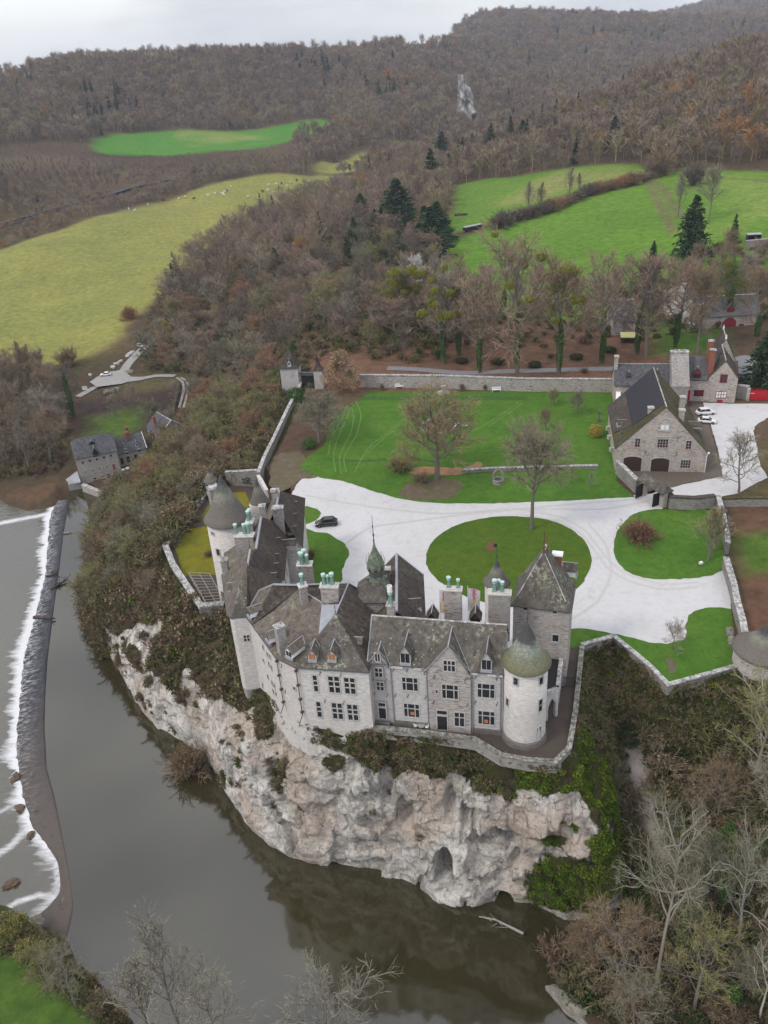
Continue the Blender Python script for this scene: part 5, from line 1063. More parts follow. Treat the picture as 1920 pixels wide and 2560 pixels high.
# ------------------------------------------------------------------ barn
def house(name, label, cat, Fg, w, depth, ze, zr, zb, wallm, roofm, hipl=0, over=.4, rx=.5, zeR=None, th=.2):
    """gabled house: gable front of width w on frame Fg, running depth back, ridge at rx"""
    zeR = ze if zeR is None else zeR; r = empty(name, fp(Fg, w*rx, -depth/2, zb)); tag(r, label, cat); m = MB()
    q = [fp(Fg, 0, 0, zb-.5), fp(Fg, w, 0, zb-.5), fp(Fg, w, -depth, zb-.5), fp(Fg, 0, -depth, zb-.5), fp(Fg, 0, 0, ze), fp(Fg, w, 0, zeR), fp(Fg, w, -depth, zeR), fp(Fg, 0, -depth, ze), fp(Fg, w*rx, 0, zr), fp(Fg, w*rx, -depth, zr)]
    m.add(q, [(0, 1, 5, 8, 4), (1, 2, 6, 5), (2, 3, 7, 9, 6), (3, 0, 4, 7)]); m.build('wall', M[wallm], r)
    sl = (zr-ze)/(w*rx); sr = (zr-zeR)/(w*(1-rx))
    RI = [fp(Fg, w*rx, .12, zr+.1), fp(Fg, w*rx, -depth-.12, zr+.1)]
    RL_ = [[RI[0], RI[1], fp(Fg, -over, -depth-.12, ze-over*sl+.1), fp(Fg, -over, .12, ze-over*sl+.1)], [RI[1], RI[0], fp(Fg, w+over, .12, zeR-over*sr+.1), fp(Fg, w+over, -depth-.12, zeR-over*sr+.1)]]
    ro = roof(r, RL_, roofm, 'roof', th); l = MB(); l.tube(RI, .14, 5); l.build('ridge_tiles', M['coping'], ro)
    return r, ro
BL, BR = (51.0, 160.2), (69.2, 156.6); FB_ = frame(BL, BR); wB = FB_[3]
BN, BRo = house('barn', 'big stone barn with a wide gable, mossy roof and black panels, beside the yard', 'barn', FB_, wB, 23.0, 5.7, 15.1, 0, 'barn_wall', 'slate_moss', zeR=4.9)
n_ = FB_[2]; kx = np.array([6.3, 22.0])/22.9; # slight skew of the far end is ignored
lf = lambda u, d, z: fp(FB_, u, d, z)
s1 = (15.1-5.7)/(wB/2); s2 = (15.1-4.9)/(wB/2)
pl = MB(); pl.slab([lf(wB/2-.25, -1.9, 15.1-.25*s1+.24), lf(wB/2-.25, -22.6, 15.1-.25*s1+.24), lf(wB/2-5.9, -22.6, 15.1-5.9*s1+.24), lf(wB/2-5.9, -3.6, 15.1-5.9*s1+.24)][::1], .09); pl.build('roof_panel', M['panel'], BN)
pl = MB(); pl.slab([lf(wB/2-5.95, -4.2, 15.1-5.95*s1+.2), lf(wB/2-5.95, -22.7, 15.1-5.95*s1+.2), lf(-.3, -22.7, 5.7+.3*0+.1), lf(-.3, -7, 5.7+.1)], .05); pl.build('slate_strip', M['slate_dark_shaded'], BN)
def pvB(x, y): return PV('D', x, y, BL, BR)
for x0, y0, x1, y1, kw in [(490,905,525,980,dict(cols=2,rows=(.3,.62))),(688,910,772,985,dict(splits=[.24,.5,.76],rows=(.33,.66))),(940,925,976,1000,dict(cols=2,rows=(.3,.62))),(893,1095,968,1165,dict(splits=[.24,.5,.76],rows=(.33,.66)))]:
    u0, z1 = pvB(x0, y0); u1, z0 = pvB(x1, y1); w_ = window(BN, FB_, u0, u1, z0, z1, fr='trim', bar=.07, **kw)
    f_ = MB(); fbox(f_, FB_, u0+.02, u1-.02, .01, .04, z0, z0+.22)
    for a in (0, 1): fbox(f_, FB_, u0+.03+(u1-u0-.13)*a, u0+.1+(u1-u0-.13)*a, .01, .085, z0+.22, z1); 
    f_.build('red_frame', M['redframe'], w_)
u0, z1 = pvB(715, 782); u1, z0 = pvB(782, 825); window(BN, FB_, u0, u1, z0, z1, 2, (), 'white', 'trim')
m = MB()
uc = (u0+u1)/2; hh = z1+.5
for i in range(8):
    a0, a1 = math.pi*i/8, math.pi*(i+1)/8; ra, rb = 1.0, 1.35
    vs = [lf(uc+r_*math.cos(a), dd_, hh+r_*math.sin(a)*.8) for dd_ in (-.1, .1) for r_, a in ((ra, a0), (rb, a0), (rb, a1), (ra, a1))]
    m.add(vs, [(4, 5, 6, 7), (0, 4, 7, 3), (1, 2, 6, 5), (2, 3, 7, 6), (0, 1, 5, 4)])
fbox(m, FB_, u0-.3, u1+.3, -.1, .18, z0-.4, z0-.17); m.build('hood_mould', M['trim'], BN)
m = MB(); u_, z_ = pvB(735, 893); fbox(m, FB_, u_-1.35, u_+1.35, -.1, .16, z_, z_+.18); m.build('window_label', M['trim'], BN)
def archdoor(parent, F, u0, u1, z0, z1, mat='darkwood', rise=.5, name='barn_door'):
    m = MB(); pts = [(u0, z0), (u1, z0)]+[(u1-(u1-u0)*i/8, z1-rise+rise*math.sin(math.pi*i/8)) for i in range(9)]
    a = [fp(F, u, .045, z) for u, z in pts]; b = [fp(F, u, -.1, z) for u, z in pts]; n = len(pts)
    m.add(a+b, [tuple(range(n))]+[(i, n+i, n+(i+1) % n, (i+1) % n) for i in range(n)])
    for i in range(1, 8): fbox(m, F, u0+(u1-u0)*i/8-.02, u0+(u1-u0)*i/8+.02, .04, .065, z0+.05, z1-rise)
    o = m.build(name, M[mat], parent); s = MB()
    for i in range(8):
        q = []
        for dd_ in (-.05, .1):
            for k, (j, e) in enumerate(((i, 0), (i, 1), (i+1, 1), (i+1, 0))):
                t = math.pi*j/8; uu = (u0+u1)/2+((u1-u0)/2+.3*e)*math.cos(t); zz = z1-rise+(rise+.3*e)*math.sin(t); q.append(fp(F, uu, dd_, zz))
        s.add(q, [(4, 5, 6, 7), (1, 2, 6, 5), (0, 4, 7, 3)])
    fbox(s, F, u0-.25, u0, -.05, .1, z0, z1-rise); fbox(s, F, u1, u1+.25, -.05, .1, z0, z1-rise); s.build('door_surround', M['trim'], o); return o
for x0, y0, x1, y1 in ((388,1062,535,1185),(632,1075,778,1200)):
    u0, z1 = pvB(x0, y0); u1, z0 = pvB(x1, y1); archdoor(BN, FB_, u0, u1, .05, z1)
for x, y in ((865,905),(577,1030),(850,1040)):
    u, z = pvB(x, y); m = MB(); m.tube([lf(u, .07, z-.5), lf(u, .07, z+.5)], .04, 4); m.tube([lf(u-.2, .07, z+.2), lf(u, .07, z+.5), lf(u+.2, .07, z+.2)], .03, 4); m.build('wall_anchor', M['iron'], BN)
for c, x, y, z, w_, h_ in (('D',630,640,13.4,1.1,3.0),('D',905,660,13.0,1.1,3.4),('D',912,545,13.0,1.1,3.2)):
    p_ = P(c, x, y, z); chimney(BN, (p_[0], p_[1]+.3), w_, 1.0, -.2, z-h_-1, z, (), 'barn_wall', 'trim')
FRr = (np.array(BR), -FB_[2], FB_[1], 1)
p_ = P('D', 1060, 790, 7.2); dormer(BN, (np.array(p_[:2]), -FB_[2], FB_[1], 1), 0, 6.9, 2.4, .7, 2.8, .5, face='trim', roofm='slate_dark_shaded')
p_ = P('D', 335, 770, 7.6); dormer(BN, (np.array(p_[:2]), FB_[2], -FB_[1], 1), 0, 7.2, 2.4, .7, 2.8, .5, face='trim', roofm='slate_dark_shaded')
for i, (u_, d_) in enumerate(((wB+.1, -5), (wB+.1, -8))):
    pass
pipe(BN, [lf(wB+.35, .1, 4.6), lf(wB+.1, .12, 4.2), lf(wB+.1, .12, .1)], .08, 'white')
for q in ((-.35, -6.5, 1.6), (-.35, -13, 1.6), (-.35, -18, 1.6)):
    b_ = MB(); b_.box(lf(*q), (.9, .7, .9), .2); b_.build('wall_box', M['trim'], BN)
# gatehouse
GA, GB = (83.5, 194.2), (90.1, 192.2); FG = frame(GA, GB)
GH, GR = house('gatehouse', 'pale stone gatehouse with stepped gable, red windows and brick chimneys next to the red gate', 'house', FG, FG[3], 12, 6.5, 11.0, 0, 'barn_wall', 'slate_dark_shaded')
def redwin(parent, F, c, x0, y0, x1, y1, A, B, cols=2, rows=(.33, .66), glass='glass'):
    u0, z1 = PV(c, x0, y0, A, B); u1, z0 = PV(c, x1, y1, A, B); w = window(parent, F, u0, u1, z0, z1, cols, rows, glass, 'redframe', .1, sur=.1)
    return w
redwin(GH, FG, 'D', 1245, 340, 1292, 408, GA, GB); redwin(GH, FG, 'D', 1205, 490, 1240, 545, GA, GB, 2, (.5,), 'white'); redwin(GH, FG, 'D', 1250, 490, 1285, 545, GA, GB, 2, (.5,), 'white')
u0, z1 = PV('D', 1210, 560, GA, GB); u1, z0 = PV('D', 1258, 588, GA, GB); door(GH, FG, u0, u1, 0.02, z1, 'red', 2, name='cellar_door')
GC = (78.8, 195.8); FG2 = frame(GC, GA)
m = MB(); m.prism([fp(FG2, 0, 0, 0)[:2], fp(FG2, FG2[3]+.5, 0, 0)[:2], fp(FG2, FG2[3]+.5, -9, 0)[:2], fp(FG2, 0, -9, 0)[:2]], -.5, 6.0); m.build('middle_wall', M['barn_wall'], GH)
E_ = lambda u, d, z: fp(FG2, u, d, z)
roof(GH, [[E_(-.3, .4, 5.9), E_(4.9, .4, 5.9), E_(7.0, -5.6, 10.2), E_(-.3, -5.2, 10.2)], [E_(-.3, -10, 5.9), E_(-.3, -5.2, 10.2), E_(7.0, -5.6, 10.2), E_(7.0, -10, 5.9)]], 'slate_blue', 'middle_roof')
redwin(GH, FG2, 'D', 1012, 478, 1045, 528, GC, GA); redwin(GH, FG2, 'D', 1052, 478, 1085, 528, GC, GA)
u0, z1 = PV('D', 945, 475, GC, GA); u1, z0 = PV('D', 970, 535, GC, GA); door(GH, FG2, u0, u1, .05, z1, 'red', 1)
u, z = PV('D', 1028, 390, GC, GA); dormer(GH, FG2, u, z-.2, 1.5, 1.9, 2.0, 1.3, 'glass', 'redframe', 'slate_dark_shaded', d=.05)
for x, y, z in ((1160, 45, 14.5), (1175, 125, 13.2)):
    p_ = P('D', x, y, z); chimney(GH, (p_[0], p_[1]), 1.3, 1.0, -.3, 6, z, (), 'brick', 'coping')
p_ = P('D', 882, 150, 12); m = MB(); bq = frame(P('D', 805, 155, 12)[:2], P('D', 960, 155, 12)[:2]); m.prism([fp(bq, *q, 0)[:2] for q in ((0, 0), (bq[3], 0), (bq[3], -1.5), (0, -1.5))], -.5, 12); st_ = m.build('great_stack', M['wall_dark'], GH)
m = MB(); m.prism([fp(bq, *q, 0)[:2] for q in ((-.15, .15), (bq[3]+.15, .15), (bq[3]+.15, -1.65), (-.15, -1.65))], 12.003, 12.4)
for i in range(4): fbox(m, bq, .9+i*.75, 1.35+i*.75, -1.0, -.5, 12.403, 12.75)
m.build('cap', M['coping'], st_)
m = MB(); m.prism([fp(bq, *q, 0)[:2] for q in ((0, .0), (bq[3], .0), (bq[3]-.2, 7), (-.2, 7))], -.5, 6.0); m.add([fp(bq, 0, 0, 12), fp(bq, bq[3], 0, 12), fp(bq, bq[3], 7, 6), fp(bq, 0, 7, 6), fp(bq, 0, 0, 6), fp(bq, bq[3], 0, 6)], [(0, 1, 2, 3), (0, 3, 4), (1, 5, 2)]); m.build('sloping_stack', M['wall_dark'], GH)
m = MB()
for i in range(7):
    for s_ in (-1, 1):
        u = FG[3]/2+s_*(FG[3]/2)*(1-i/7); m.box(fp(FG, u, .05, 6.5+4.7*i/7-.1), (.5, .45, .45), FG[1][1])
m.build('gable_step', M['trim'], GH) if False else None
# far cross gable of the gatehouse, with white finials
m = MB(); q_ = [P('D', 1190, 120, 9), P('D', 1300, 175, 9), P('D', 1250, 45, 12.6)]
FC = frame(q_[0][:2], q_[1][:2]); cg, cr_o = house('gatehouse_wing', 'steep dark-roofed rear wing with white finials behind the gatehouse chimneys', 'house', (np.array([88.5, 205.5]), FG[1], FG[2], 5.5), 5.5, 8, 7.5, 12.6, 0, 'barn_wall', 'slate_dark_shaded')
for dx_ in (0, -8): spike(cg, *fp((np.array([88.5, 205.5]), FG[1], FG[2], 5.5), 2.75, dx_+.0, 12.6)[:2], 12.8, 1.0, .12, mat='white')
# long low house behind the barn
LA, LB = (60.9, 197.3), (74.6, 194.4); FL_ = frame(LA, LB)
lh = empty('long_house', (67, 200, 0)); tag(lh, 'long slate-roofed house with tiny dormers behind the barn', 'house')
m = MB(); m.prism([fp(FL_, *q, 0)[:2] for q in ((0, 0), (14, 0), (14, -8.5), (0, -8.5))], -.5, 5.0); e_ = lambda u, d, z: fp(FL_, u, d, z)
m.add([e_(0, 0, 5), e_(0, -8.5, 5), e_(0, -4.25, 8.9)], [(0, 2, 1)]); m.build('wall', M['barn_wall'], lh)
ro = roof(lh, [[e_(-.2, .3, 4.85), e_(14, .3, 4.85), e_(14, -4.25, 9.05), e_(-.2, -4.25, 9.05)], [e_(14, -8.8, 4.85), e_(-.2, -8.8, 4.85), e_(-.2, -4.25, 9.05), e_(14, -4.25, 9.05)]], 'slate_blue', 'roof')
m = MB(); m.tube([e_(-.2, -4.25, 9.1), e_(14, -4.25, 9.1)], .12, 5); m.build('ridge_tiles', M['coping'], ro)
u, z = PV('D', 460, 345, LA, LB); dormer(lh, FL_, 3.4, 5.9, .9, 1.0, 1.8, .9, 'glass', 'brick', 'slate_dark_shaded', d=-1.4)
dormer(lh, FL_, 10.3, 6.3, .9, 1.0, 1.8, .9, 'glass', 'brick', 'slate_dark_shaded', d=-1.6)
chimney(lh, e_(.2, -3.6, 0), .9, 1.1, -.2, 6, 11.2, (), 'barn_wall', 'trim'); window(lh, FL_, 4.6, 5.6, 2.6, 4.2, 2, (.5,)); 
hA = P('D', 322, 600, 0); m = MB(); m.prism([P('D', 318, 470, 3)[:2], P('D', 355, 470, 3)[:2], P('D', 362, 570, 3)[:2], P('D', 318, 605, 3)[:2]], -.5, 3.2); m.build('white_lean_to', M['white'], lh)
# mill and its neighbours
MA, MBp = (-92.9, 230.6), (-81.3, 235.0); Fm = frame(MA, MBp); wM = Fm[3]
ml = empty('mill', (-87, 237, -28)); tag(ml, 'tall stone mill with a half-hipped slate roof at the river edge', 'mill')
m = MB(); m.prism([fp(Fm, *q, 0)[:2] for q in ((0, 0), (wM, 0), (wM, -10), (0, -10))], -31, -20.4); f_ = lambda u, d, z: fp(Fm, u, d, z)
m.add([f_(wM, 0, -20.4), f_(wM, -10, -20.4), f_(wM, -6.5, -17.6), f_(wM, -3.5, -17.6)], [(0, 1, 2, 3)]); m.add([f_(0, 0, -20.4), f_(0, -10, -20.4), f_(0, -6.5, -17.6), f_(0, -3.5, -17.6)], [(3, 2, 1, 0)]); m.build('wall', M['mill_wall'], ml)
Ra, Rb = f_(1.6, -5, -16.1), f_(wM-1.6, -5, -16.1); g1, g2, g3, g4 = f_(-.2, -3.4, -17.5), f_(-.2, -6.6, -17.5), f_(wM+.2, -3.4, -17.5), f_(wM+.2, -6.6, -17.5)
ro = roof(ml, [[f_(-.2, .4, -20.6), f_(wM+.2, .4, -20.6), g3, Rb, Ra, g1], [f_(wM+.2, -10.4, -20.6), f_(-.2, -10.4, -20.6), g2, Ra, Rb, g4], [g1, g2, Ra], [g4, g3, Rb]], 'slate_blue', 'roof')
for x, y in ((285,585),(375,562),(463,542),(550,520),(636,497)):
    u, z = PV('j', x, y, MA, MBp); window(ml, Fm, u-.38, u+.38, z-.45, z+.45, 2, (), 'glass', 'trim', .08, sur=.15)
for x, y in ((322,712),(410,690),(500,668),(587,645)):
    u, z = PV('j', x, y, MA, MBp); window(ml, Fm, u-.4, u+.4, z-.7, z+.7, 1, (), 'greywood', 'trim', .08, sur=.15)
u, z = PV('j', 680, 640, MA, MBp); window(ml, Fm, u-.45, u+.45, z-1.0, z+1.0, 1, (), 'brick', 'trim', sur=.15)
for x, y in ((440,785),(610,738),(697,715),(525,762)):
    u, z = PV('j', x, y, MA, MBp); window(ml, Fm, u-.4, u+.4, z-.3, z+.3, 1, (), 'glass' if x != 525 else 'brick', 'trim', sur=.1)
u, z = PV('j', 435, 440, MA, MBp); dormer(ml, Fm, u, -21.2, 1.5, 1.8, 3.2, 1.2, 'blackwood', 'blackwood', 'slate_blue', d=.3); dormer(ml, Fm, u-.2, -18.3, 1.5, .8, 2.0, .6, 'blackwood', 'blackwood', 'slate_blue', d=-2.6)
NA_, NB = (-82.1, 239.2), (-74.4, 242.6); Fn2 = frame(NA_, NB); wN = Fn2[3]
cn_ = empty('mill_cottage', (-78, 243, -28)); tag(cn_, 'low slate-roofed house with a red brick chimney joined to the right of the mill', 'house')
f2 = lambda u, d, z: fp(Fn2, u, d, z)
m = MB(); m.prism([f2(*q, 0)[:2] for q in ((-.8, 0), (wN, 0), (wN, -9.4), (-.8, -9.4))], -30, -23.6); m.add([f2(wN, 0, -23.6), f2(wN, -9.4, -23.6), f2(wN, -4.7, -20.1)], [(0, 1, 2)]); m.build('wall', M['mill_wall'], cn_)
roof(cn_, [[f2(-.8, .3, -23.8), f2(wN+.2, .3, -23.8), f2(wN+.2, -4.7, -20), f2(-.8, -4.7, -20)], [f2(wN+.2, -9.7, -23.8), f2(-.8, -9.7, -23.8), f2(-.8, -4.7, -20), f2(wN+.2, -4.7, -20)]], 'slate_blue', 'roof')
m = MB(); m.tube([f2(wN+.2, .3, -23.7), f2(wN+.2, -4.7, -19.9)], .1, 4); m.build('verge_board', M['white'], cn_)
chimney(cn_, f2(3.9, -3.2, 0), .9, .9, .4, -23, -18.6, (), 'brick', 'brick'); chimney(cn_, f2(4.4, -4.9, 0), .8, .8, .4, -21, -17.6, (), 'brick', 'brick')
for x, y in ((800, 350), (950, 310)):
    u, z = PV('j', x, y, NA_, NB); dormer(cn_, Fn2, u+.15, -22.9, .9, .9, 1.6, .6, 'glass', 'white', 'slate_blue', d=-.9)
for x, y, w_, h_ in ((780,565,.5,1.1),(860,545,.5,1.1),(955,520,.5,1.1),(838,465,.35,.4),(992,430,.4,.45)):
    u, z = PV('j', x, y, NA_, NB); window(cn_, Fn2, u-w_, u+w_, z-h_, z+h_, 1, (), 'glass', 'trim', sur=.1)
CAa, CBb = (-70.5, 248.1), (-63.6, 253.6); FCt = frame(CAa, CBb)
ct, cro = house('river_cottage', 'stone cottage with white gable boards and red brick chimneys half hidden in trees', 'house', FCt, FCt[3], 10, -22, -18.4, -28, 'mill_wall', 'slate_blue')
f3 = lambda u, d, z: fp(FCt, u, d, z)
m = MB(); m.tube([f3(1.8, .3, -20.2), f3(4.41, .3, -18.2), f3(7.0, .3, -20.2)], .12, 4); m.build('verge_board', M['white'], ct)
chimney(ct, f3(1.0, -5, 0), .8, .8, .6, -22, -17.6, (), 'brick', 'brick'); chimney(ct, f3(8.3, -1.5, 0), .8, .8, .6, -23, -18.4, (), 'brick', 'brick')
u, z = PV('j', 1395, 195, CAa, CBb); window(ct, FCt, u-.5, u+.5, z-.5, z+.6, 1, (), 'brick', 'trim', sur=.1)
sh = empty('tin_shed', P('j', 150, 790, -28)); tag(sh, 'small shed with corrugated tin roof leaning on the left end of the mill', 'shed')
m = MB(); qs = [P('j', *q) for q in ((70,800,-27.6),(215,690,-25.8),(262,830,-26.6),(130,860,-28.4))]; m.slab([(q[0], q[1], q[2]) for q in qs], .1); m.build('tin_roof', M['tin'], sh)
m = MB(); cxs = sum(q[0] for q in qs)/4; cys = sum(q[1] for q in qs)/4; m.box((cxs, cys, -31), (3.6, 3.2, 3.3), .3); m.build('wall', M['greywood'], sh)
ps = empty('pointed_hut', P('j', 780, 950, -28)); tag(ps, 'small hut with one steep grey roof slope standing by the mill quay', 'hut')
pk = P('j', 805, 775, -24.8); q1, q2, q3 = P('j', 665, 940, -27.6), P('j', 690, 1000, -28.2), P('j', 820, 895, -27.2); q4 = P('j', 905, 870, -27.6)
roof(ps, [[pk, q1, q2, q3], [pk, q3, q4]], 'greywood', 'roof', .12); m = MB(); m.box((pk[0]+.2, pk[1]-1.2, -31), (2.6, 2.6, 3.6), .3); m.build('wall', M['mill_wall'], ps)
# gate towers at the far left corner of the lawn
gt = empty('gate_tower', (-23.8, 225, 0)); tag(gt, 'square ivy-grown gate tower with a steep pyramid roof left of the dark gate', 'tower')
cT = (-23.7, 225.2); m = MB(); m.box((cT[0], cT[1], -3), (5.0, 5.0, 9.5), -.1); m.build('wall', M['wall'], gt)
ee = [(cT[0]+a*2.85*math.cos(-.1)-b*2.85*math.sin(-.1), cT[1]+a*2.85*math.sin(-.1)+b*2.85*math.cos(-.1)) for a, b in ((-1, -1), (1, -1), (1, 1), (-1, 1))]
mm = [(cT[0]+(q[0]-cT[0])*.72, cT[1]+(q[1]-cT[1])*.72, 7.5) for q in ee]; ee = [(q[0], q[1], 6.45) for q in ee]
roof(gt, [[mm[i], mm[(i+1) % 4], (cT[0], cT[1], 12)] for i in range(4)]+[[ee[i], ee[(i+1) % 4], mm[(i+1) % 4], mm[i]] for i in range(4)], 'slate_dark_shaded', 'pyramid_roof')
dormer(gt, (np.array([cT[0], cT[1]-2.6]), np.array([1., -.1]), np.array([-.1, -1.]), 1), .1, 7.1, .9, 1.0, 1.2, .8, 'glass', 'white', 'slate_dark_shaded', d=.0); spike(gt, cT[0], cT[1], 12, 1.3, .05)
window(gt, (np.array([cT[0], cT[1]-2.5]), np.array([.995, -.1]), np.array([-.1, -.995]), 1), .3, 1.0, 4.4, 5.3, 2, (.5,))
g2_ = empty('gate_turret', (-15.4, 221.5, 0)); tag(g2_, 'slender square turret with needle roof right of the dark gate, behind a brown tree', 'tower')
m = MB(); m.box((-15.6, 221.6, -.5), (2.5, 2.5, 6.4), -.1); m.build('wall', M['wall'], g2_); t_ = MB(); t_.lathe((-15.6, 221.6, 5.8), [(2.0, 0), (1.1, .9), (.5, 2.4), (.05, 4.6)], 4, 0, math.pi/4-.1); t_.build('needle_roof', M['slate_dark_shaded'], g2_); spike(g2_, -15.6, 221.6, 10.3, .8, .04)
gg = empty('dark_gate', (-19, 222.5, 0)); tag(gg, 'tall dark double gate under a heavy beam between the gate tower and its turret', 'gate')
FgG = frame((-20.9, 223.0), (-16.9, 221.8)); m = MB(); fbox(m, FgG, .1, 4.1, -.3, -.1, 0, 4.0); 
for i in range(1, 12): fbox(m, FgG, .1+i*.33, .13+i*.33, -.1, -.06, .1, 3.9)
m.build('gate_leaf', M['blackwood'], gg); m = MB(); fbox(m, FgG, -.1, 4.3, -.6, .3, 4.02, 4.9); m.build('lintel', M['lead_dark'], gg)
# conical wall turret at the right edge
wt = empty('wall_turret', (54.6, 95, 0)); tag(wt, 'round rubble turret with wide grey cone roof at the right end of the rampart', 'tower')
t_ = MB(); t_.lathe((54.7, 95.2, -9), [(3.9, 0), (3.75, 8), (3.7, 12)], 40); t_.build('wall', M['wall_tower'], wt, True); cone_roof(wt, (54.7, 95.2), 4.15, 2.9, 7.2, 'cone_grey')
kb = empty('garden_kiosk', (-38.4, 166.4, -3)); tag(kb, 'tiny white round lookout with pointed cap on the far corner of the garden parapet', 'lookout')
t_ = MB(); t_.lathe((-38.4, 166.4, -3.5), [(1.25, 0), (1.2, 4.9)], 20); t_.build('wall', M['wall_white'], kb, True); cone_roof(kb, (-38.4, 166.4), 1.55, 1.4, 4.2, 'cone_grey')
for a in (-1.1, -2.2): window(kb, (np.array([-38.4+1.2*math.cos(a), 166.4+1.2*math.sin(a)]), np.array([-math.sin(a), math.cos(a)]), np.array([math.cos(a), math.sin(a)]), 1), -.35, .35, -.9, .9, 1, (), sur=.08)
# court gates
bg = empty('yard_gate', P('D', 600, 1390)); tag(bg, 'stone gateway with a small slate roof and two open black gate leaves beside the barn', 'gate')
ga, gb = P('D', 560, 1415), P('D', 700, 1500); Fq_ = frame(ga, gb); LQ = Fq_[3]
m = MB(); fbox(m, Fq_, -1.0, .0, -.9, .2, -.3, 3.6); m.build('gate_pier', M['barn_wall'], bg); m = MB(); fbox(m, Fq_, LQ, LQ+1.1, -.9, .2, -.3, 3.6); m.build('gate_pier', M['barn_wall'], bg)
rf = lambda u, d, z: fp(Fq_, u, d, z)
m = MB(); fbox(m, Fq_, 0, LQ, -.7, 0, 3.1, 3.6); m.build('lintel', M['barn_wall'], bg)
roof(bg, [[rf(-1.3, 1.1, 3.7), rf(LQ+1.5, 1.1, 3.7), rf(LQ+1.0, -.4, 5.0), rf(-.8, -.4, 5.0)], [rf(LQ+1.5, -1.9, 3.7), rf(-1.3, -1.9, 3.7), rf(-.8, -.4, 5.0), rf(LQ+1.0, -.4, 5.0)], [rf(-1.3, -1.9, 3.7), rf(-1.3, 1.1, 3.7), rf(-.8, -.4, 5.0)], [rf(LQ+1.5, 1.1, 3.7), rf(LQ+1.5, -1.9, 3.7), rf(LQ+1.0, -.4, 5.0)]], 'slate', 'roof')
for A_, B_ in ((P('D', 488, 1440), P('D', 572, 1400)), (P('D', 635, 1515), P('D', 695, 1495))):
    Fx = frame(A_, B_); m = MB(); fbox(m, Fx, 0, Fx[3], -.06, .06, .15, 3.0)
    for i in range(6): fbox(m, Fx, Fx[3]*i/6+.03, Fx[3]*(i+.12)/6+.03, .06, .09, .15, 3.0)
    fbox(m, Fx, 0, Fx[3], .06, .12, .5, .68); fbox(m, Fx, 0, Fx[3], .06, .12, 2.4, 2.58); m.build('gate_leaf', M['blackwood'], bg)
rg = empty('red_gate', P('D', 1570, 570)); tag(rg, 'bright red boarded double gate with a spiked top beyond the gatehouse', 'gate')
RA, RBb = P('D', 1490, 568), P('D', 1790, 575); Fr = frame(RA, RBb); LR = Fr[3]
for k in range(2):
    m = MB(); a = LR*k/2+.03; b = LR*(k+1)/2-.03; fbox(m, Fr, a, b, -.06, .06, .15, 2.7)
    n_s = 14
    for i in range(n_s):
        u = a+(b-a)*(i+.5)/n_s; fbox(m, Fr, u-.05, u+.05, -.02, .02, 2.7, 3.0+.25*abs(math.cos(math.pi*(i+.5+k*n_s)/(2*n_s)))); fbox(m, Fr, u-.15, u-.13, .06, .08, .2, 2.65)
    m.build('gate_leaf', M['red'], rg)
m = MB(); fbox(m, Fr, .1, 1.0, .06, .1, 1.9, 2.0); fbox(m, Fr, LR-1.0, LR-.1, .06, .1, 1.9, 2.0); m.build('hinge', M['white'], rg)
m = MB(); fbox(m, Fr, -.8, -.05, -.5, .35, 0, 3.3); m.build('gate_pier', M['barn_wall'], rg)
# buildings among the avenue trees
def farhouse(name, label, c, p0, p1, zb, ze, zr, depth, wallm, roofm, cat='house'):
    A_, B_ = P(c, *p0, zb), P(c, *p1, zb); F = frame(A_, B_); w = F[3]; r = empty(name, fp(F, w/2, -depth/2, zb)); tag(r, label, cat)
    g = lambda u, d, z: fp(F, u, d, z); m = MB(); m.prism([g(*q, 0)[:2] for q in ((0, 0), (w, 0), (w, -depth), (0, -depth))], zb-1, ze)
    m.add([g(0, 0, ze), g(0, -depth, ze), g(0, -depth/2, zr-.15)], [(0, 2, 1)]); m.add([g(w, 0, ze), g(w, -depth, ze), g(w, -depth/2, zr-.15)], [(0, 1, 2)]); m.build('wall', M[wallm], r)
    ro = roof(r, [[g(-.2, .4, ze-.3), g(w+.2, .4, ze-.3), g(w+.2, -depth/2, zr), g(-.2, -depth/2, zr)], [g(w+.2, -depth-.4, ze-.3), g(-.2, -depth-.4, ze-.3), g(-.2, -depth/2, zr), g(w+.2, -depth/2, zr)]], roofm, 'roof')
    m = MB(); m.tube([g(-.2, -depth/2, zr+.08), g(w+.2, -depth/2, zr+.08)], .16, 4); m.build('ridge_tiles', M['white'], ro); return r, F
fa, Ff = farhouse('farm_building', 'farm building with a wide red arched door and white dormer behind the avenue trees', 'k', (1000, 670), (1560, 640), 0, 5, 9.5, 10, 'barn_wall', 'slate_far')
u0, z1 = PV('k', 1215, 530, P('k', 1000, 670), P('k', 1560, 640)); u1, z0 = PV('k', 1335, 655, P('k', 1000, 670), P('k', 1560, 640)); archdoor(fa, Ff, u0, u1, .05, z1, 'redframe', 1.5, 'arched_door')
u0, z1 = PV('k', 1370, 592, P('k', 1000, 670), P('k', 1560, 640)); u1, z0 = PV('k', 1415, 650, P('k', 1000, 670), P('k', 1560, 640)); door(fa, Ff, u0, u1, .05, z1, 'redframe', 1)
u, z = PV('k', 1300, 440, P('k', 1000, 670), P('k', 1560, 640)); dormer(fa, Ff, u, 5.2, 2.2, 1.7, 3, 1.2, 'redframe', 'brick', 'slate_far', d=-.6)
fw_, Fw2 = farhouse('white_gabled_house', 'white-walled house with its gable end showing through the bare trees', 'k', (945, 650), (1010, 640), 0, 8, 12, 20, 'wall_white', 'slate_far')
fd, Fd = farhouse('cottage', 'grey many-gabled cottage behind the avenue trunks, yellow roofed lean-to in front', 'k', (120, 700), (340, 690), 0, 4.5, 9.5, 10, 'barn_wall', 'slate_far')
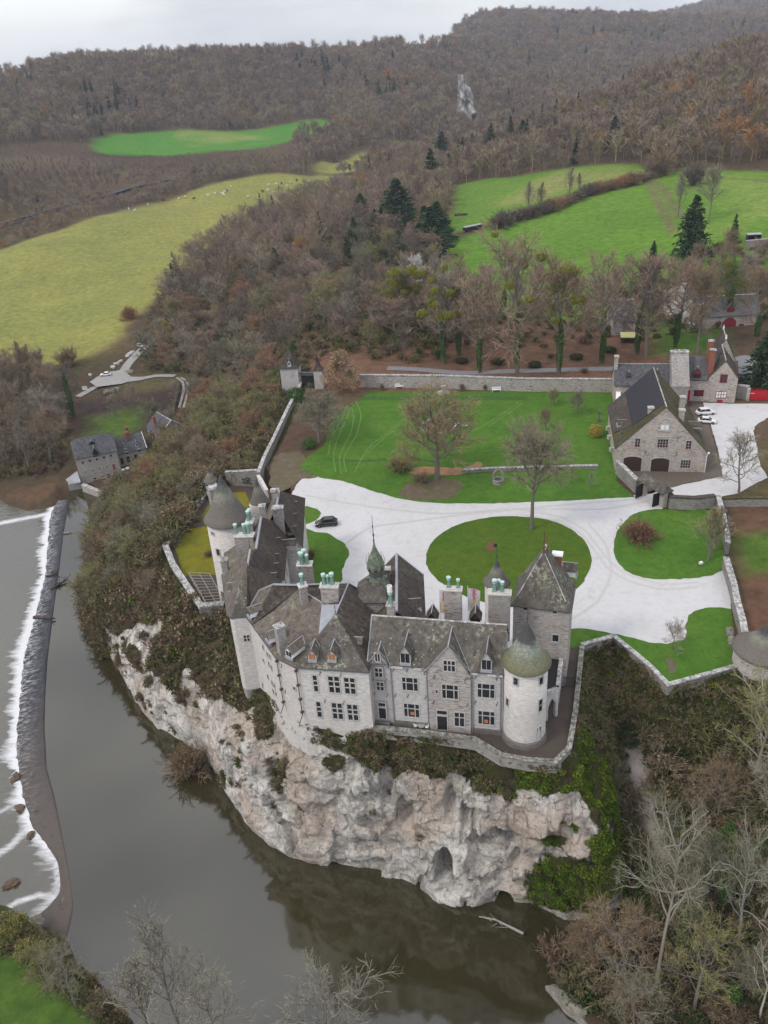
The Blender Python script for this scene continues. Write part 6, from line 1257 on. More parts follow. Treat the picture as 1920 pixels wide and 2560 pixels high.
m = MB(); g = lambda u, d, z: fp(Fd, u, d, z); 
roof(fd, [[g(.2, 3.2, 1.6), g(2.4, 3.2, 1.4), g(3.4, .2, 6.2), g(1.0, .2, 6.0)], [g(3.6, .5, 6.0), g(6.4, .8, 5.2), g(5.6, .4, 8.2)]], 'slate_far', 'porch_roof')
yl = empty('log_shelter', P('k', 280, 780)); tag(yl, 'open log shelter under a yellowed sheet roof beneath the avenue trees', 'shelter')
Fy = frame(P('k', 205, 785), P('k', 355, 785)); g = lambda u, d, z: fp(Fy, u, d, z); m = MB(); m.slab([g(-.2, .4, 2.0), g(Fy[3]+.2, .4, 2.0), g(Fy[3]+.2, -2.8, 2.7), g(-.2, -2.8, 2.7)], .1); m.build('roof', M['yellowroof'], yl)
for u_ in (.1, Fy[3]-.1):
    for d_ in (.2, -2.6): m = MB(); m.tube([g(u_, d_, 0), g(u_, d_, 2.1)], .1, 5); m.build('post', M['darkwood'], yl)
m = MB(); 
for i in range(9):
    for k in range(4): m.tube([g(.4+i*(Fy[3]-.8)/8, -.4, .25+k*.35), g(.4+i*(Fy[3]-.8)/8, -2.2, .25+k*.35)], .17, 6)
m.build('stacked_logs', M['darkwood'], yl)
hs = empty('field_shelter', T('q', 1600, 315)); tag(hs, 'small open animal shelter with a pale flat roof on the far right pasture', 'shelter')
hp = hs.location; 
hs.scale = (1, 1, 1)
Fh_ = (np.array([hp[0]-4, hp[1]-1]), np.array([1., -.1]), np.array([-.1, -1.]), 8); Fh_ = (Fh_[0], Fh_[1]*.62, Fh_[2]*.62, 5); m = MB(); fbox(m, Fh_, 0, 8, -4, -3.8, hp[2]-.5, hp[2]+3); fbox(m, Fh_, 0, .2, -3.8, 0, hp[2]-.5, hp[2]+3.1); fbox(m, Fh_, 7.8, 8, -3.8, 0, hp[2]-.5, hp[2]+3.1); fbox(m, Fh_, 4, 4.2, -3.8, 0, hp[2]-.5, hp[2]+3.1); m.build('wall', M['darkwood'], hs)
m = MB(); fbox(m, Fh_, -.4, 8.4, -4.4, .5, hp[2]+3.12, hp[2]+3.35); m.build('roof', M['tin'], hs)
wallrun('pasture_wall', [T('q', *q) for q in [(1540,350),(1600,345),(1700,335)]], .8, 3.0, 'low stone field wall below the animal shelter at the right edge', mat='garden_wall')
# ------------------------------------------------------------------ vehicles
def car(kind, loc, rz, paint, label, suv=True):
    r = empty(kind, (0, 0, 0)); tag(r, label, 'car', 'parked cars'); L, Wd = (4.65, 1.88) if suv else (4.35, 1.8); hb = .98 if suv else .85; ht = 1.66 if suv else 1.45
    prof = [(-L/2, .38, .60), (-L/2+.03, .75, .86), (-L/2+.35, hb-.03, .93), (-.95, hb+.04, .97), (.9, hb+.05, .98), (L/2-.3, hb+.03, .95), (L/2-.02, .85, .88), (L/2, .42, .62)]
    st = [(-L/2, .30, .62, .80), (-L/2+.12, .26, .80, .90), (-L/2+.9, .24, hb, .99), (-.75, .24, hb+.06, 1), (.8, .24, hb+.08, 1), (L/2-.35, .26, hb+.06, .97), (L/2-.08, .28, hb-.06, .92), (L/2, .34, .66, .84)]
    m = MB(); rings = []
    for x, z0, z1, w in st:
        w = w*Wd/2; rings.append([(x, -w*.9, z0), (x, -w, z0+.18), (x, -w, z1-.28), (x, -w*.93, z1-.03), (x, -w*.6, z1+.03), (x, w*.6, z1+.03), (x, w*.93, z1-.03), (x, w, z1-.28), (x, w, z0+.18), (x, w*.9, z0)])
    def loft(m, rings, mi=0):
        vs = [v for R_ in rings for v in R_]; n = len(rings[0]); fs = []
        for i in range(len(rings)-1):
            for j in range(n): fs.append((i*n+j, i*n+(j+1) % n, (i+1)*n+(j+1) % n, (i+1)*n+j))
        fs += [tuple(range(n))[::-1], tuple((len(rings)-1)*n+j for j in range(n))]; m.add(vs, [f[::-1] for f in fs], mi)
    loft(m, rings); m.build('body', M[paint], r, True)
    c = MB(); xs = (-1.15, -.45, 1.35, L/2-.32) if suv else (-1.05, -.35, 1.0, 1.75); zb = hb+.03
    def cab(dz, ww):
        return [[(xs[0], -Wd*.44*ww, zb), (xs[0], Wd*.44*ww, zb)], [(xs[1], -Wd*.38*ww, ht-.03), (xs[1], Wd*.38*ww, ht-.03)], [(xs[2], -Wd*.37*ww, ht), (xs[2], Wd*.37*ww, ht)], [(xs[3], -Wd*.42*ww, zb+.02), (xs[3], Wd*.42*ww, zb+.02)]]
    q = cab(0, 1); vs = [v for a in q for v in a]; vs += [(xs[0]+.1, -Wd*.44, zb), (xs[3]-.1, -Wd*.44, zb)]
    c.add([v for a in q for v in a], [(0, 1, 3, 2), (2, 3, 5, 4), (4, 5, 7, 6), (0, 2, 4, 6), (1, 7, 5, 3)]); c.build('windows', M['carglass'], r)
    t = MB(); z_ = ht+.012; t.box(((xs[1]+xs[2])/2+.05, 0, ht-.035), (xs[2]-xs[1]+.2, Wd*.76, .07), 0, 0, .93); t.build('roof', M[paint], r)
    for s_ in (-1, 1):
        p = MB()
        for a, b in ((q[0], q[1]), (q[2], q[3])): k = 0 if s_ < 0 else 1; p.tube([a[k], b[k]], .035, 4)
        xm = (xs[1]+xs[2])/2; p.tube([(xm, s_*Wd*.445, zb), (xm, s_*Wd*.38, ht)], .03, 4); p.build('pillar', M[paint], r)
        h = MB(); h.box((-L/2+.12, s_*Wd*.34, .66), (.16, .38, .16)); h.build('headlight', M['lightglass'], r)
        h = MB(); h.box((L/2-.06, s_*Wd*.36, .78), (.12, .34, .2)); h.build('taillight', M['taillight'], r)
        h = MB(); h.box((-.85, s_*(Wd/2+.08), hb+.02), (.14, .18, .14)); h.build('mirror', M[paint], r)
        for x in (-L/2+.85, L/2-.85):
            wv = MB(); n = 20
            for (y0, y1, ra, mi) in ((Wd/2-.22, Wd/2+.01, .345, 0),):
                vs = [(x+ra*math.cos(2*math.pi*i/n), s_*y, .345+ra*math.sin(2*math.pi*i/n)) for y in (y0, y1) for i in range(n)]
                fs = [(i, (i+1) % n, n+(i+1) % n, n+i) for i in range(n)]+[tuple(range(n, 2*n)), tuple(range(n))[::-1]]; wv.add(vs, fs if s_ < 0 else [f[::-1] for f in fs])
            w_ = wv.build('wheel', M['tyre'], r); rm = MB()
            for i in range(5):
                a = i*2*math.pi/5; rm.tube([(x, s_*(Wd/2+.02), .345), (x+.22*math.cos(a), s_*(Wd/2+.02), .345+.22*math.sin(a))], .035, 4)
            rm.lathe((0, 0, 0), [(0.001, 0), (.001, .001)], 3); rm.build('rim', M['rim'], w_)
    r.location = loc; r.rotation_euler = (0, 0, rz); return r
def carat(c, x, y, z, ang, paint, label, suv=True):
    loc = P(c, x, y, z) if z is not None else T(c, x, y)
    if z is None: loc = (loc[0], loc[1], loc[2]+.3)
    return car('parked_car', loc, ang, paint, label, suv)
carat('A', 1050, 440, .06, .06, 'carblack', 'black suv parked on the white gravel beside the left range of the castle')
carat('D', 1105, 690, .06, math.pi+.05, 'carwhite', 'white suv parked behind the barn, the farther of the two white cars')
carat('D', 1118, 765, .06, math.pi-.35, 'carwhite', 'white low car parked behind the barn nearer than the other', False)
carat('D', 1432, 425, .06, 1.9, 'carblack', 'black car parked in the lane behind the wall by the red gate')
carat('E', 612, 325, None, .05, 'carwhite', 'white car parked on the pale gravel of the valley parking', False)
carat('E', 808, 160, None, 2.3, 'carsilver', 'silver car parked at the upper end of the valley lane', False)
# ------------------------------------------------------------------ animals: small flock on the far meadow
def skinned(name, verts, edges, radii, mat):
    me = bpy.data.meshes.new(name); me.from_pydata(verts, edges, []); o = bpy.data.objects.new(name, me); COL.objects.link(o)
    md = o.modifiers.new('skin', 'SKIN'); 
    for i, v in enumerate(o.data.skin_vertices[0].data): v.radius = (radii[i], radii[i]); v.use_root = (i == 0)
    o.modifiers.new('sub', 'SUBSURF').levels = 1
    bpy.context.view_layer.update(); dg = bpy.context.evaluated_depsgraph_get(); m2 = bpy.data.meshes.new_from_object(o.evaluated_get(dg)); bpy.data.objects.remove(o); m2.materials.clear(); m2.materials.append(mat); m2.name = name; return m2
AV = [(0, 0, .95), (.55, 0, .98), (-.55, 0, .95), (.9, 0, .98), (1.05, 0, .78), (1.22, 0, .45), (.55, .2, .5), (.55, .2, .03), (.55, -.2, .5), (.55, -.2, .03), (-.55, .2, .55), (-.62, .2, .3), (-.55, .2, .03), (-.55, -.2, .55), (-.62, -.2, .3), (-.55, -.2, .03), (-.78, 0, .9), (-.85, 0, .5)]
AE = [(0, 1), (0, 2), (1, 3), (3, 4), (4, 5), (1, 6), (6, 7), (1, 8), (8, 9), (2, 10), (10, 11), (11, 12), (2, 13), (13, 14), (14, 15), (2, 16), (16, 17)]
AR = [.36, .34, .33, .2, .14, .09, .1, .06, .1, .06, .13, .08, .06, .13, .08, .06, .05, .03]
cowW = skinned('grazing_animal', AV, AE, AR, plain('white_hide', (.55, .53, .48), .9, .1)); cowD = skinned('grazing_animal', AV, AE, AR, plain('dark_hide', (.035, .028, .022), .9, .1))
for i, (x, y, dk) in enumerate([(958,778,0),(742,830,0),(770,822,0),(804,828,1),(865,815,0),(893,808,0),(932,800,0),(925,807,0),(939,797,1),(930,813,0),(1030,820,0),(1113,772,0),(1145,768,0),(1168,765,1),(1190,776,0),(1205,762,0),(1232,752,1),(1272,758,0),(1284,757,0),(1090,798,1),(1110,792,0),(1135,803,0),(1182,803,0),(615,853,0),(560,878,0),(677,835,1),(1247,772,1),(535,872,0)]):
    loc = T('n', x, y); o = bpy.data.objects.new('cow', cowD if dk else cowW); COL.objects.link(o); s_ = 1.45; o.scale = (s_, s_, s_); o.location = loc; o.rotation_euler = (0, 0, rnd.random()*6.28)
    tag(o, 'dark cow grazing on the long yellow-green meadow' if dk else 'white cow grazing on the long yellow-green meadow', 'cow', 'dark cows on the meadow' if dk else 'white cows on the meadow')
# ------------------------------------------------------------------ garden furniture
def bench(loc, rz, label):
    r = empty('garden_bench', (0, 0, 0)); tag(r, label, 'bench')
    m = MB()
    for i in range(4): m.box((0, -.18+i*.13, .43), (1.8, .1, .04))
    m.build('seat', M['white'], r); m = MB()
    for i in range(3): m.box((0, .28, .55+i*.15), (1.8, .04, .1))
    m.build('backrest', M['white'], r)
    for sx in (-.85, .85):
        m = MB(); m.box((sx, -.2, 0), (.07, .07, .62)); m.box((sx, .3, 0), (.07, .07, .95)); m.box((sx, .03, .6), (.07, .55, .05)); m.build('leg', M['white'], r)
    r.location = loc; r.rotation_euler = (0, 0, rz); r.scale = (1.35, 1.35, 1.35)
bench(P('G', 600, 133, .1), 0, 'white slatted bench against the long wall, left of the middle'); bench(P('G', 1058, 149, .1), -.05, 'white slatted bench against the long wall, right of the middle')
def chair(loc, rz, label, group='white garden chairs'):
    r = empty('garden_chair', (0, 0, 0)); tag(r, label, 'chair', None); m = MB(); m.lathe((0, 0, .42), [(.24, 0), (.25, .03), (0, .045)], 12); m.build('seat', M['white'], r)
    m = MB(); 
    for i in range(5): a = math.radians(50+i*20); m.tube([(.24*math.cos(a), .24*math.sin(a), .45), (.27*math.cos(a), .27*math.sin(a), .9)], .02, 4)
    m.tube([(.27*math.cos(math.radians(50+i*10)), .27*math.sin(math.radians(50+i*10)), .9) for i in range(9)], .025, 4); m.build('backrest', M['white'], r)
    for k in range(4): a = math.pi/4+k*math.pi/2; m = MB(); m.tube([(.16*math.cos(a), .16*math.sin(a), .42), (.24*math.cos(a), .24*math.sin(a), 0)], .018, 4); m.build('leg', M['white'], r)
    r.location = loc; r.rotation_euler = (0, 0, rz); r.scale = (1.15, 1.15, 1.15); return r
def table(loc, rad, label):
    r = empty('garden_table', (0, 0, 0)); tag(r, label, 'table'); m = MB(); m.lathe((0, 0, .70), [(rad, 0), (rad, .04), (0, .045)], 20); m.build('table_top', M['greywood'], r)
    for k in range(4): a = k*math.pi/2; m = MB(); m.tube([(.05*math.cos(a), .05*math.sin(a), .7), (rad*.7*math.cos(a), rad*.7*math.sin(a), 0)], .02, 4); m.build('leg', M['white'], r)
    r.location = loc
chair(P('a', 770, 1330, .07), 2.6, 'white garden chair left of the little round terrace table'); chair(P('a', 925, 1345, .07), -2.2, 'white garden chair right of the little round terrace table'); table(P('a', 850, 1340, .07), .52, 'round pale table between two white chairs on the narrow terrace')
chair(P('G', 880, 308, .1), .5, 'white garden chair left of the white table by the stone ring'); chair(P('G', 915, 318, .1), -1.8, 'white garden chair right of the white table by the stone ring'); table(P('G', 898, 320, .1), .6, 'white garden table on the back lawn by the stone ring')
# stone ring in the lawn
rc = P('G', 785, 312, .1); r = empty('stone_ring', rc); tag(r, 'round bed ringed with pale stones behind the big lawn tree', 'flower bed'); m = MB()
ra = abs(P('G', 868, 312, .1)[0]-rc[0])
for i in range(40):
    a = i*2*math.pi/40; m.box((rc[0]+ra*math.cos(a), rc[1]+ra*math.sin(a), .08), (.5, ra*.145, .32+.06*math.sin(i*5)), a)
m.build('kerb', M['trim'], r); m = MB(); m.lathe((rc[0], rc[1], .13), [(ra-.3, 0), (0.01, .15)], 32); m.build('soil', M['dirt'], r)
# ornament with round steps at the wall
oc = P('G', 808, 155, .1); r = empty('stone_fountain', oc); tag(r, 'pale stone urn on round steps in front of the middle of the long wall', 'fountain')
m = MB(); m.lathe(oc, [(1.8, 0), (1.8, .2), (1.4, .2), (1.4, .42), (1.0, .42), (1.0, .62), (0.01, .63)], 24); m.build('steps', M['trim'], r); m = MB(); m.lathe((oc[0], oc[1], .7), [(.3, 0), (.2, .5), (.22, .9), (.6, 1.3), (.65, 1.45), (.5, 1.42), (.1, 1.1)], 16); m.build('urn', M['trim'], r)
# old well
wc = P('G', 1065, 580, .1); r = empty('stone_well', wc); tag(r, 'mossy stone well with an arched frame on the lower lawn', 'well')
m = MB(); m.lathe(wc, [(1.25, 0), (1.2, .95), (.85, .97), (.85, .3)], 16); m.build('well_ring', M['garden_wall'], r)
m = MB(); m.tube([(wc[0]-1.0, wc[1], .9), (wc[0]-1.0, wc[1], 2.4), (wc[0]-.6, wc[1], 3.1), (wc[0], wc[1], 3.4), (wc[0]+.6, wc[1], 3.1), (wc[0]+1.0, wc[1], 2.4), (wc[0]+1.0, wc[1], .9)], .25, 6); m.build('arch', M['garden_wall'], r); m = MB(); m.lathe((wc[0], wc[1], 3.5), [(.4, 0), (.3, .3), (0, .8)], 6); m.build('top_stone', M['garden_wall'], r)
gc = P('D', 165, 760, 0); r = empty('stone_cross', gc); tag(r, 'dark weathered cross standing on the lawn near the barn', 'cross'); m = MB(); m.box(gc, (.7, .7, 1.1)); m.build('pedestal', M['plinth'], r); m = MB(); m.box((gc[0], gc[1], 1.1), (.3, .3, 1.9)); m.box((gc[0], gc[1], 2.2), (1.2, .26, .3)); m.build('cross', M['plinth'], r)
sheet('bare_patch', [P('G', *q) for q in [(650,530),(670,512),(780,505),(905,512),(960,480),(985,500),(900,538),(780,545),(680,545)]], .12, plain('orange_soil', (.26, .14, .075), .95, .4, .8), sm=3)
sheet('bare_patch', [P('G', *q) for q in [(620,600),(700,570),(800,560),(900,580),(890,620),(830,655),(700,660),(600,640)]], .11, M['dirt'], sm=3)
sheet('bare_patch', [P('m', *q) for q in [(660,600),(700,590),(740,640),(765,710),(720,715),(690,670)]], .12, M['dirt'], sm=3)
sheet('bare_patch', [P('d', *q) for q in [(210,230),(300,215),(330,280),(290,350),(220,320)]], .12, M['litter'], sm=3)
# lamp on the grass, rubble
lc = P('F', 1168, 625, .05); r = empty('floodlight', lc); tag(r, 'small white floodlight on a short post by the dead leaf bed', 'lamp'); m = MB(); m.box(lc, (.12, .12, .5)); m.build('post', M['iron'], r); m = MB(); m.box((lc[0], lc[1], .5), (.6, .45, .4), .3); m.build('lamp_head', M['white'], r)
def rock(seed, loc, s, mat, name, label, cat_='rock', group=None):
    R = np.random.RandomState(seed); bm = bmesh.new(); bmesh.ops.create_icosphere(bm, subdivisions=3, radius=1)
    for v in bm.verts:
        n = v.co.normalized(); k = 1+.35*float(vnoise(np.array([n.x]), np.array([n.y]), n.z, 1.7+seed*.13)[0])+.15*float(vnoise(np.array([n.x]), np.array([n.y]), n.z, 5.0)[0]); v.co = Vector((n.x*s[0]*k, n.y*s[1]*k, n.z*s[2]*k))
    me = bpy.data.meshes.new(name); bm.to_mesh(me); bm.free(); me.materials.append(mat); o = bpy.data.objects.new(name, me); COL.objects.link(o); o.location = loc; o.rotation_euler = (0, 0, seed); tag(o, label, cat_, group); return o
M['boulder'] = stone('lichened_boulder', (.20, .185, .155), (.10, .09, .075), .5, .7, .5); M['wetrock'] = stone('wet_brown_rock', (.12, .085, .06), (.05, .04, .03), .5, .8, .4)
for i, (x, y) in enumerate([(1285,300),(1290,345),(1300,385),(1320,420),(1305,440)]): rock(i+2, P('m', x, y, .3), (.65, .5, .5), M['boulder'], 'rubble_stone', 'grey rubble stone in the row beside the end wall bed', 'stone', 'rubble stones by the end wall')
bl = P('Z', 1225, 2165, -29.8); o = rock(5, bl, (3.4, 1.2, 1.0), M['boulder'], 'boulder', 'long flat lichened boulder lying in the dark river at the lower right'); a_ = P('Z', 1195, 2135, -29.8); b_ = P('Z', 1258, 2190, -29.8); o.rotation_euler = (0, 0, math.atan2(b_[1]-a_[1], b_[0]-a_[0]))
for i, (x, y, s_, lb) in enumerate([(72,172,.9,'brown rock in the rapids, upper of three'),(92,312,.8,'brown rock where the weir begins to crumble'),(50,662,1.0,'mossy brown rock alone in the shallow water, lower left'),(140,440,.7,'brown rock at the crumbling weir edge'),(178,838,1.1,'flat brown slab below the weir end, left'),(285,840,1.0,'flat pale slab below the weir end, right'),(300,745,.9,'pale broken slab at the end of the weir')]): rock(11+i, P('W', x, y, -31.1), (s_*1.3, s_*.9, s_*.45), M['wetrock'] if i < 4 else M['boulder'], 'river_rock', lb)
def logm(name, pts, r, label, mat='darkwood', twigs=0):
    m = MB(); m.tube(pts, [r*(1-.6*i/(len(pts)-1)) for i in range(len(pts))], 7); e = Vector(pts[-1]); d = Vector(pts[-1])-Vector(pts[0]); d.normalize()
    for i in range(twigs):
        s0 = Vector(pts[0]).lerp(e, .35+.6*i/twigs); s1 = s0+d*rnd.uniform(.5, 1.6)+Vector((rnd.uniform(-1, 1), rnd.uniform(-1, 1), rnd.uniform(.0, 1.0)))*1.2; m.tube([s0, s1], [r*.3, r*.1], 4)
    o = m.build(name, M[mat], None); tag(o, label, 'driftwood'); return o
logm('fallen_log', [P('H', 250, 1018, -29.6), P('H', 330, 1022, -29.5), P('H', 405, 1025, -29.5)], .45, 'brown log stranded straight across the weir', 'darkwood', 3)
logm('driftwood', [P('H', 345, 715, -30), P('H', 400, 700, -29.6), P('H', 432, 690, -29.5)], .35, 'dark driftwood trunk on the upper weir', 'darkwood', 7)
logm('driftwood', [P('H', 375, 815, -30.2), P('H', 430, 775, -29.6), P('H', 482, 748, -29.6)], .5, 'tangled heap of driftwood below the dark trunk on the weir', 'darkwood', 14)
logm('driftwood', [P('H', 470, 392, -29.7), P('H', 540, 384, -29.8)], .2, 'thin branch lying over the weir crest high up', 'greywood', 3)
logm('fallen_branch', [P('I', 250, 1230, -29.2), P('I', 170, 1190, -29.0), P('I', 90, 1150, -29.4), P('I', -5, 1132, -30)], .22, 'long pale fallen branch reaching into the dark river below the rock', 'greywood', 5)
# flags on poles in the court
M['flagcloth'] = None
t = NT('flag_cloth', .8, .1); g = t.n('ShaderNodeTexCoord').outputs['Generated']; n = t.noise(5, 5, .7, g, 1.2); s_ = t.n('ShaderNodeSeparateXYZ'); t.L(g, s_.inputs[0])
mask = t.ramp(t.math('ADD', n, t.math('MULTIPLY', t.math('ABSOLUTE', t.math('SUBTRACT', s_.outputs[0], .5)), -.5)), [(.42, 0), (.45, 1)]); f_ = t.mix(t.ramp(s_.outputs[2], [(.5, 0), (.62, 1)]), (.75, .48, .03), (.62, .06, .16)); t.color(t.mix(mask, (.66, .66, .68), f_)); M['flagcloth'] = t.m
for (x, y, lb, ln) in ((7.15, 97.6, 'tall flagpole with a white, yellow and pink flag left of the middle chimney stack', .9), (11.25, 97.6, 'tall flagpole with a white, yellow and pink flag right of the middle chimney stack', 1.7)):
    r = empty('flagpole', (x, y, 0)); tag(r, lb, 'flag'); m = MB(); m.tube([(x, y, 0), (x, y, 16.2)], [.07, .035], 6); m.build('pole', M['white'], r)
    V = []; F = []; nx, nz = 10, 14
    for i in range(nx+1):
        for j in range(nz+1): u = i/nx*ln; w = j/nz*4.2; V.append((x+.05+u, y-.1+.14*math.sin(u*4+w)-.05*u, 11.8+w-u*.35))
    for i in range(nx):
        for j in range(nz): F.append((i*(nz+1)+j, (i+1)*(nz+1)+j, (i+1)*(nz+1)+j+1, i*(nz+1)+j+1))
    m = MB(); m.add(V, F); m.build('flag', M['flagcloth'], r, True)
# plant frame in the garden
r = empty('plant_frame', P('l', 650, 1400, -3)); tag(r, 'open frame of pale thin rails over a dark bed at the tip of the garden', 'frame')
la = [P('l', *q, -1.0) for q in ((450, 1225), (665, 1600))]; lb_ = [P('l', *q, -1.0) for q in ((700, 1235), (885, 1575))]
for i in range(11):
    f = i/10; a = [la[0][k]*(1-f)+la[1][k]*f for k in range(3)]; b = [lb_[0][k]*(1-f)+lb_[1][k]*f for k in range(3)]; m = MB(); m.tube([a, b], .05, 4); m.build('rail', M['greywood'], r)
    if i % 2 == 0:
        for q in (a, b): m = MB(); m.tube([(q[0], q[1], -3), q], .05, 4); m.build('post', M['greywood'], r)
for q in (la, lb_, [tuple((la[0][k]+lb_[0][k])/2 for k in range(3)), tuple((la[1][k]+lb_[1][k])/2 for k in range(3))]): m = MB(); m.tube(q, .06, 4); m.build('side_rail', M['greywood'], r)
m = MB(); m.tube([(p[0], p[1], p[2]-.8) for p in la], .05, 4); m.build('side_rail', M['greywood'], r)
sheet('planting_bed', [P('l', *q, -3) for q in [(520,1300),(830,1290),(880,1590),(640,1610)]], -2.9, M['darkpath'])
# iron gate on the terrace
ga, gb = P('b', 1262, 1090, .1), P('b', 1478, 1090, .1); F = frame(ga, gb); r = empty('iron_railing', ga); tag(r, 'thin iron railing gate closing the passage beside the square tower', 'gate'); m = MB()
for i in range(15): u = F[3]*i/14; m.tube([fp(F, u, 0, 0), fp(F, u, 0, 2.0)], .025, 4)
for z in (.2, 1.8, 2.0): m.tube([fp(F, 0, 0, z), fp(F, F[3], 0, z)], .035, 4)
m.build('bars', M['iron'], r)
# meadow things
ft = T('o', 438, 960); r = empty('feeding_trough', ft); tag(r, 'long low dark trailer-like trough on the pasture beside the big bush', 'trough'); A_ = T('o', 405, 966); B_ = T('o', 474, 945); F = frame(A_, B_); z = ft[2]
m = MB(); fbox(m, F, 0, F[3], -2.2, 0, z+.6, z+2.0); m.build('box', M['blackwood'], r); m = MB(); fbox(m, F, -.1, F[3]+.1, -2.3, .1, z+2.003, z+2.3); m.build('lid', M['tin'], r)
for u in (.15, .5, .85): m = MB(); fbox(m, F, F[3]*u-.5, F[3]*u+.5, -1.9, -.3, z-.2, z+.6); m.build('wheel_block', M['tyre'], r)
logm('brush_pile', [T('o', 360, 895, ), T('o', 385, 893), T('o', 408, 893)], 1.2, 'heap of dark cut branches at the edge of the pasture', 'darkwood', 16)
for i, (x, y, lb) in enumerate([(495,412,'white notice board at the end of the valley track'),(525,330,'small white sign on the grass above the parking')]):
    q = T('E', x, y+8); r = empty('sign', q); tag(r, lb, 'sign'); m = MB(); m.box(q, (.12, .12, 2.0)); m.build('post', M['greywood'], r); m = MB(); m.box((q[0], q[1]-.1, q[2]+1.3), (2.0-i*.8, .08, 1.4-i*.5)); m.build('board', M['white'], r)
for i, (x, y) in enumerate([(612,425),(628,420),(645,416),(660,412),(675,408)]): q = T('E', x, y); rock(30+i, (q[0], q[1], q[2]+.5), (1.3, .9, .9), M['boulder'], 'stone_heap', 'rough stone in the heap at the upper edge of the muddy paddock', 'stone', 'stones piled by the paddock')
for i, (x, y) in enumerate([(652,275),(672,256),(695,242),(735,212),(748,200),(762,190)]): q = T('E', x, y); rock(40+i, (q[0], q[1], q[2]+.35), (1.3, .9, .5), M['trim'], 'kerb_boulder', 'pale boulder in the row along the upper side of the valley lane', 'stone', 'pale boulders along the valley lane')
q = T('E', 748, 303); rock(50, (q[0], q[1], q[2]+.4), (1.8, 1.2, .7), M['boulder'], 'boulder', 'single brown boulder at the bend of the valley lane')
# pale rock spire across the valley
def spirerock(c, xb, yb, ytop, wpx, label):
    b = T(c, xb, yb); b = (b[0]*1.01, b[1]*1.01, b[2]); H = height_px(c, b, ytop); Wm = wpx/CR[c][2]/FPX*math.hypot(b[0], b[1]); bm = bmesh.new(); n, k = 40, 60; rows = []
    for j in range(k):
        f = j/(k-1); row = []
        for i in range(n):
            a = i*2*math.pi/n; w = Wm*(1.15-f)**.7*(.8+.5*float(vnoise(np.array([math.cos(a)*2]), np.array([math.sin(a)*2]), f*5, 1.3)[0])+.3*float(vnoise(np.array([math.cos(a)*6]), np.array([math.sin(a)*6]), f*16, 1.0)[0])); row.append(bm.verts.new((b[0]+w*math.cos(a)-.12*Wm*4*(f-.5)*1.6, b[1]+w*math.sin(a)*1.2+Wm*1.2*f, b[2]-3+H*f)))
        rows.append(row)
    for j in range(k-1):
        for i in range(n): bm.faces.new((rows[j][i], rows[j][(i+1) % n], rows[j+1][(i+1) % n], rows[j+1][i]))
    bm.faces.new(rows[-1]); me = bpy.data.meshes.new('rock_face'); bm.to_mesh(me); bm.free(); me.materials.append(M['farrock']); o = bpy.data.objects.new('rock_face', me); COL.objects.link(o); tag(o, kind='structure')
def height_px(c, loc, ytop):
    Y0 = px(c, 0, ytop)[1]; best = 10
    for h in np.arange(2, 160, 1.):
        d = np.array(loc)+np.array([0, 0, h])-CAM
        if 1280-FPX*(d@cu)/(d@fw) >= Y0: best = h
    return best
t = NT('far_rock', .95); n = t.noise(.12, 7, .75, t.pos((1, 1, .3))); t.color(t.ramp(n, [(.40, (.09, .085, .075)), (.5, (.20, .19, .175)), (.66, (.42, .41, .39))])); M['farrock'] = t.m
spirerock('Z', 1008, 262, 155, 19, ''); spirerock('Z', 1142, 200, 180, 9, '')
for x, y, lb in ((735, 127, 'tiny white house on the skyline right of the ridge trees'), (848, 118, 'tiny pale house on the skyline near the hilltop meadow')):
    q = T('Z', x, y); F = (np.array(q[:2]), np.array([1., 0.]), np.array([0., -1.]), 8); house('distant_house', lb, 'house', F, 8, 7, q[2]+12, q[2]+15, q[2], 'mill_wall', 'slate_far')
for x, y, lb in ((790, 690, 'white bag beside the mill corner, left'), (850, 668, 'white bag beside the mill corner, right')): q = P('j', x, y, -28); rock(60+x % 7, (q[0], q[1], -27.7), (.7, .5, .4), M['white'], 'white_bag', lb, 'bag')
# ------------------------------------------------------------------ plants
def tint_mat(name, rough=.9, lo=.7, hi=1.35, trans=False):
    t = NT(name, rough, .08); oc = t.n('ShaderNodeObjectInfo').outputs['Color']
    g = t.n('ShaderNodeNewGeometry').outputs['Random Per Island']
    t.color(t.mix(1.0, oc, t.ramp(g, [(0, (lo, lo, lo)), (1, (hi, hi, hi))]), 'MULTIPLY')); return t.m
M['twig'] = tint_mat('bare_twigs', .9); M['bark'] = tint_mat('bark', .95, .85, 1.1); M['leaf'] = tint_mat('leaves', .8, .45, 1.6)
def pal_mat(name, stops, lo=.7, hi=1.3):
    t = NT(name, .9, .06); r = t.n('ShaderNodeObjectInfo').outputs['Random']; g = t.n('ShaderNodeNewGeometry').outputs['Random Per Island']
    big = t.noise(.006, 4)
    f = t.math('ADD', t.math('MULTIPLY', r, .6), t.math('MULTIPLY', t.ramp(big, [(.38, 0), (.62, 1)]), .4))
    t.color(t.mix(1.0, t.ramp(f, stops), t.ramp(g, [(0, (lo,)*3), (1, (hi,)*3)]), 'MULTIPLY')); return t.m
M['far_twig'] = pal_mat('far_wood_twigs', [(0, (.16, .115, .085)), (.22, (.235, .165, .12)), (.42, (.155, .125, .105)), (.6, (.27, .215, .155)), (.78, (.19, .165, .085)), (.92, (.27, .15, .075)), (1, (.38, .19, .06))])
M['scrub'] = pal_mat('scrub_twigs', [(0, (.13, .095, .065)), (.2, (.18, .125, .085)), (.4, (.13, .12, .05)), (.55, (.20, .16, .105)), (.7, (.09, .105, .035)), (.85, (.17, .155, .065)), (.95, (.18, .085, .05)), (1, (.25, .20, .06))])
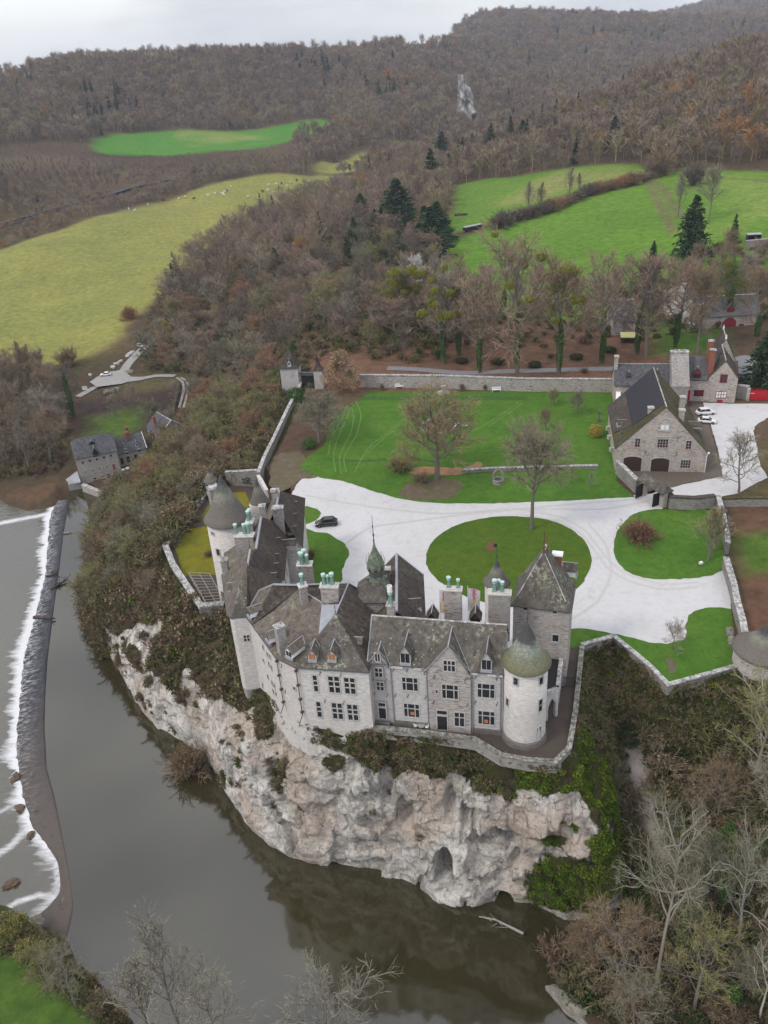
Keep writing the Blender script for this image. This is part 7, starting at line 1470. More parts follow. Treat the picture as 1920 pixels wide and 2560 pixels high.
M['undergreen'] = pal_mat('bramble_leaves', [(0, (.05, .06, .02)), (.3, (.07, .055, .03)), (.5, (.045, .075, .018)), (.75, (.10, .075, .04)), (1, (.08, .11, .022))], .5, 1.5)
M['ivy'] = pal_mat('ivy_leaves', [(0, (.045, .085, .012)), (.4, (.08, .125, .015)), (.75, (.14, .175, .018)), (1, (.19, .19, .022))], .5, 1.5)
M['darkivy'] = pal_mat('dark_ivy_leaves', [(0, (.020, .032, .012)), (.5, (.035, .052, .016)), (1, (.055, .08, .022))], .5, 1.5)
M['far_conifer'] = pal_mat('far_conifer_needles', [(0, (.018, .032, .016)), (1, (.04, .06, .024))], .6, 1.4)
def nrm(a): return a/(np.linalg.norm(a, axis=-1, keepdims=True)+1e-9)
def grow(R, p0, d0, L, seg, wob, up):
    """polylines: p0,d0 (n,3), L (n,) -> (n,seg+1,3), end dirs"""
    n = len(p0); P_ = np.empty((n, seg+1, 3)); P_[:, 0] = p0; d = d0.copy()
    for s in range(seg):
        d = nrm(d+R.randn(n, 3)*wob+np.array([0, 0, up])); P_[:, s+1] = P_[:, s]+d*(L/seg)[:, None]
    return P_
def tubes(P_, r0, r1, k):
    n, m = P_.shape[:2]; d = nrm(np.gradient(P_, axis=1)); ref = np.where(np.abs(d[..., 2:3]) > .9, np.array([1., 0, 0]), np.array([0, 0, 1.]))
    a = nrm(np.cross(d, ref)); b = np.cross(d, a); t = np.linspace(0, 1, m)[None, :]; r = (r0[:, None]*(1-t)+r1[:, None]*t)[..., None]
    ang = np.arange(k)*2*math.pi/k; V = P_[:, :, None]+r[:, :, None]*(a[:, :, None]*np.cos(ang)[None, None, :, None]+b[:, :, None]*np.sin(ang)[None, None, :, None])
    idx = np.arange(n*m*k).reshape(n, m, k); i0 = idx[:, :-1]; i1 = idx[:, 1:]
    F = np.stack([i0, np.roll(i0, -1, 2), np.roll(i1, -1, 2), i1], -1).reshape(-1, 4); return V.reshape(-1, 3), F
def ribbons(P_, w0, w1, R):
    n, m = P_.shape[:2]; d = nrm(np.gradient(P_, axis=1)); s = nrm(np.cross(d, R.randn(n, 1, 3))); t = np.linspace(0, 1, m)[None, :, None]; w = w0*(1-t)+w1*t
    V = np.stack([P_+s*w/2, P_-s*w/2], 2); idx = np.arange(n*m*2).reshape(n, m, 2)
    F = np.stack([idx[:, :-1, 0], idx[:, :-1, 1], idx[:, 1:, 1], idx[:, 1:, 0]], -1).reshape(-1, 4); return V.reshape(-1, 3), F
def leaves(C_, size, R, flat=0.0):
    n = len(C_); a = nrm(R.randn(n, 3)*np.array([1, 1, 1-flat])); b = nrm(np.cross(a, R.randn(n, 3))); s = (size*(.6+.8*R.rand(n)))[:, None]
    V = np.stack([C_-a*s*.5, C_+b*s*.3, C_+a*s*.5, C_-b*s*.3], 1).reshape(-1, 3); return V, np.arange(n*4).reshape(n, 4)
def cat(parts):
    V = []; F = []; o = 0
    for v_, f_ in parts: V.append(v_); F.append(f_+o); o += len(v_)
    return np.concatenate(V), np.concatenate(F)
def spawn(R, P_, L, n, t0, t1, ang, lenf, taper=.5, up=0.0):
    N, m = P_.shape[:2]; t = t0+(t1-t0)*(np.arange(n)[None]+R.rand(N, n))/n; x = t*(m-1); i = np.minimum(x.astype(int), m-2); f = (x-i)[..., None]
    ar = np.arange(N)[:, None]; p = P_[ar, i]*(1-f)+P_[ar, i+1]*f; d = nrm(P_[ar, i+1]-P_[ar, i]); q = nrm(np.cross(d, R.randn(N, n, 3))); A = ang*(.7+.6*R.rand(N, n, 1))
    dd = nrm(d*np.cos(A)+q*np.sin(A)+np.array([0, 0, up])); Lc = L[:, None]*lenf*(1-taper*t)*(.7+.6*R.rand(N, n)); return p.reshape(-1, 3), dd.reshape(-1, 3), Lc.ravel(), t.ravel()
def bare(name, seed, H=16., clear=.28, spread=.40, n1=14, n2=7, n3=6, n4=5, tw=.05, r=.32, lean=0.03, ang=.95, col=False, upb=.10, leafy=0, wob=.13):
    R = np.random.RandomState(seed)
    tp = grow(R, np.zeros((1, 3)), nrm(np.array([[lean*2, 0, 1.]])), np.array([H*.86]), 8, .05, .12); L0 = np.array([H])
    t = clear+(1-clear)*((np.arange(n1)+R.rand(n1))/n1)**.9; x = t*8; i = np.minimum(x.astype(int), 7); f = (x-i)[:, None]; p = tp[0][i]*(1-f)+tp[0][i+1]*f
    az = np.arange(n1)*2.4+R.rand(n1)*.8; el = ang*(1-.55*(t-clear)/(1-clear))*(.85+.3*R.rand(n1)); d = np.stack([np.sin(el)*np.cos(az), np.sin(el)*np.sin(az), np.cos(el)], 1)
    if col: L1 = H*.42*(1.05-t)*(.8+.4*R.rand(n1))+H*.05
    else: L1 = H*spread*np.sqrt(np.clip(1.12-((t-clear)/(1-clear)-.25)**2*1.25, .12, 1))*(.8+.4*R.rand(n1))
    b1 = grow(R, p, d, L1, 6, wob, upb); p2, d2, L2, _ = spawn(R, b1, L1, n2, .22, .98, .75, .55, .45, .12); b2 = grow(R, p2, d2, L2, 4, wob*1.25, .05)
    p3, d3, L3, _ = spawn(R, b2, L2, n3, .2, 1, .7, .60, .4, .1); b3 = grow(R, p3, d3, L3, 3, .2, .04)
    p4, d4, L4, _ = spawn(R, b3, L3, n4, .15, 1, .7, .75, .3, .08); b4 = grow(R, p4, d4, np.maximum(L4, .35), 2, .2, .03)
    tv = [tubes(tp, np.array([r]), np.array([r*.2]), 8), tubes(b1, np.full(len(b1), r*.38), np.full(len(b1), .045), 5), tubes(b2, np.full(len(b2), .055), np.full(len(b2), .025), 3)]
    cv = [ribbons(b3, tw*1.25, tw*.9, R), ribbons(b4, tw, tw*.5, R)]
    if leafy: cv.append(leaves(b4[R.rand(len(b4)) < leafy][:, 2]+0, .28, R))
    Vt, Ft = cat(tv); Vc, Fc = cat(cv)
    H = float(np.percentile(Vc[:, 2], 99.6)); return np_mesh('trunk', Vt, Ft, M['bark'], False, link=False).data, np_mesh('crown', Vc, Fc, M['leaf' if leafy > .5 else 'twig'], link=False).data, H
def conifer(name, seed, H=18., rad=.2, n=30, dens=9, sz=.55):
    R = np.random.RandomState(seed); tp = grow(R, np.zeros((1, 3)), np.array([[0, 0, 1.]]), np.array([H*.97]), 6, .01, 0)
    k = n*9; t = .08+.9*np.sort(R.rand(k))**.9; az = R.rand(k)*6.283; L = H*rad*(1.02-t)**.85*(.75+.5*R.rand(k)); d = nrm(np.stack([np.cos(az), np.sin(az), np.full(k, -.05)+.5*t], 1))
    b = grow(R, np.stack([0*t, 0*t, t*H*.97], 1), d, L, 4, .05, -.07)
    p2, d2, L2, tt = spawn(R, b, L, dens, .15, 1, .75, .34, .3, -.05); b2 = grow(R, p2, d2, np.maximum(L2, .3), 1, .05, -.15)
    Vt, Ft = cat([tubes(tp, np.array([H*.016]), np.array([.03]), 6), tubes(b, np.full(k, .05), np.full(k, .02), 3)]); Vc, Fc = ribbons(b2, sz*.62, sz*.15, R)
    V2, F2 = ribbons(b, sz*.4, .1, R); Vc, Fc = cat([(Vc, Fc), (V2, F2)])
    return np_mesh('trunk', Vt, Ft, M['bark'], link=False).data, np_mesh('crown', Vc, Fc, M['leaf'], link=False).data, H
def shrubm(seed, H=2.2, wid=1.0, n=70, tw=.035, leafd=0, mat='twig', lsz=.22):
    R = np.random.RandomState(seed); az = R.rand(n)*6.283; el = np.abs(R.randn(n))*.55*wid; d = np.stack([np.sin(el)*np.cos(az), np.sin(el)*np.sin(az), np.cos(el)], 1)
    L = H*(.75+.4*R.rand(n)); b = grow(R, R.randn(n, 3)*np.array([.12*H, .12*H, 0]), d, L, 4, .16, .0); p2, d2, L2, _ = spawn(R, b, L, 7, .25, 1, .6, .42, .3, .1); b2 = grow(R, p2, d2, L2, 3, .2, 0)
    p3, d3, L3, _ = spawn(R, b2, L2, 4, .2, 1, .6, .6, .3, .1); b3 = grow(R, p3, d3, L3, 2, .2, 0)
    cv = [tubes(b, np.full(n, .035), np.full(n, .012), 3), ribbons(b2, tw*1.2, tw, R), ribbons(b3, tw, tw*.5, R)]
    if leafd: k = b3[R.rand(len(b3)) < leafd].reshape(-1, 3); cv.append(leaves(k+R.randn(*k.shape)*.06, lsz, R))
    V, F = cat(cv); return np_mesh('shrub', V, F, M[mat], link=False).data
def leafball(seed, rx, rz, n, sz, mat='leaf', zc=None):
    R = np.random.RandomState(seed); d = nrm(R.randn(n, 3)); rr_ = (.55+.45*R.rand(n)**.5)[:, None]; k = 1+.25*vnoise(d[:, 0]*2, d[:, 1]*2, d[:, 2]*2, 1.3+seed*.01)[:, None]
    C_ = d*rr_*k*np.array([rx, rx, rz])+np.array([0, 0, rz*.9 if zc is None else zc]); C_[:, 2] = np.maximum(C_[:, 2], .05); V, F = leaves(C_, sz, R); return np_mesh('foliage', V, F, M[mat], link=False).data
BARE = [bare('b', 1, 17, .24, .42, 16, ang=1.15, upb=.06), bare('b', 2, 16, .22, .44, 15, ang=1.25, upb=.05, wob=.18), bare('b', 3, 18, .34, .40, 16, ang=1.1, upb=.07), bare('b', 4, 15, .2, .47, 14, 7, 7, ang=1.25, upb=.04, wob=.18), bare('b', 5, 18, .35, .33, 17, ang=.95)]
WIDE = [bare('w', 11, 17, .16, .46, 20, 9, 7, 6, .05, .42, ang=1.15), bare('w', 12, 17, .46, .42, 18, 9, 7, 6, .045, .36, ang=1.0, upb=.14), bare('w', 13, 14, .12, .5, 18, 9, 7, 6, .045, .34, ang=1.2)]
POP = [bare('p', 21, 20, .15, .3, 26, 5, 4, 3, .05, .26, ang=.4, col=True, upb=.2), bare('p', 22, 18, .12, .3, 24, 5, 4, 3, .05, .24, ang=.5, col=True, upb=.2)]
SLIM = [bare('s', 26, 24, .45, .27, 14, 7, 5, 4, .04, .3, ang=1.05, lean=.05, wob=.27, upb=.04), bare('s', 27, 22, .35, .3, 15, 7, 5, 4, .04, .26, ang=1.1, wob=.24, upb=.04), bare('s', 28, 20, .25, .26, 16, 6, 5, 3, .045, .22, ang=.7)]
BROWNLEAF = [bare('l', 31, 10, .08, .44, 20, 8, 7, 5, .05, .25, ang=1.1, leafy=.75), bare('l', 32, 14, .25, .4, 15, 7, 6, 5, .05, .3, leafy=.75)]
CON = [conifer('c', 41, 18, .2, 30), conifer('c', 42, 20, .16, 32), conifer('c', 43, 16, .3, 30, 9, .7)]
SHR = [shrubm(51), shrubm(52, 2.6, .8, 80), shrubm(53, 1.8, 1.3, 90)]
SHRL = [shrubm(54, 2.2, 1.0, 70, .035, .55, 'leaf'), shrubm(55, 2.0, 1.2, 80, .035, .6, 'leaf')]
LB = [leafball(61, 1.5, 1.2, 2600, .2), leafball(62, 1.6, 1.5, 2600, .22)]
IVYC = leafball(63, .95, 3.2, 3000, .24, 'leaf', 3.0)
COLS = dict(pink=(.25, .175, .13), grey=(.235, .205, .155), olive=(.20, .185, .08), pale=(.20, .19, .145), lichen=(.165, .16, .105), brown=(.20, .145, .09), russet=(.26, .14, .08), orange=(.46, .23, .05), yellow=(.34, .27, .06), dark=(.13, .105, .085), white=(.5, .48, .45), green=(.06, .115, .03), dgreen=(.028, .055, .024), conif=(.05, .078, .035), mistle=(.19, .19, .03), leafbrown=(.30, .21, .13))
def rgba(c): c = COLS[c] if isinstance(c, str) else c; return (c[0], c[1], c[2], 1)
def mobj(name, me, parent, col, **k):
    o = bpy.data.objects.new(name, me); COL.objects.link(o); o.parent = parent; o.color = rgba(col); return o
def put_tree(proto, loc, H, col, label, cat_='tree', group=None, name='bare_tree', bark=(.17, .15, .13), rz=None, wide=1.0, ivy=0, mist=0, lean=(0, 0)):
    k = H/proto[2]; r = empty(name, loc, rnd.random()*6.28 if rz is None else rz); r.scale = (k*wide, k*wide, k); r.rotation_euler = (lean[0], lean[1], r.rotation_euler.z); tag(r, label, cat_, group)
    mobj('trunk', proto[0], r, bark); mobj('crown', proto[1], r, col)
    if ivy: o = mobj('ivy', IVYC, r, 'green'); o.scale = (1/k*1.0, 1/k*1.0, ivy*H/6.2/k)
    for i in range(int(mist*2.2)):
        o = mobj('leaf_clump', LB[i % 2], r, 'mistle'); a = i*2.4; rr_ = (.06+.05*(i % 5))*proto[2]; o.location = (rr_*math.cos(a), rr_*math.sin(a), proto[2]*(.46+.05*((i*3) % 10))); s_ = .75+.35*(i % 3)/2; o.scale = (s_/k, s_/k, s_/k*.9)
    return r
def height_at(c, loc, top):
    X0, Y0 = px(c, *top); best = 4
    for h in np.arange(1, 45, .25):
        d = np.array(loc)+np.array([0, 0, h])-CAM; zc = d@fw; y = 1280-FPX*(d@cu)/zc
        if y >= Y0: best = h
    return best
def tr(kind, c, base, top, col, label, z=None, **kw):
    loc = T(c, *base) if z is None else P(c, *base, z); H = kw.pop('H', None) or height_at(c, loc, top); pr_ = kind[rnd.randrange(len(kind))] if isinstance(kind, list) else kind
    return put_tree(pr_, loc, H, col, label, **kw)
# single trees one would point at
tr(WIDE[0], 'G', (775, 562), (790, 140), (.21, .165, .09), 'huge spreading bare tree standing on the back lawn', z=0, wide=1.5, name='bare_tree')
tr(WIDE[1], 'Z', (1148, 1143), (1150, 898), (.22, .185, .13), 'tall bare tree with a long clean trunk on the edge of the oval lawn', z=0, wide=1.05)
tr(WIDE[2], 'Z', (690, 955), (682, 838), 'lichen', 'round grey lichen-covered tree at the left end of the lawn', z=0, wide=1.55)
tr(BROWNLEAF[0], 'Z', (742, 848), (742, 755), 'leafbrown', 'dense round tree with withered brown leaves beside the dark gate', z=0, name='brown_leaved_tree', wide=1.25)
tr(WIDE[2], 'G', (1330, 215), (1330, 125), 'olive', 'low spreading olive-brown tree in the far right corner of the lawn', z=0, wide=1.15)
tr(WIDE[2], 'G', (1440, 255), (1430, 130), 'lichen', 'grey weeping orchard tree nearest the long house wall', z=0, wide=1.0)
tr(WIDE[0], 'G', (1285, 330), (1285, 225), 'brown', 'brown bushy tree between the orchard trees and the bare tall tree', z=0, wide=.9)
tr(BARE[1], 'G', (1410, 585), (1410, 500), 'olive', 'small young tree on the lower lawn strip, left of two', z=0); tr(BARE[1], 'G', (1500, 605), (1500, 530), 'pale', 'small young tree on the lower lawn strip, right of two', z=0)
tr(BARE[3], 'm', (715, 490), (745, 190), 'grey', 'little bare tree on the corner lawn by the gravel', z=0)
tr(BARE[1], 'D', (1400, 1385), (1440, 840), 'grey', 'bare tree with a short dark trunk on the gravel drive right of the barn', z=0, wide=1.1)
tr(BARE[0], 'D', (1660, 1230), (1640, 960), 'brown', 'bare tree cut by the right edge beside the gravel drive', z=0)
tr(CON[2], 'q', (1625, 1060), (1625, 740), 'dgreen', 'dark green conifer at the right edge beside the lane', z=0, name='conifer', cat_='conifer', wide=1.4)
tr(POP[0], 'F', (1220, 590), (1260, 190), 'olive', 'dense upright olive-grey tree beside the end of the gatehouse lawn', z=0, wide=1.7, name='bare_tree')
tr(POP[1], 'F', (1270, 520), (1290, 160), 'grey', 'slim grey tree rising behind the wall by the dead leaf bed', z=0, wide=1.3)
# avenue
for i, (b, t_, c_, iv, mi, lb) in enumerate([((95, 890), (130, 380), 'pink', .4, 0, 'bare tree at the left end of the avenue, ivy on its trunk'), ((18, 930), (5, 440), 'grey', .55, 9, 'ivy-clad avenue tree with big yellow-green leaf clumps'),
   ((200, 975), (190, 430), 'pink', .5, 0, 'pinkish bare avenue tree with a thick ivy trunk'), ((390, 975), (370, 230), 'pink', .45, 3, 'tallest bare avenue tree, its crown reaching up against the pasture'), ((600, 985), (600, 380), 'brown', .5, 4, 'avenue tree with ivy and a few green clumps, fifth from the left'),
   ((818, 930), (850, 360), 'pink', .3, 0, 'pinkish bare avenue tree left of the grey cottage'), ((1040, 895), (1080, 350), 'pink', .0, 0, 'forking avenue tree right of the grey cottage'), ((995, 880), (1000, 380), 'dark', .5, 0, 'dark ivy-trunked avenue tree beside the log shelter'),
   ((1190, 850), (1200, 380), 'pink', .4, 0, 'avenue tree with an ivy trunk in front of the white gabled house'), ((1300, 880), (1290, 420), 'brown', 0, 0, 'spreading avenue tree with several trunks just behind the gatehouse'), ((1450, 750), (1430, 380), 'green', .6, 3, 'green ivy-smothered tree in front of the farm building'), ((1600, 800), (1610, 420), 'brown', .35, 0, 'last avenue tree toward the right edge')]):
    loc = P('q', *b, 0); tr(BARE[i % 5], 'q', b, t_, c_, lb, z=0, ivy=iv, mist=mi, wide=1.0 if i != 3 else .9, group='avenue trees behind the lawn wall', name='avenue_tree')
tr(BARE[2], 'Z', (870, 725), (860, 575), 'grey', 'tree behind the avenue loaded with yellow-green clumps', mist=14, name='bare_tree')
tr(BARE[4], 'Z', (903, 650), (905, 548), 'white', 'white-stemmed birch standing behind the clumpy yellow-green tree', bark=(.5, .48, .45), name='birch')
tr(CON[2], 'Z', (1490, 560), (1490, 415), 'dgreen', 'broad dark conifer at the foot of the right pasture', name='conifer', cat_='conifer', wide=1.1)
tr(CON[0], 'Z', (1583, 525), (1583, 458), 'dgreen', 'narrow dark conifer right of the broad one', name='conifer', cat_='conifer'); tr(CON[2], 'Z', (1410, 560), (1408, 518), 'dgreen', 'little dark conifer low on the pasture', name='conifer', cat_='conifer')
tr(POP[0], 'Z', (1465, 470), (1465, 370), 'grey', 'tall bare tree rising left behind the broad conifer'); tr(BARE[4], 'Z', (1530, 480), (1525, 352), 'grey', 'tall forked bare tree rising right behind the broad conifer')
tr(POP[0], 'Z', (1142, 462), (1140, 390), 'grey', 'upright bare tree beside the pasture hedge, left of the pair', wide=1.3); tr(POP[1], 'Z', (1165, 458), (1165, 393), 'dark', 'upright ivy-dark bare tree beside the pasture hedge, right of the pair', wide=1.2)
tr(POP[1], 'Z', (1228, 432), (1228, 358), 'grey', 'upright bare tree further along the pasture hedge'); tr(POP[0], 'Z', (1250, 420), (1252, 372), 'dark', 'shorter dark tree just right of the third hedge tree')
for x, y0, y1, lb in [(885,552,445,'tallest dark spruce in the middle of the wood edge'),(908,560,490,'small pale-green spruce in front of the tallest one'),(932,555,455,'dark spruce right of the tallest one'),(860,505,395,'spruce high behind the dark spruce trio'),(782,485,428,'lone spruce left in the russet part of the wood'),(768,548,478,'broad green conifer left of the spruce trio'),(708,578,528,'low green conifer in front of the grey wood'),(828,530,455,'spruce between the lone one and the trio'),(932,405,330,'dark conifer at the back corner of the wood'),(955,350,295,'conifer group tree nearest the far meadow'),(600,610,545,'bushy green conifer in the brown wood'),(897,535,470,'dark spruce tucked behind the tallest one'),(918,520,455,'dark spruce between the two dark ones'),(945,525,445,'dark spruce at the very edge of the right pasture'),(872,480,425,'green spruce above the dark group'),(845,490,430,'green spruce left above the dark group'),(812,512,462,'mid-green spruce on the ridge of the wood'),(752,570,520,'low spreading green conifer in the middle of the wood'),(690,570,535,'small green conifer near the orange tree'),(836,600,550,'broad green conifer below the dark group'),(792,590,545,'broad green conifer left of the clump-laden tree'),(945,440,385,'dark conifer on the far corner of the pasture'),(970,390,340,'dark conifer behind the pasture corner'),(805,560,520,'short conifer below the others at the wood edge')]:
    tr(CON, 'Z', (x, y0), (x, y1-14), 'conif' if x not in (885, 932, 860, 897, 918, 945) else 'dgreen', lb, name='conifer', cat_='conifer', wide=1.7)
for x, y0, y1, c_, lb in [(360,742,688,'yellow','golden yellow tree beside the valley lane'),(650,560,512,'orange','orange-leaved tree in the middle of the wood'),(738,470,438,'russet','russet tree on the upper edge of the wood'),(540,545,500,'russet','broad russet tree at the left of the wood')]:
    tr(BROWNLEAF, 'Z', (x, y0), (x, y1), c_, lb, name='autumn_tree', wide=1.1)
for x, y0, y1 in [(1020,330,285),(1060,335,262),(1102,325,245),(1128,325,255),(1085,300,250),(1325,318,248),(1655,318,248),(1000,345,300)]:
    tr(CON, 'Z', (x, y0), (x, y1), 'dgreen', 'dark conifer standing at the foot of the right hill behind the meadows', name='conifer', cat_='conifer', group='dark conifers at the foot of the hill', wide=1.3)
AVP = [P('Z', *q)[:2] for q in [(640,770),(820,745),(1000,745),(1180,750),(1380,735),(1520,720),(1659,700),(1800,640),(1700,560),(1560,560),(1450,610),(1300,640),(1150,655),(1000,640),(900,640),(800,700)]]
AVK = [P('Z', *q)[:2] for q in [(1380,690),(1480,690),(1480,790),(1380,790)]]
def belt():
    q = poisson(AVP, 9.0, 3000, 41, (AVK, [P('k', *p)[:2] for p in [(950,700),(1600,700),(1600,500),(1000,500)]])); print('belt', len(q))
    for i in range(min(55, len(q))):
        c_ = ['pink', 'brown', 'grey', 'pink'][i % 4]; put_tree(BARE[i % 5], (q[i, 0], q[i, 1], 0), rnd.uniform(11, 16), c_, {'pink': 'pinkish', 'brown': 'brown', 'grey': 'grey'}[c_]+' bare tree in the belt between the avenue and the right pasture', group=c_+' bare trees behind the avenue', name='park_tree', ivy=(.45 if i % 4 == 0 else 0), wide=1.1)
# foreground, lower edge and lower right
for kind, b, t_, c_, lb, kw in [(SLIM[0], (1415,2150), (1440,1700), 'lichen', 'tall leaning pale-trunked tree in the lower right ravine', dict(bark=(.27,.24,.20), ivy=0, wide=.55, lean=(.0, -.10), rz=0)), (SLIM[1], (1592,2060), (1575,1790), 'lichen', 'broad lichen-grey tree right of the tall leaning one', dict(bark=(.3,.29,.25), wide=.72)),
   (BARE[3], (1310,1735), (1318,1640), 'lichen', 'small pale bare tree beside the cliff corner', {}), (SLIM[2], (1640,2200), (1650,1960), 'lichen', 'pale tree cut by the lower right edge', dict(bark=(.4,.37,.32), wide=.7)), (BARE[1], (1350,2120), (1280,1960), 'brown', 'brown twiggy tree leaning over the river below the ivy rock', dict(wide=1.2)),
   (WIDE[2], (1265,2080), (1225,1985), 'brown', 'low brown tree spreading over the water at the ravine mouth', {}), (SLIM[1], (1370,2240), (1330,2080), 'lichen', 'pale twiggy tree at the lower edge right of the river', {}), (BARE[1], (1500,2180), (1480,2000), 'olive', 'olive twiggy tree on the leaf-covered slope', {}),
   (BARE[2], (1620,1700), (1600,1470), 'olive', 'olive-topped tree standing below the wall turret', dict(wide=1.1, bark=(.3,.28,.22))), (BARE[0], (1540,1800), (1550,1650), 'brown', 'brown bare tree in the middle of the wooded hollow', {}), (BARE[4], (1660,1850), (1655,1620), 'grey', 'grey bare tree at the right edge of the hollow', {}), (WIDE[0], (1500,1960), (1490,1800), 'lichen', 'twisted pale tree with ivy left of the broad one', dict(ivy=.5, wide=.7)),
   (SLIM[1], (165,2175), (190,2035), 'lichen', 'leaning bare tree on the grassy bank in the lower left', {}), (POP[1], (322,2235), (285,2065), 'grey', 'thin upright bare tree on the lower left bank', dict(wide=.9)), (SLIM[2], (420,2300), (372,1980), 'pale', 'tallest pale tree rising over the water at the lower edge', dict(wide=.85)), (SLIM[1], (480,2330), (470,2090), 'pale', 'bushy pale tree right of the tallest one at the lower edge', dict(wide=.95)), (SLIM[1], (720,2400), (700,2125), 'pale', 'pale twiggy tree top poking up at the lower edge mid river', dict(wide=1.0)),
   (SLIM[2], (1470,2060), (1450,1900), 'lichen', 'ivy-wrapped slim tree just right of the tall leaning trunk', dict(ivy=.7)), (SLIM[1], (1560,1960), (1540,1800), 'olive', 'ivy-green slim tree in the middle of the ravine slope', dict(ivy=.6)), (SLIM[0], (1640,2010), (1640,1820), 'lichen', 'pale slim tree by the right edge of the ravine', dict(bark=(.36,.32,.28))), (SLIM[2], (1440,1830), (1440,1720), 'lichen', 'small slim tree beside the grey scree', {}), (SLIM[1], (1580,2170), (1570,2050), 'lichen', 'slim lichened tree low on the slope near the bottom edge', dict(ivy=.4)), (BARE[3], (105,2120), (100,2040), 'olive', 'small bushy olive tree on the lower left bank', {})]:
    loc = T('Z', *b); 
    if b[1] > 2212: loc = P('Z', *b, -27.5)
    H = height_at('Z', loc, t_); kw.setdefault('wide', 1.0); put_tree(kind, loc, H, c_, lb, **kw)
# conifer-green saplings lower right
for b, t_, lb in [((1560,1870),(1560,1770),'bright green young conifer on the ravine slope'), ((1650,1850),(1650,1790),'green young conifer cut by the right edge')]: tr(CON[2], 'Z', b, t_, 'green', lb, name='conifer', cat_='conifer')
# ---- scattering by place
def poisson(poly_, rad, n=4000, seed=1, avoid=()):
    R = np.random.RandomState(seed); x0, x1 = min(p[0] for p in poly_), max(p[0] for p in poly_); y0, y1 = min(p[1] for p in poly_), max(p[1] for p in poly_)
    q = np.c_[x0+(x1-x0)*R.rand(n), y0+(y1-y0)*R.rand(n)]; q = q[inpoly(q[:, 0], q[:, 1], poly_)]
    for a in avoid: q = q[~inpoly(q[:, 0], q[:, 1], a)]
    out = []; g = {}
    for p in q:
        k = (int(p[0]//rad), int(p[1]//rad)); ok = True
        for i in (-1, 0, 1):
            for j in (-1, 0, 1):
                for o in g.get((k[0]+i, k[1]+j), ()):
                    if (o[0]-p[0])**2+(o[1]-p[1])**2 < rad*rad: ok = False
        if ok: g.setdefault(k, []).append(p); out.append(p)
    return np.array(out)
LANEP = [T('E', *q)[:2] for q in [(905,100),(820,170),(740,255),(700,340),(800,345),(1010,325)]]
def clear_of_lane(q, w=5): return q[dpath(q[:, 0], q[:, 1], LANEP) > w]
belt()
WOOD = [T('Z', *q)[:2] for q in [(320,715),(345,670),(380,610),(430,560),(480,520),(560,470),(660,428),(770,402),(860,372),(925,330),(985,330),(975,400),(972,450),(955,500),(930,540),(945,600),(985,640)]]+[P('Z', *q)[:2] for q in [(1000,720),(960,785),(700,775),(660,800),(610,800)]]+[T('Z', *q)[:2] for q in [(600,850),(500,830),(440,830),(415,810),(330,800),(290,745)]]
AVB = [P('Z', *q)[:2] for q in [(585,742),(640,742),(780,760),(780,860),(585,860)]]
q = clear_of_lane(poisson(WOOD, 8.6, 9000, 3, (AVB,)), 6); q = q[np.argsort(np.hypot(q[:, 0], q[:, 1]))]
zq = hsurf(q[:, 0], q[:, 1]); pal = ['pink', 'grey', 'brown', 'olive', 'dark', 'pink', 'olive', 'lichen', 'brown', 'russet', 'dark', 'brown', 'pink', 'russet']
NIND = 120
def pickcol(x, y):
    v = vnoise(x, y, 0, .02)*.5+rnd.uniform(-.9, .9); return pal[int(np.clip((v+1)/2*len(pal), 0, len(pal)-1))]
def zonelabel(x, y, base):
    return base
for i in range(min(NIND, len(q))):
    c_ = pickcol(q[i, 0], q[i, 1]); put_tree(BARE[rnd.randrange(5)], (q[i, 0], q[i, 1], zq[i]-.3), min(rnd.uniform(9.5, 17.5), 5+.5*float(dpath(q[i:i+1, 0], q[i:i+1, 1], RIM[:3])[0])), c_, 'bare '+{'orange': 'orange-tinged', 'pink': 'pinkish-brown', 'grey': 'grey-brown', 'brown': 'brown', 'olive': 'olive', 'lichen': 'pale lichened', 'dark': 'dark', 'russet': 'russet'}[c_]+' tree in the wood behind the gate tower', group=c_+' bare trees of the wood behind the gate', ivy=(.4 if rnd.random() < .16 else 0), wide=rnd.uniform(1.1, 1.5))
REST = [(x, y, z, 0) for (x, y), z in zip(q[NIND:], zq[NIND:])]
# hill flank toward the river and the mill: smaller trees and bushes
FL = [P('Z', *q)[:2] for q in [(640,800),(590,880),(560,960),(540,1010),(490,1022),(440,1052),(395,1105),(345,1180)]]+[(p[0]+1.5, p[1]) for p in FOOT[9:2:-1]]+[T('Z', *q)[:2] for q in [(330,960),(425,900),(420,835)]]
MILLX = [T('Z', *q)[:2] for q in [(140,930),(348,930),(352,1005),(325,1060),(300,1130),(150,1130)]]
q = poisson(FL, 5.6, 6000, 5, (MILLX,)); zq = hsurf(q[:, 0], q[:, 1]); print('flank', len(q))
for i in range(min(125, len(q))):
    c_ = pickcol(q[i, 0], q[i, 1]); 
    if c_ in ('pink', 'dark') : c_ = 'olive'
    put_tree(BARE[rnd.randrange(5)] if rnd.random() < .6 else WIDE[2], (q[i, 0], q[i, 1], zq[i]-.5), min(rnd.uniform(6, 12), 3.0+.55*float(dpath(q[i:i+1, 0], q[i:i+1, 1], RIM)[0])), c_, 'small bare '+{'grey': 'grey-brown', 'brown': 'brown', 'olive': 'olive', 'lichen': 'pale lichened', 'russet': 'russet'}[c_]+' tree on the steep river bank below the garden', group=c_+' small trees on the river bank', ivy=(.5 if rnd.random() < .2 else 0), wide=1.25, name='riverside_tree')
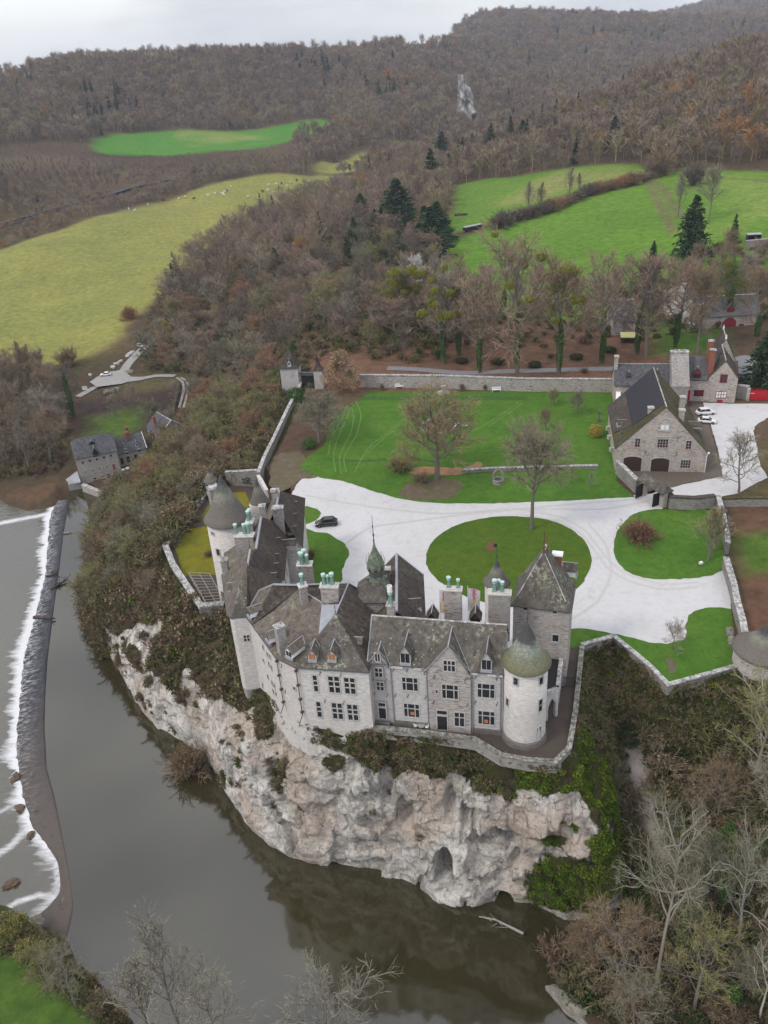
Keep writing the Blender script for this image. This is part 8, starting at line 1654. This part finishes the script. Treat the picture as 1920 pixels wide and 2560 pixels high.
for x, y in ((440,1000),(392,1070),(610,835),(350,1120),(640,870)):
    loc = T('Z', x, y); o = empty('evergreen_bush', loc); tag(o, {440: 'dark green evergreen bush among brown trees above the mill', 392: 'second dark evergreen bush nearer the water', 610: 'ivy mass climbing the left side of the gate tower', 350: 'low evergreen bush below the garden wall', 640: 'evergreen bush at the foot of the gate tower'}[x], 'bush'); s_ = 1.6 if x != 610 else 2.2; b = mobj('foliage', LB[x % 2], o, 'green'); b.scale = (s_, s_, s_*1.2)
for x, y, h_, c_, lb in [(232,1150,75,'lichen','spreading lichened tree leaning out over the upper river bend'),(300,1215,85,'olive','tall olive tree halfway up the river bank below the garden corner'),(262,1290,80,'lichen','pale twiggy tree above the bend of the bank'),(225,1330,70,'olive','olive tree at the water edge above the first white rock'),(335,1165,80,'grey','grey-brown tree standing outside the left corner of the garden parapet'),(265,1180,85,'brown','brown tree in the thick of the river bank'),(330,1290,70,'brown','brown tree below the long side of the garden parapet'),(215,1230,60,'lichen','low pale tree at the water edge of the river bend'),(290,1120,80,'olive','olive tree between the mill quay and the garden lookout')]:
    loc = T('Z', x, y); put_tree(BARE[(x+y) % 5], (loc[0], loc[1], loc[2]-.5), height_at('Z', loc, (x, y-h_)), c_, lb, name='riverside_tree', wide=1.15, bark=(.26, .24, .19), ivy=.5 if c_ == 'olive' else 0)
# left wood by the mill
LW = [T('Z', *q)[:2] for q in [(-120,800),(0,800),(60,800),(120,830),(150,870),(140,960),(130,1020),(0,1035),(-120,1035)]]
q = poisson(LW, 6.5, 3000, 8); zq = hsurf(q[:, 0], q[:, 1]); print('left wood', len(q))
for i in range(min(50, len(q))):
    c_ = rnd.choice(['brown', 'pink', 'grey', 'brown']); put_tree(BARE[rnd.choice([0, 2, 4])] if rnd.random() < .7 else POP[0], (q[i, 0], q[i, 1], zq[i]-.3), rnd.uniform(13, 19), c_, {'brown': 'brown', 'pink': 'pinkish', 'grey': 'grey'}[c_]+' bare tree in the thicket left of the mill', group=c_+' bare trees left of the mill', wide=1.15)
tr(BARE[2], 'Z', (160, 900), (150, 780), 'dark', 'thin dark ivy tree at the paddock edge', ivy=.8)
for b in ((250,900),(290,880),(330,935),(375,930),(385,870)): tr(BARE[3], 'Z', b, (b[0], b[1]-52), 'grey' if b[0] != 330 else 'lichen', 'small bare fruit tree in the muddy paddock behind the mill', group='small trees in the paddock')
# ---- things too many to count: scattered through geometry nodes
def gn_scatter(name, pts, protos, scales, rots=None, idx=None, normals=None):
    coll = bpy.data.collections.new(name+'_kinds')
    for i, me in enumerate(protos): coll.objects.link(bpy.data.objects.new('%s_kind_%02d' % (name, i), me))
    n = len(pts); R = np.random.RandomState(len(pts)); me = bpy.data.meshes.new(name); me.vertices.add(n); me.vertices.foreach_set('co', np.asarray(pts, np.float32).ravel())
    rot = np.c_[R.randn(n)*.06, R.randn(n)*.06, R.rand(n)*6.28] if rots is None else rots; idx = R.randint(0, len(protos), n) if idx is None else idx
    for nm, ty, d in (('rot', 'FLOAT_VECTOR', rot), ('scl', 'FLOAT_VECTOR', scales)):
        a = me.attributes.new(nm, ty, 'POINT'); a.data.foreach_set('vector', np.asarray(d, np.float32).ravel())
    a = me.attributes.new('pick', 'INT', 'POINT'); a.data.foreach_set('value', np.asarray(idx, np.int32))
    o = bpy.data.objects.new(name, me); COL.objects.link(o); o['kind'] = 'stuff'
    g = bpy.data.node_groups.new(name, 'GeometryNodeTree'); g.interface.new_socket('Geometry', in_out='INPUT', socket_type='NodeSocketGeometry'); g.interface.new_socket('Geometry', in_out='OUTPUT', socket_type='NodeSocketGeometry')
    N = g.nodes; a0 = N.new('NodeGroupInput'); a1 = N.new('NodeGroupOutput'); ci = N.new('GeometryNodeCollectionInfo'); ci.inputs['Collection'].default_value = coll; ci.inputs['Separate Children'].default_value = True; ci.inputs['Reset Children'].default_value = True
    ip = N.new('GeometryNodeInstanceOnPoints'); ip.inputs['Pick Instance'].default_value = True
    def na(nm, ty):
        x = N.new('GeometryNodeInputNamedAttribute'); x.data_type = ty; x.inputs['Name'].default_value = nm; return x.outputs['Attribute']
    g.links.new(a0.outputs[0], ip.inputs['Points']); g.links.new(ci.outputs[0], ip.inputs['Instance']); g.links.new(na('pick', 'INT'), ip.inputs['Instance Index']); g.links.new(na('rot', 'FLOAT_VECTOR'), ip.inputs['Rotation']); g.links.new(na('scl', 'FLOAT_VECTOR'), ip.inputs['Scale']); g.links.new(ip.outputs[0], a1.inputs[0])
    md = o.modifiers.new('scatter', 'NODES'); md.node_group = g; return o
def farbare(seed, H=15, n=26, w=.2, m=9, mat='far_twig', up=.75):
    R = np.random.RandomState(seed); t = .3+.6*R.rand(n); az = R.rand(n)*6.28; el = up*(1.1-.5*t); d = np.stack([np.sin(el)*np.cos(az), np.sin(el)*np.sin(az), np.cos(el)], 1); L = H*.42*np.sqrt(1.15-t)*(.8+.4*R.rand(n))
    b = grow(R, np.stack([0*t, 0*t, t*H*.8], 1), d, L, 3, .12, .08); p2, d2, L2, _ = spawn(R, b, L, m, .25, 1, .7, .5, .3, .12); b2 = grow(R, p2, d2, np.maximum(L2, .8), 2, .2, .05)
    tp = grow(R, np.zeros((1, 3)), np.array([[0, 0, 1.]]), np.array([H*.85]), 3, .04, 0); V, F = cat([tubes(tp, np.array([.28]), np.array([.06]), 4), ribbons(b, w*1.1, w*.7, R), ribbons(b2, w, w*.5, R)]); return np_mesh('far_tree', V, F, M[mat], link=False).data
def farcon(seed, H=16):
    R = np.random.RandomState(seed); k = 190; t = .06+.92*R.rand(k); az = R.rand(k)*6.28; L = H*.2*(1.02-t)**.8; b = grow(R, np.stack([0*t, 0*t, t*H], 1), nrm(np.stack([np.cos(az), np.sin(az), .2+0*t], 1)), L, 2, .05, -.2); V, F = ribbons(b, 1.0, .2, R); return np_mesh('far_conifer', V, F, M['far_conifer'], link=False).data
FARP = [farbare(71, up=1.1), farbare(72, 16, 30, .22, up=1.2), farbare(73, 14, 30, .2, 9, up=1.0), farbare(74, 18, 22, .2, 8, up=.45), farcon(75), farbare(76, 15, 26, .2)]
def far_points(spacing, rmin, rmax, seed, dens=1.0):
    R = np.random.RandomState(seed); out = []; r = rmin
    while r < rmax:
        s = spacing*(1+max(0, r-700)/1600); n = int(1.57*r/s); a = np.radians(-46)+np.radians(90)*(np.arange(n)+R.rand(n))/max(n, 1); rr_ = r+(R.rand(n)-.5)*s
        out.append(np.c_[rr_*np.sin(a), rr_*np.cos(a), np.full(n, s/spacing)]); r += s*.9
    return np.concatenate(out)
q = far_points(7.6, 330, 4800, 5); x, y = q[:, 0], q[:, 1]
keep = np.ones(len(q), bool)
for f_, mg in ((FIELD1, 3), (FIELD2, 3), (FIELD3, 5), (FIELD4, 2), (FIELD5, 2)):
    keep &= ~(inpoly(x, y, f_)) & (dpath(x, y, f_, True) > mg)
HT = TP([(800,98),(900,85),(975,78),(985,92),(960,102),(880,110)]); LT_ = TP([(0,160),(70,158),(150,150),(165,158),(70,166),(0,172)]); keep &= ~inpoly(x, y, HT)&~inpoly(x, y, LT_)
keep &= ~inpoly(x, y, WOOD) & ~inpoly(x, y, LW)
r_ = np.hypot(x, y); az_ = np.degrees(np.arctan2(x, y))
RAILP = [T('n', *q_)[:2] for q_ in [(-200,985),(0,930),(120,897),(250,860),(400,822),(560,775),(720,738)]]
keep &= dpath(x, y, RAILP) > 7
CLF = T('Z', 1005, 258); keep &= ~((np.abs(az_-math.degrees(math.atan2(CLF[0], CLF[1]))) < 1.05) & (np.abs(r_-math.hypot(*CLF[:2])-50) < 75))
# open country near the castle: no scattered wood on plateau, paddock or river
NEARX = [T('Z', *q_)[:2] for q_ in [(-200,770),(150,790),(300,700),(330,700)]]
keep &= ~((r_ < 420) & (x < 0)) & ~((r_ < 520) & (x > 0) & (x < 330) & (y < 480))
q = q[keep]; x, y = q[:, 0], q[:, 1]; r_ = np.hypot(x, y); az_ = np.degrees(np.arctan2(x, y)); zq = ground(x, y)
# only what can be seen: drop points behind ridges
vis = np.zeros(len(q), bool); ab = np.round((az_+46)/.35).astype(int)
slope = (zq+16-CAMH)/r_
for b in np.unique(ab):
    i = np.where(ab == b)[0]; o_ = i[np.argsort(r_[i])]; mx = np.maximum.accumulate(np.r_[-9, ((zq[o_]-4-CAMH)/r_[o_])[:-1]]); vis[o_] = slope[o_] > mx-.004
q = q[vis]; x, y, r_, az_, zq = x[vis], y[vis], r_[vis], az_[vis], zq[vis]
R = np.random.RandomState(9); n = len(q); print('far trees', n)
scrub = (r_ < 850) & (x < -60) & (az_ < -3)
hsz = .5+.95*R.rand(n)**1.4; hh = np.where(scrub, np.where(r_ > 820, .1, .36)+.22*R.rand(n), hsz); hh = np.where((r_ > 590) & (r_ < 820) & (az_ < -4.) & (az_ > -22.5), .35+.3*R.rand(n), hh); hh = np.where((r_ >= 820) & (r_ < 1040) & (az_ < -4.) & (az_ > -22.5), np.where(r_ < 925, .24+.2*R.rand(n), .1+.08*R.rand(n)), hh); hh = np.where((r_ > 760) & (r_ < 930) & (az_ < -22.5), 1.3, hh)*q[:, 2]**.35; ww = hh*np.where(scrub, 1.3, 1.05)*q[:, 2]**.6
pk = R.choice([0, 1, 2, 3, 5], n, p=[.24, .22, .22, .14, .18]); cz = (vnoise(x, y, 0, .008) > .42) & (R.rand(n) < .30); pk = np.where(cz | (R.rand(n) < .012), 4, pk); pk = np.where((r_ > 760) & (r_ < 930) & (az_ < -15), 3, pk)
FARO = gn_scatter('distant_woods', np.c_[x, y, zq-.4], FARP, np.c_[ww, ww, hh], idx=pk); tag(FARO, 'bare winter woods covering the hills all round the valley', 'woods')
if REST:
    A = np.array(REST); k = len(A); s_ = .75+.55*R.rand(k); MID = [BARE[0], BARE[2], BARE[4]]
    mids = [farbare(81, 15, 46, .1, 13, up=1.25), farbare(82, 16, 46, .1, 13, up=1.15), farbare(83, 14, 46, .1, 13, up=1.35), farcon(84, 15)]
    o = gn_scatter('wood_behind', A[:, :3], mids, np.c_[s_*1.05, s_*1.05, s_], idx=R.choice([0, 1, 2, 3], k, p=[.33, .32, .30, .05])); tag(o, 'brown wood filling the ridge between the two meadows', 'woods')
# undergrowth on slopes
SCR = [shrubm(91, 2.2, 1.0, 30, .07, 0, 'scrub'), shrubm(92, 2.6, 1.2, 34, .07, .15, 'scrub', .3), shrubm(93, 1.6, 1.3, 30, .07, .25, 'scrub', .3)]
UGD = [leafball(96, 1.5, 1.0, 500, .26, 'darkivy', .6), leafball(97, 1.2, 1.4, 500, .26, 'darkivy', .9)]
UG = [leafball(94, 1.2, .7, 420, .3, 'undergreen', .5), leafball(95, 1.0, .5, 360, .28, 'undergreen', .4)]
def under(name, poly_, rad, seed, smin, smax, protos, lab, n=30000, lim=None, p=None):
    q = poisson(poly_, rad, n, seed)
    if lim is not None: q = q[lim(q)]
    z = hsurf(q[:, 0], q[:, 1]); R = np.random.RandomState(seed); s_ = smin+(smax-smin)*R.rand(len(q)); o = gn_scatter(name, np.c_[q, z-.1], protos, np.c_[s_, s_, s_*.9], idx=None if p is None else R.choice(len(protos), len(q), p=p)); tag(o, lab, 'undergrowth'); return o
under('flank_undergrowth', FL, 1.7, 21, .7, 2.0, SCR+UG+UGD, 'brown and green scrub covering the steep bank between the mill and the garden', p=[.36, .30, .22, .04, .04, .02, .02])
under('avenue_undergrowth', AVP+[], 4.6, 27, .5, 1.3, SCR+UG[:1], 'brown brushwood and brambles under the avenue trees', p=[.35, .3, .2, .15])
under('wood_undergrowth', WOOD, 4.2, 22, .8, 1.8, SCR+UG[:1], 'brown brushwood under the trees behind the gate tower', p=[.35, .3, .25, .1])
under('thicket_undergrowth', LW, 2.6, 23, .8, 1.6, SCR, 'brown brushwood in the thicket left of the mill')
RB_ = [FOOT[i][:2] for i in range(27, 36)]+[(75, 88), (95, 75), (80, 50), (40, 28)]+[T('Z', *q)[:2] for q in [(1310,2190),(1240,2150),(1215,2100),(1200,2070)]]
PATHR = [T('Z', *q)[:2] for q in [(1365,1640),(1385,1700),(1420,1790),(1440,1860)]]
RB_ = [tuple(p) for p in RB_]
under('ravine_undergrowth', RB_, 1.35, 24, .6, 1.7, SCR+UG+UGD, 'brown and green brambles filling the ravine at the lower right', lim=lambda q: dpath(q[:, 0], q[:, 1], PATHR) > 1.3, p=[.2, .15, .15, .14, .10, .15, .11])
RF = [p[:2] for p in RIM[27:]]+[p[:2] for p in FOOT[27:][::-1]]
BK = [T('Z', *q)[:2] for q in [(0,1985),(50,2010),(120,2045),(160,2095),(220,2150),(285,2225),(240,2230),(170,2160),(110,2110),(40,2060),(0,2040)]]
under('bank_undergrowth', BK, 1.1, 25, .5, 1.1, SCR+UG, 'brown and olive scrub along the lower left bank')
# growth on the rock: ivy and brambles on the cliff surface
R = np.random.RandomState(31); vv = veg.copy(); ai = R.randint(2, NSg-2, 42000); bi = R.randint(0, NVg-2, 42000)
area = np.hypot(HX[ai+1, bi]-HX[ai, bi], HY[ai+1, bi]-HY[ai, bi])*np.sqrt((HX[ai, bi+1]-HX[ai, bi])**2+(HY[ai, bi+1]-HY[ai, bi])**2+(HZ[ai, bi+1]-HZ[ai, bi])**2)
ns_ = fbm(HX[ai, bi], HY[ai, bi], HZ[ai, bi], .5, 3); okm = (vv[ai, bi]+.55*ns_ > .62) & (R.rand(len(ai)) < np.clip(area/.06, 0, 1)); ai, bi = ai[okm], bi[okm]
px3 = np.stack([HX[ai, bi], HY[ai, bi], HZ[ai, bi]], -1); gxi = gx[ai, bi]
inB = (gxi < 8.5); keepc = ~inB | (R.rand(len(ai)) < .25); px3, gxi, bi2 = px3[keepc], gxi[keepc], bi[keepc]
isivy = (gxi > 24.6) & (gxi < 28.6) & (px3[:, 2] < -1) | (np.random.RandomState(3).rand(len(px3)) < .12)
SCRP = [shrubm(104, 1.9, 1.1, 26, .06, 0, 'scrub'), shrubm(105, 2.3, 1.2, 26, .06, .1, 'scrub', .25)]
clump = SCRP+[leafball(101, .55, .5, 150, .2, 'undergreen', .1), leafball(102, .5, .4, 150, .2, 'ivy', .1), shrubm(103, .9, 1.3, 12, .04, .1, 'scrub', .2)]
nI = len(px3); s_ = (.5+.7*R.rand(nI))*np.where((gxi < 14) & (R.rand(nI) < .12), 2.6, 1); print('cliff growth', nI)
idx = np.where(isivy, 1, np.where(R.rand(nI) < .45, 0, 2))+2; lf_ = (gxi < 13.5) & (R.rand(nI) < np.where(gxi < 8.8, .75, .28)) & (bi2 > 16); idx = np.where(lf_, R.randint(0, 2, nI), idx); s_ = np.where(lf_, (.5+.8*R.rand(nI))*np.where(gxi > 8.8, .6, np.where(bi2 < 40, .6, 1)), s_); o = gn_scatter('cliff_growth', px3, clump, np.c_[s_, s_, s_], idx=idx); tag(o, 'ivy, brambles and dry scrub clinging to the white cliff', 'undergrowth')
# ---- single shrubs
def shrub(c, x, y, w, h, me, col, label, z=None, name='shrub', group=None):
    loc = T(c, x, y) if z is None else P(c, x, y, z); o = empty(name, loc, rnd.random()*6); tag(o, label, 'bush', group); b = mobj('foliage', me, o, col); d = me.vertices; 
    mx = max(v.co.z for v in list(d)[::7]); rx_ = max(abs(v.co.x) for v in list(d)[::7]); b.scale = (w/2/rx_, w/2/rx_, h/mx); return o
shrub('G', 1525, 360, 3.8, 3.2, LB[0], 'yellow', 'round golden-yellow bush on the lawn near the barn', z=0)
shrub('F', 720, 430, 9.5, 4.2, SHR[2], (.17, .095, .06), 'wide reddish-brown dome-shaped shrub on the gatehouse lawn', z=0)
shrub('G', 600, 520, 8.5, 3.6, SHR[0], (.20, .16, .08), 'olive-brown thicket at the left foot of the big lawn tree', z=0)
shrub('G', 705, 575, 7.5, 2.6, SHR[1], 'brown', 'low brown brushwood in front of the big lawn tree', z=0)
shrub('G', 175, 415, 4.0, 2.6, LB[1], 'green', 'small clipped green bush under the grey round tree', z=0)
shrub('e', 130, 1250, 2.4, 1.5, SHR[0], 'brown', 'little brown shrub on the yellowish garden lawn', z=-3)
shrub('e', 740, 170, 4.5, 3.0, LB[1], 'dgreen', 'dark green bush against the rubble wall at the back of the garden', z=-3)
shrub('A', 930, 720, 3, 2.4, SHR[1], 'brown', 'reddish bare shrub against the castle beside the side lawn', z=0)
shrub('Z', 410, 1665, 11.0, 6.5, SHR[2], 'brown', 'big brown bush growing out of the river at the cliff foot', z=-30)
shrub('Z', 1085, 492, 18.0, 9.0, SHR[2], 'dark', 'large dark rounded bush at the lower end of the pasture hedge')
for i in range(22):
    f = i/21; p_ = (1118+f*300, 477-f*98+4*math.sin(f*9)); shrub('Z', p_[0], p_[1], rnd.uniform(11, 17), rnd.uniform(4, 8), SHR[i % 3], rnd.choice(['dark', 'brown', 'russet']), 'brown hedge bush between the two right-hand pastures', group='hedge between the pastures', name='hedge_bush')
for x in (520, 895, 1005, 1120, 1225): shrub('G', x, 142, 2.6, 2.2, SHR[1], 'brown', 'bare wall shrub against the long wall behind the lawn', z=0, group='wall shrubs behind the lawn')
for i, (x, y) in enumerate([(110,925),(270,930),(480,945),(560,900),(690,905),(730,975),(860,870),(90,920),(300,930)]): shrub('q', x, y, 4.6, 1.6, (LB[0], SHR[1])[i % 2], ((.04, .05, .02), (.13, .10, .06))[i % 2], ('low dark evergreen shrub beside the avenue lane', 'low brown shrub beside the avenue lane')[i % 2], z=0, group=('dark', 'brown')[i % 2]+' low shrubs along the avenue')
for i, (x, y) in enumerate([(20,2035),(60,2060),(40,2010),(95,2085),(15,2000)]): shrub('Z', x, y, 4, 3, SHRL[i % 2], (.21, .19, .055) if i < 3 else 'olive', 'olive-yellow bush on the lower left river bank', group='yellow bushes on the lower left bank')
for i, (x, y, w, c_) in enumerate([(150,790,14,'brown'),(60,800,16,'brown'),(280,690,12,'russet'),(420,555,16,'grey'),(330,900,12,'lichen'),(350,910,7,'grey'),(1500,400,20,'dark'),(1430,380,26,'brown')]): shrub('Z', x, y, w, w*.6, SHR[i % 3], c_, ['brown scrub at the lower edge of the yellow-green meadow, near the parking', 'brown scrub at the lower left of the yellow-green meadow', 'russet bush beside the valley lane', 'grey bush at the wood edge by the big meadow', 'pale round bush beside the cottage', 'grey bush in the paddock', 'dark bush at the foot of the right hill', 'russet thicket where the pasture hedge meets the hill'][i])
# ------------------------------------------------------------------ air
hb = MB(); hb.box((0, 3600, -45), (15000, 8000, 330)); hm = bpy.data.materials.new('haze_air'); hm.use_nodes = True; ht_ = hm.node_tree; ht_.nodes.clear()
ho_ = ht_.nodes.new('ShaderNodeOutputMaterial'); pv_ = ht_.nodes.new('ShaderNodeVolumePrincipled'); pv_.inputs['Color'].default_value = (.80, .86, 1, 1); pv_.inputs['Density'].default_value = .00009; pv_.inputs['Anisotropy'].default_value = .2
ht_.links.new(pv_.outputs[0], ho_.inputs['Volume']); HZO = hb.build('haze', hm); HZO['kind'] = 'stuff'
S.cycles.volume_step_rate = 10 if hasattr(S, 'cycles') else 1
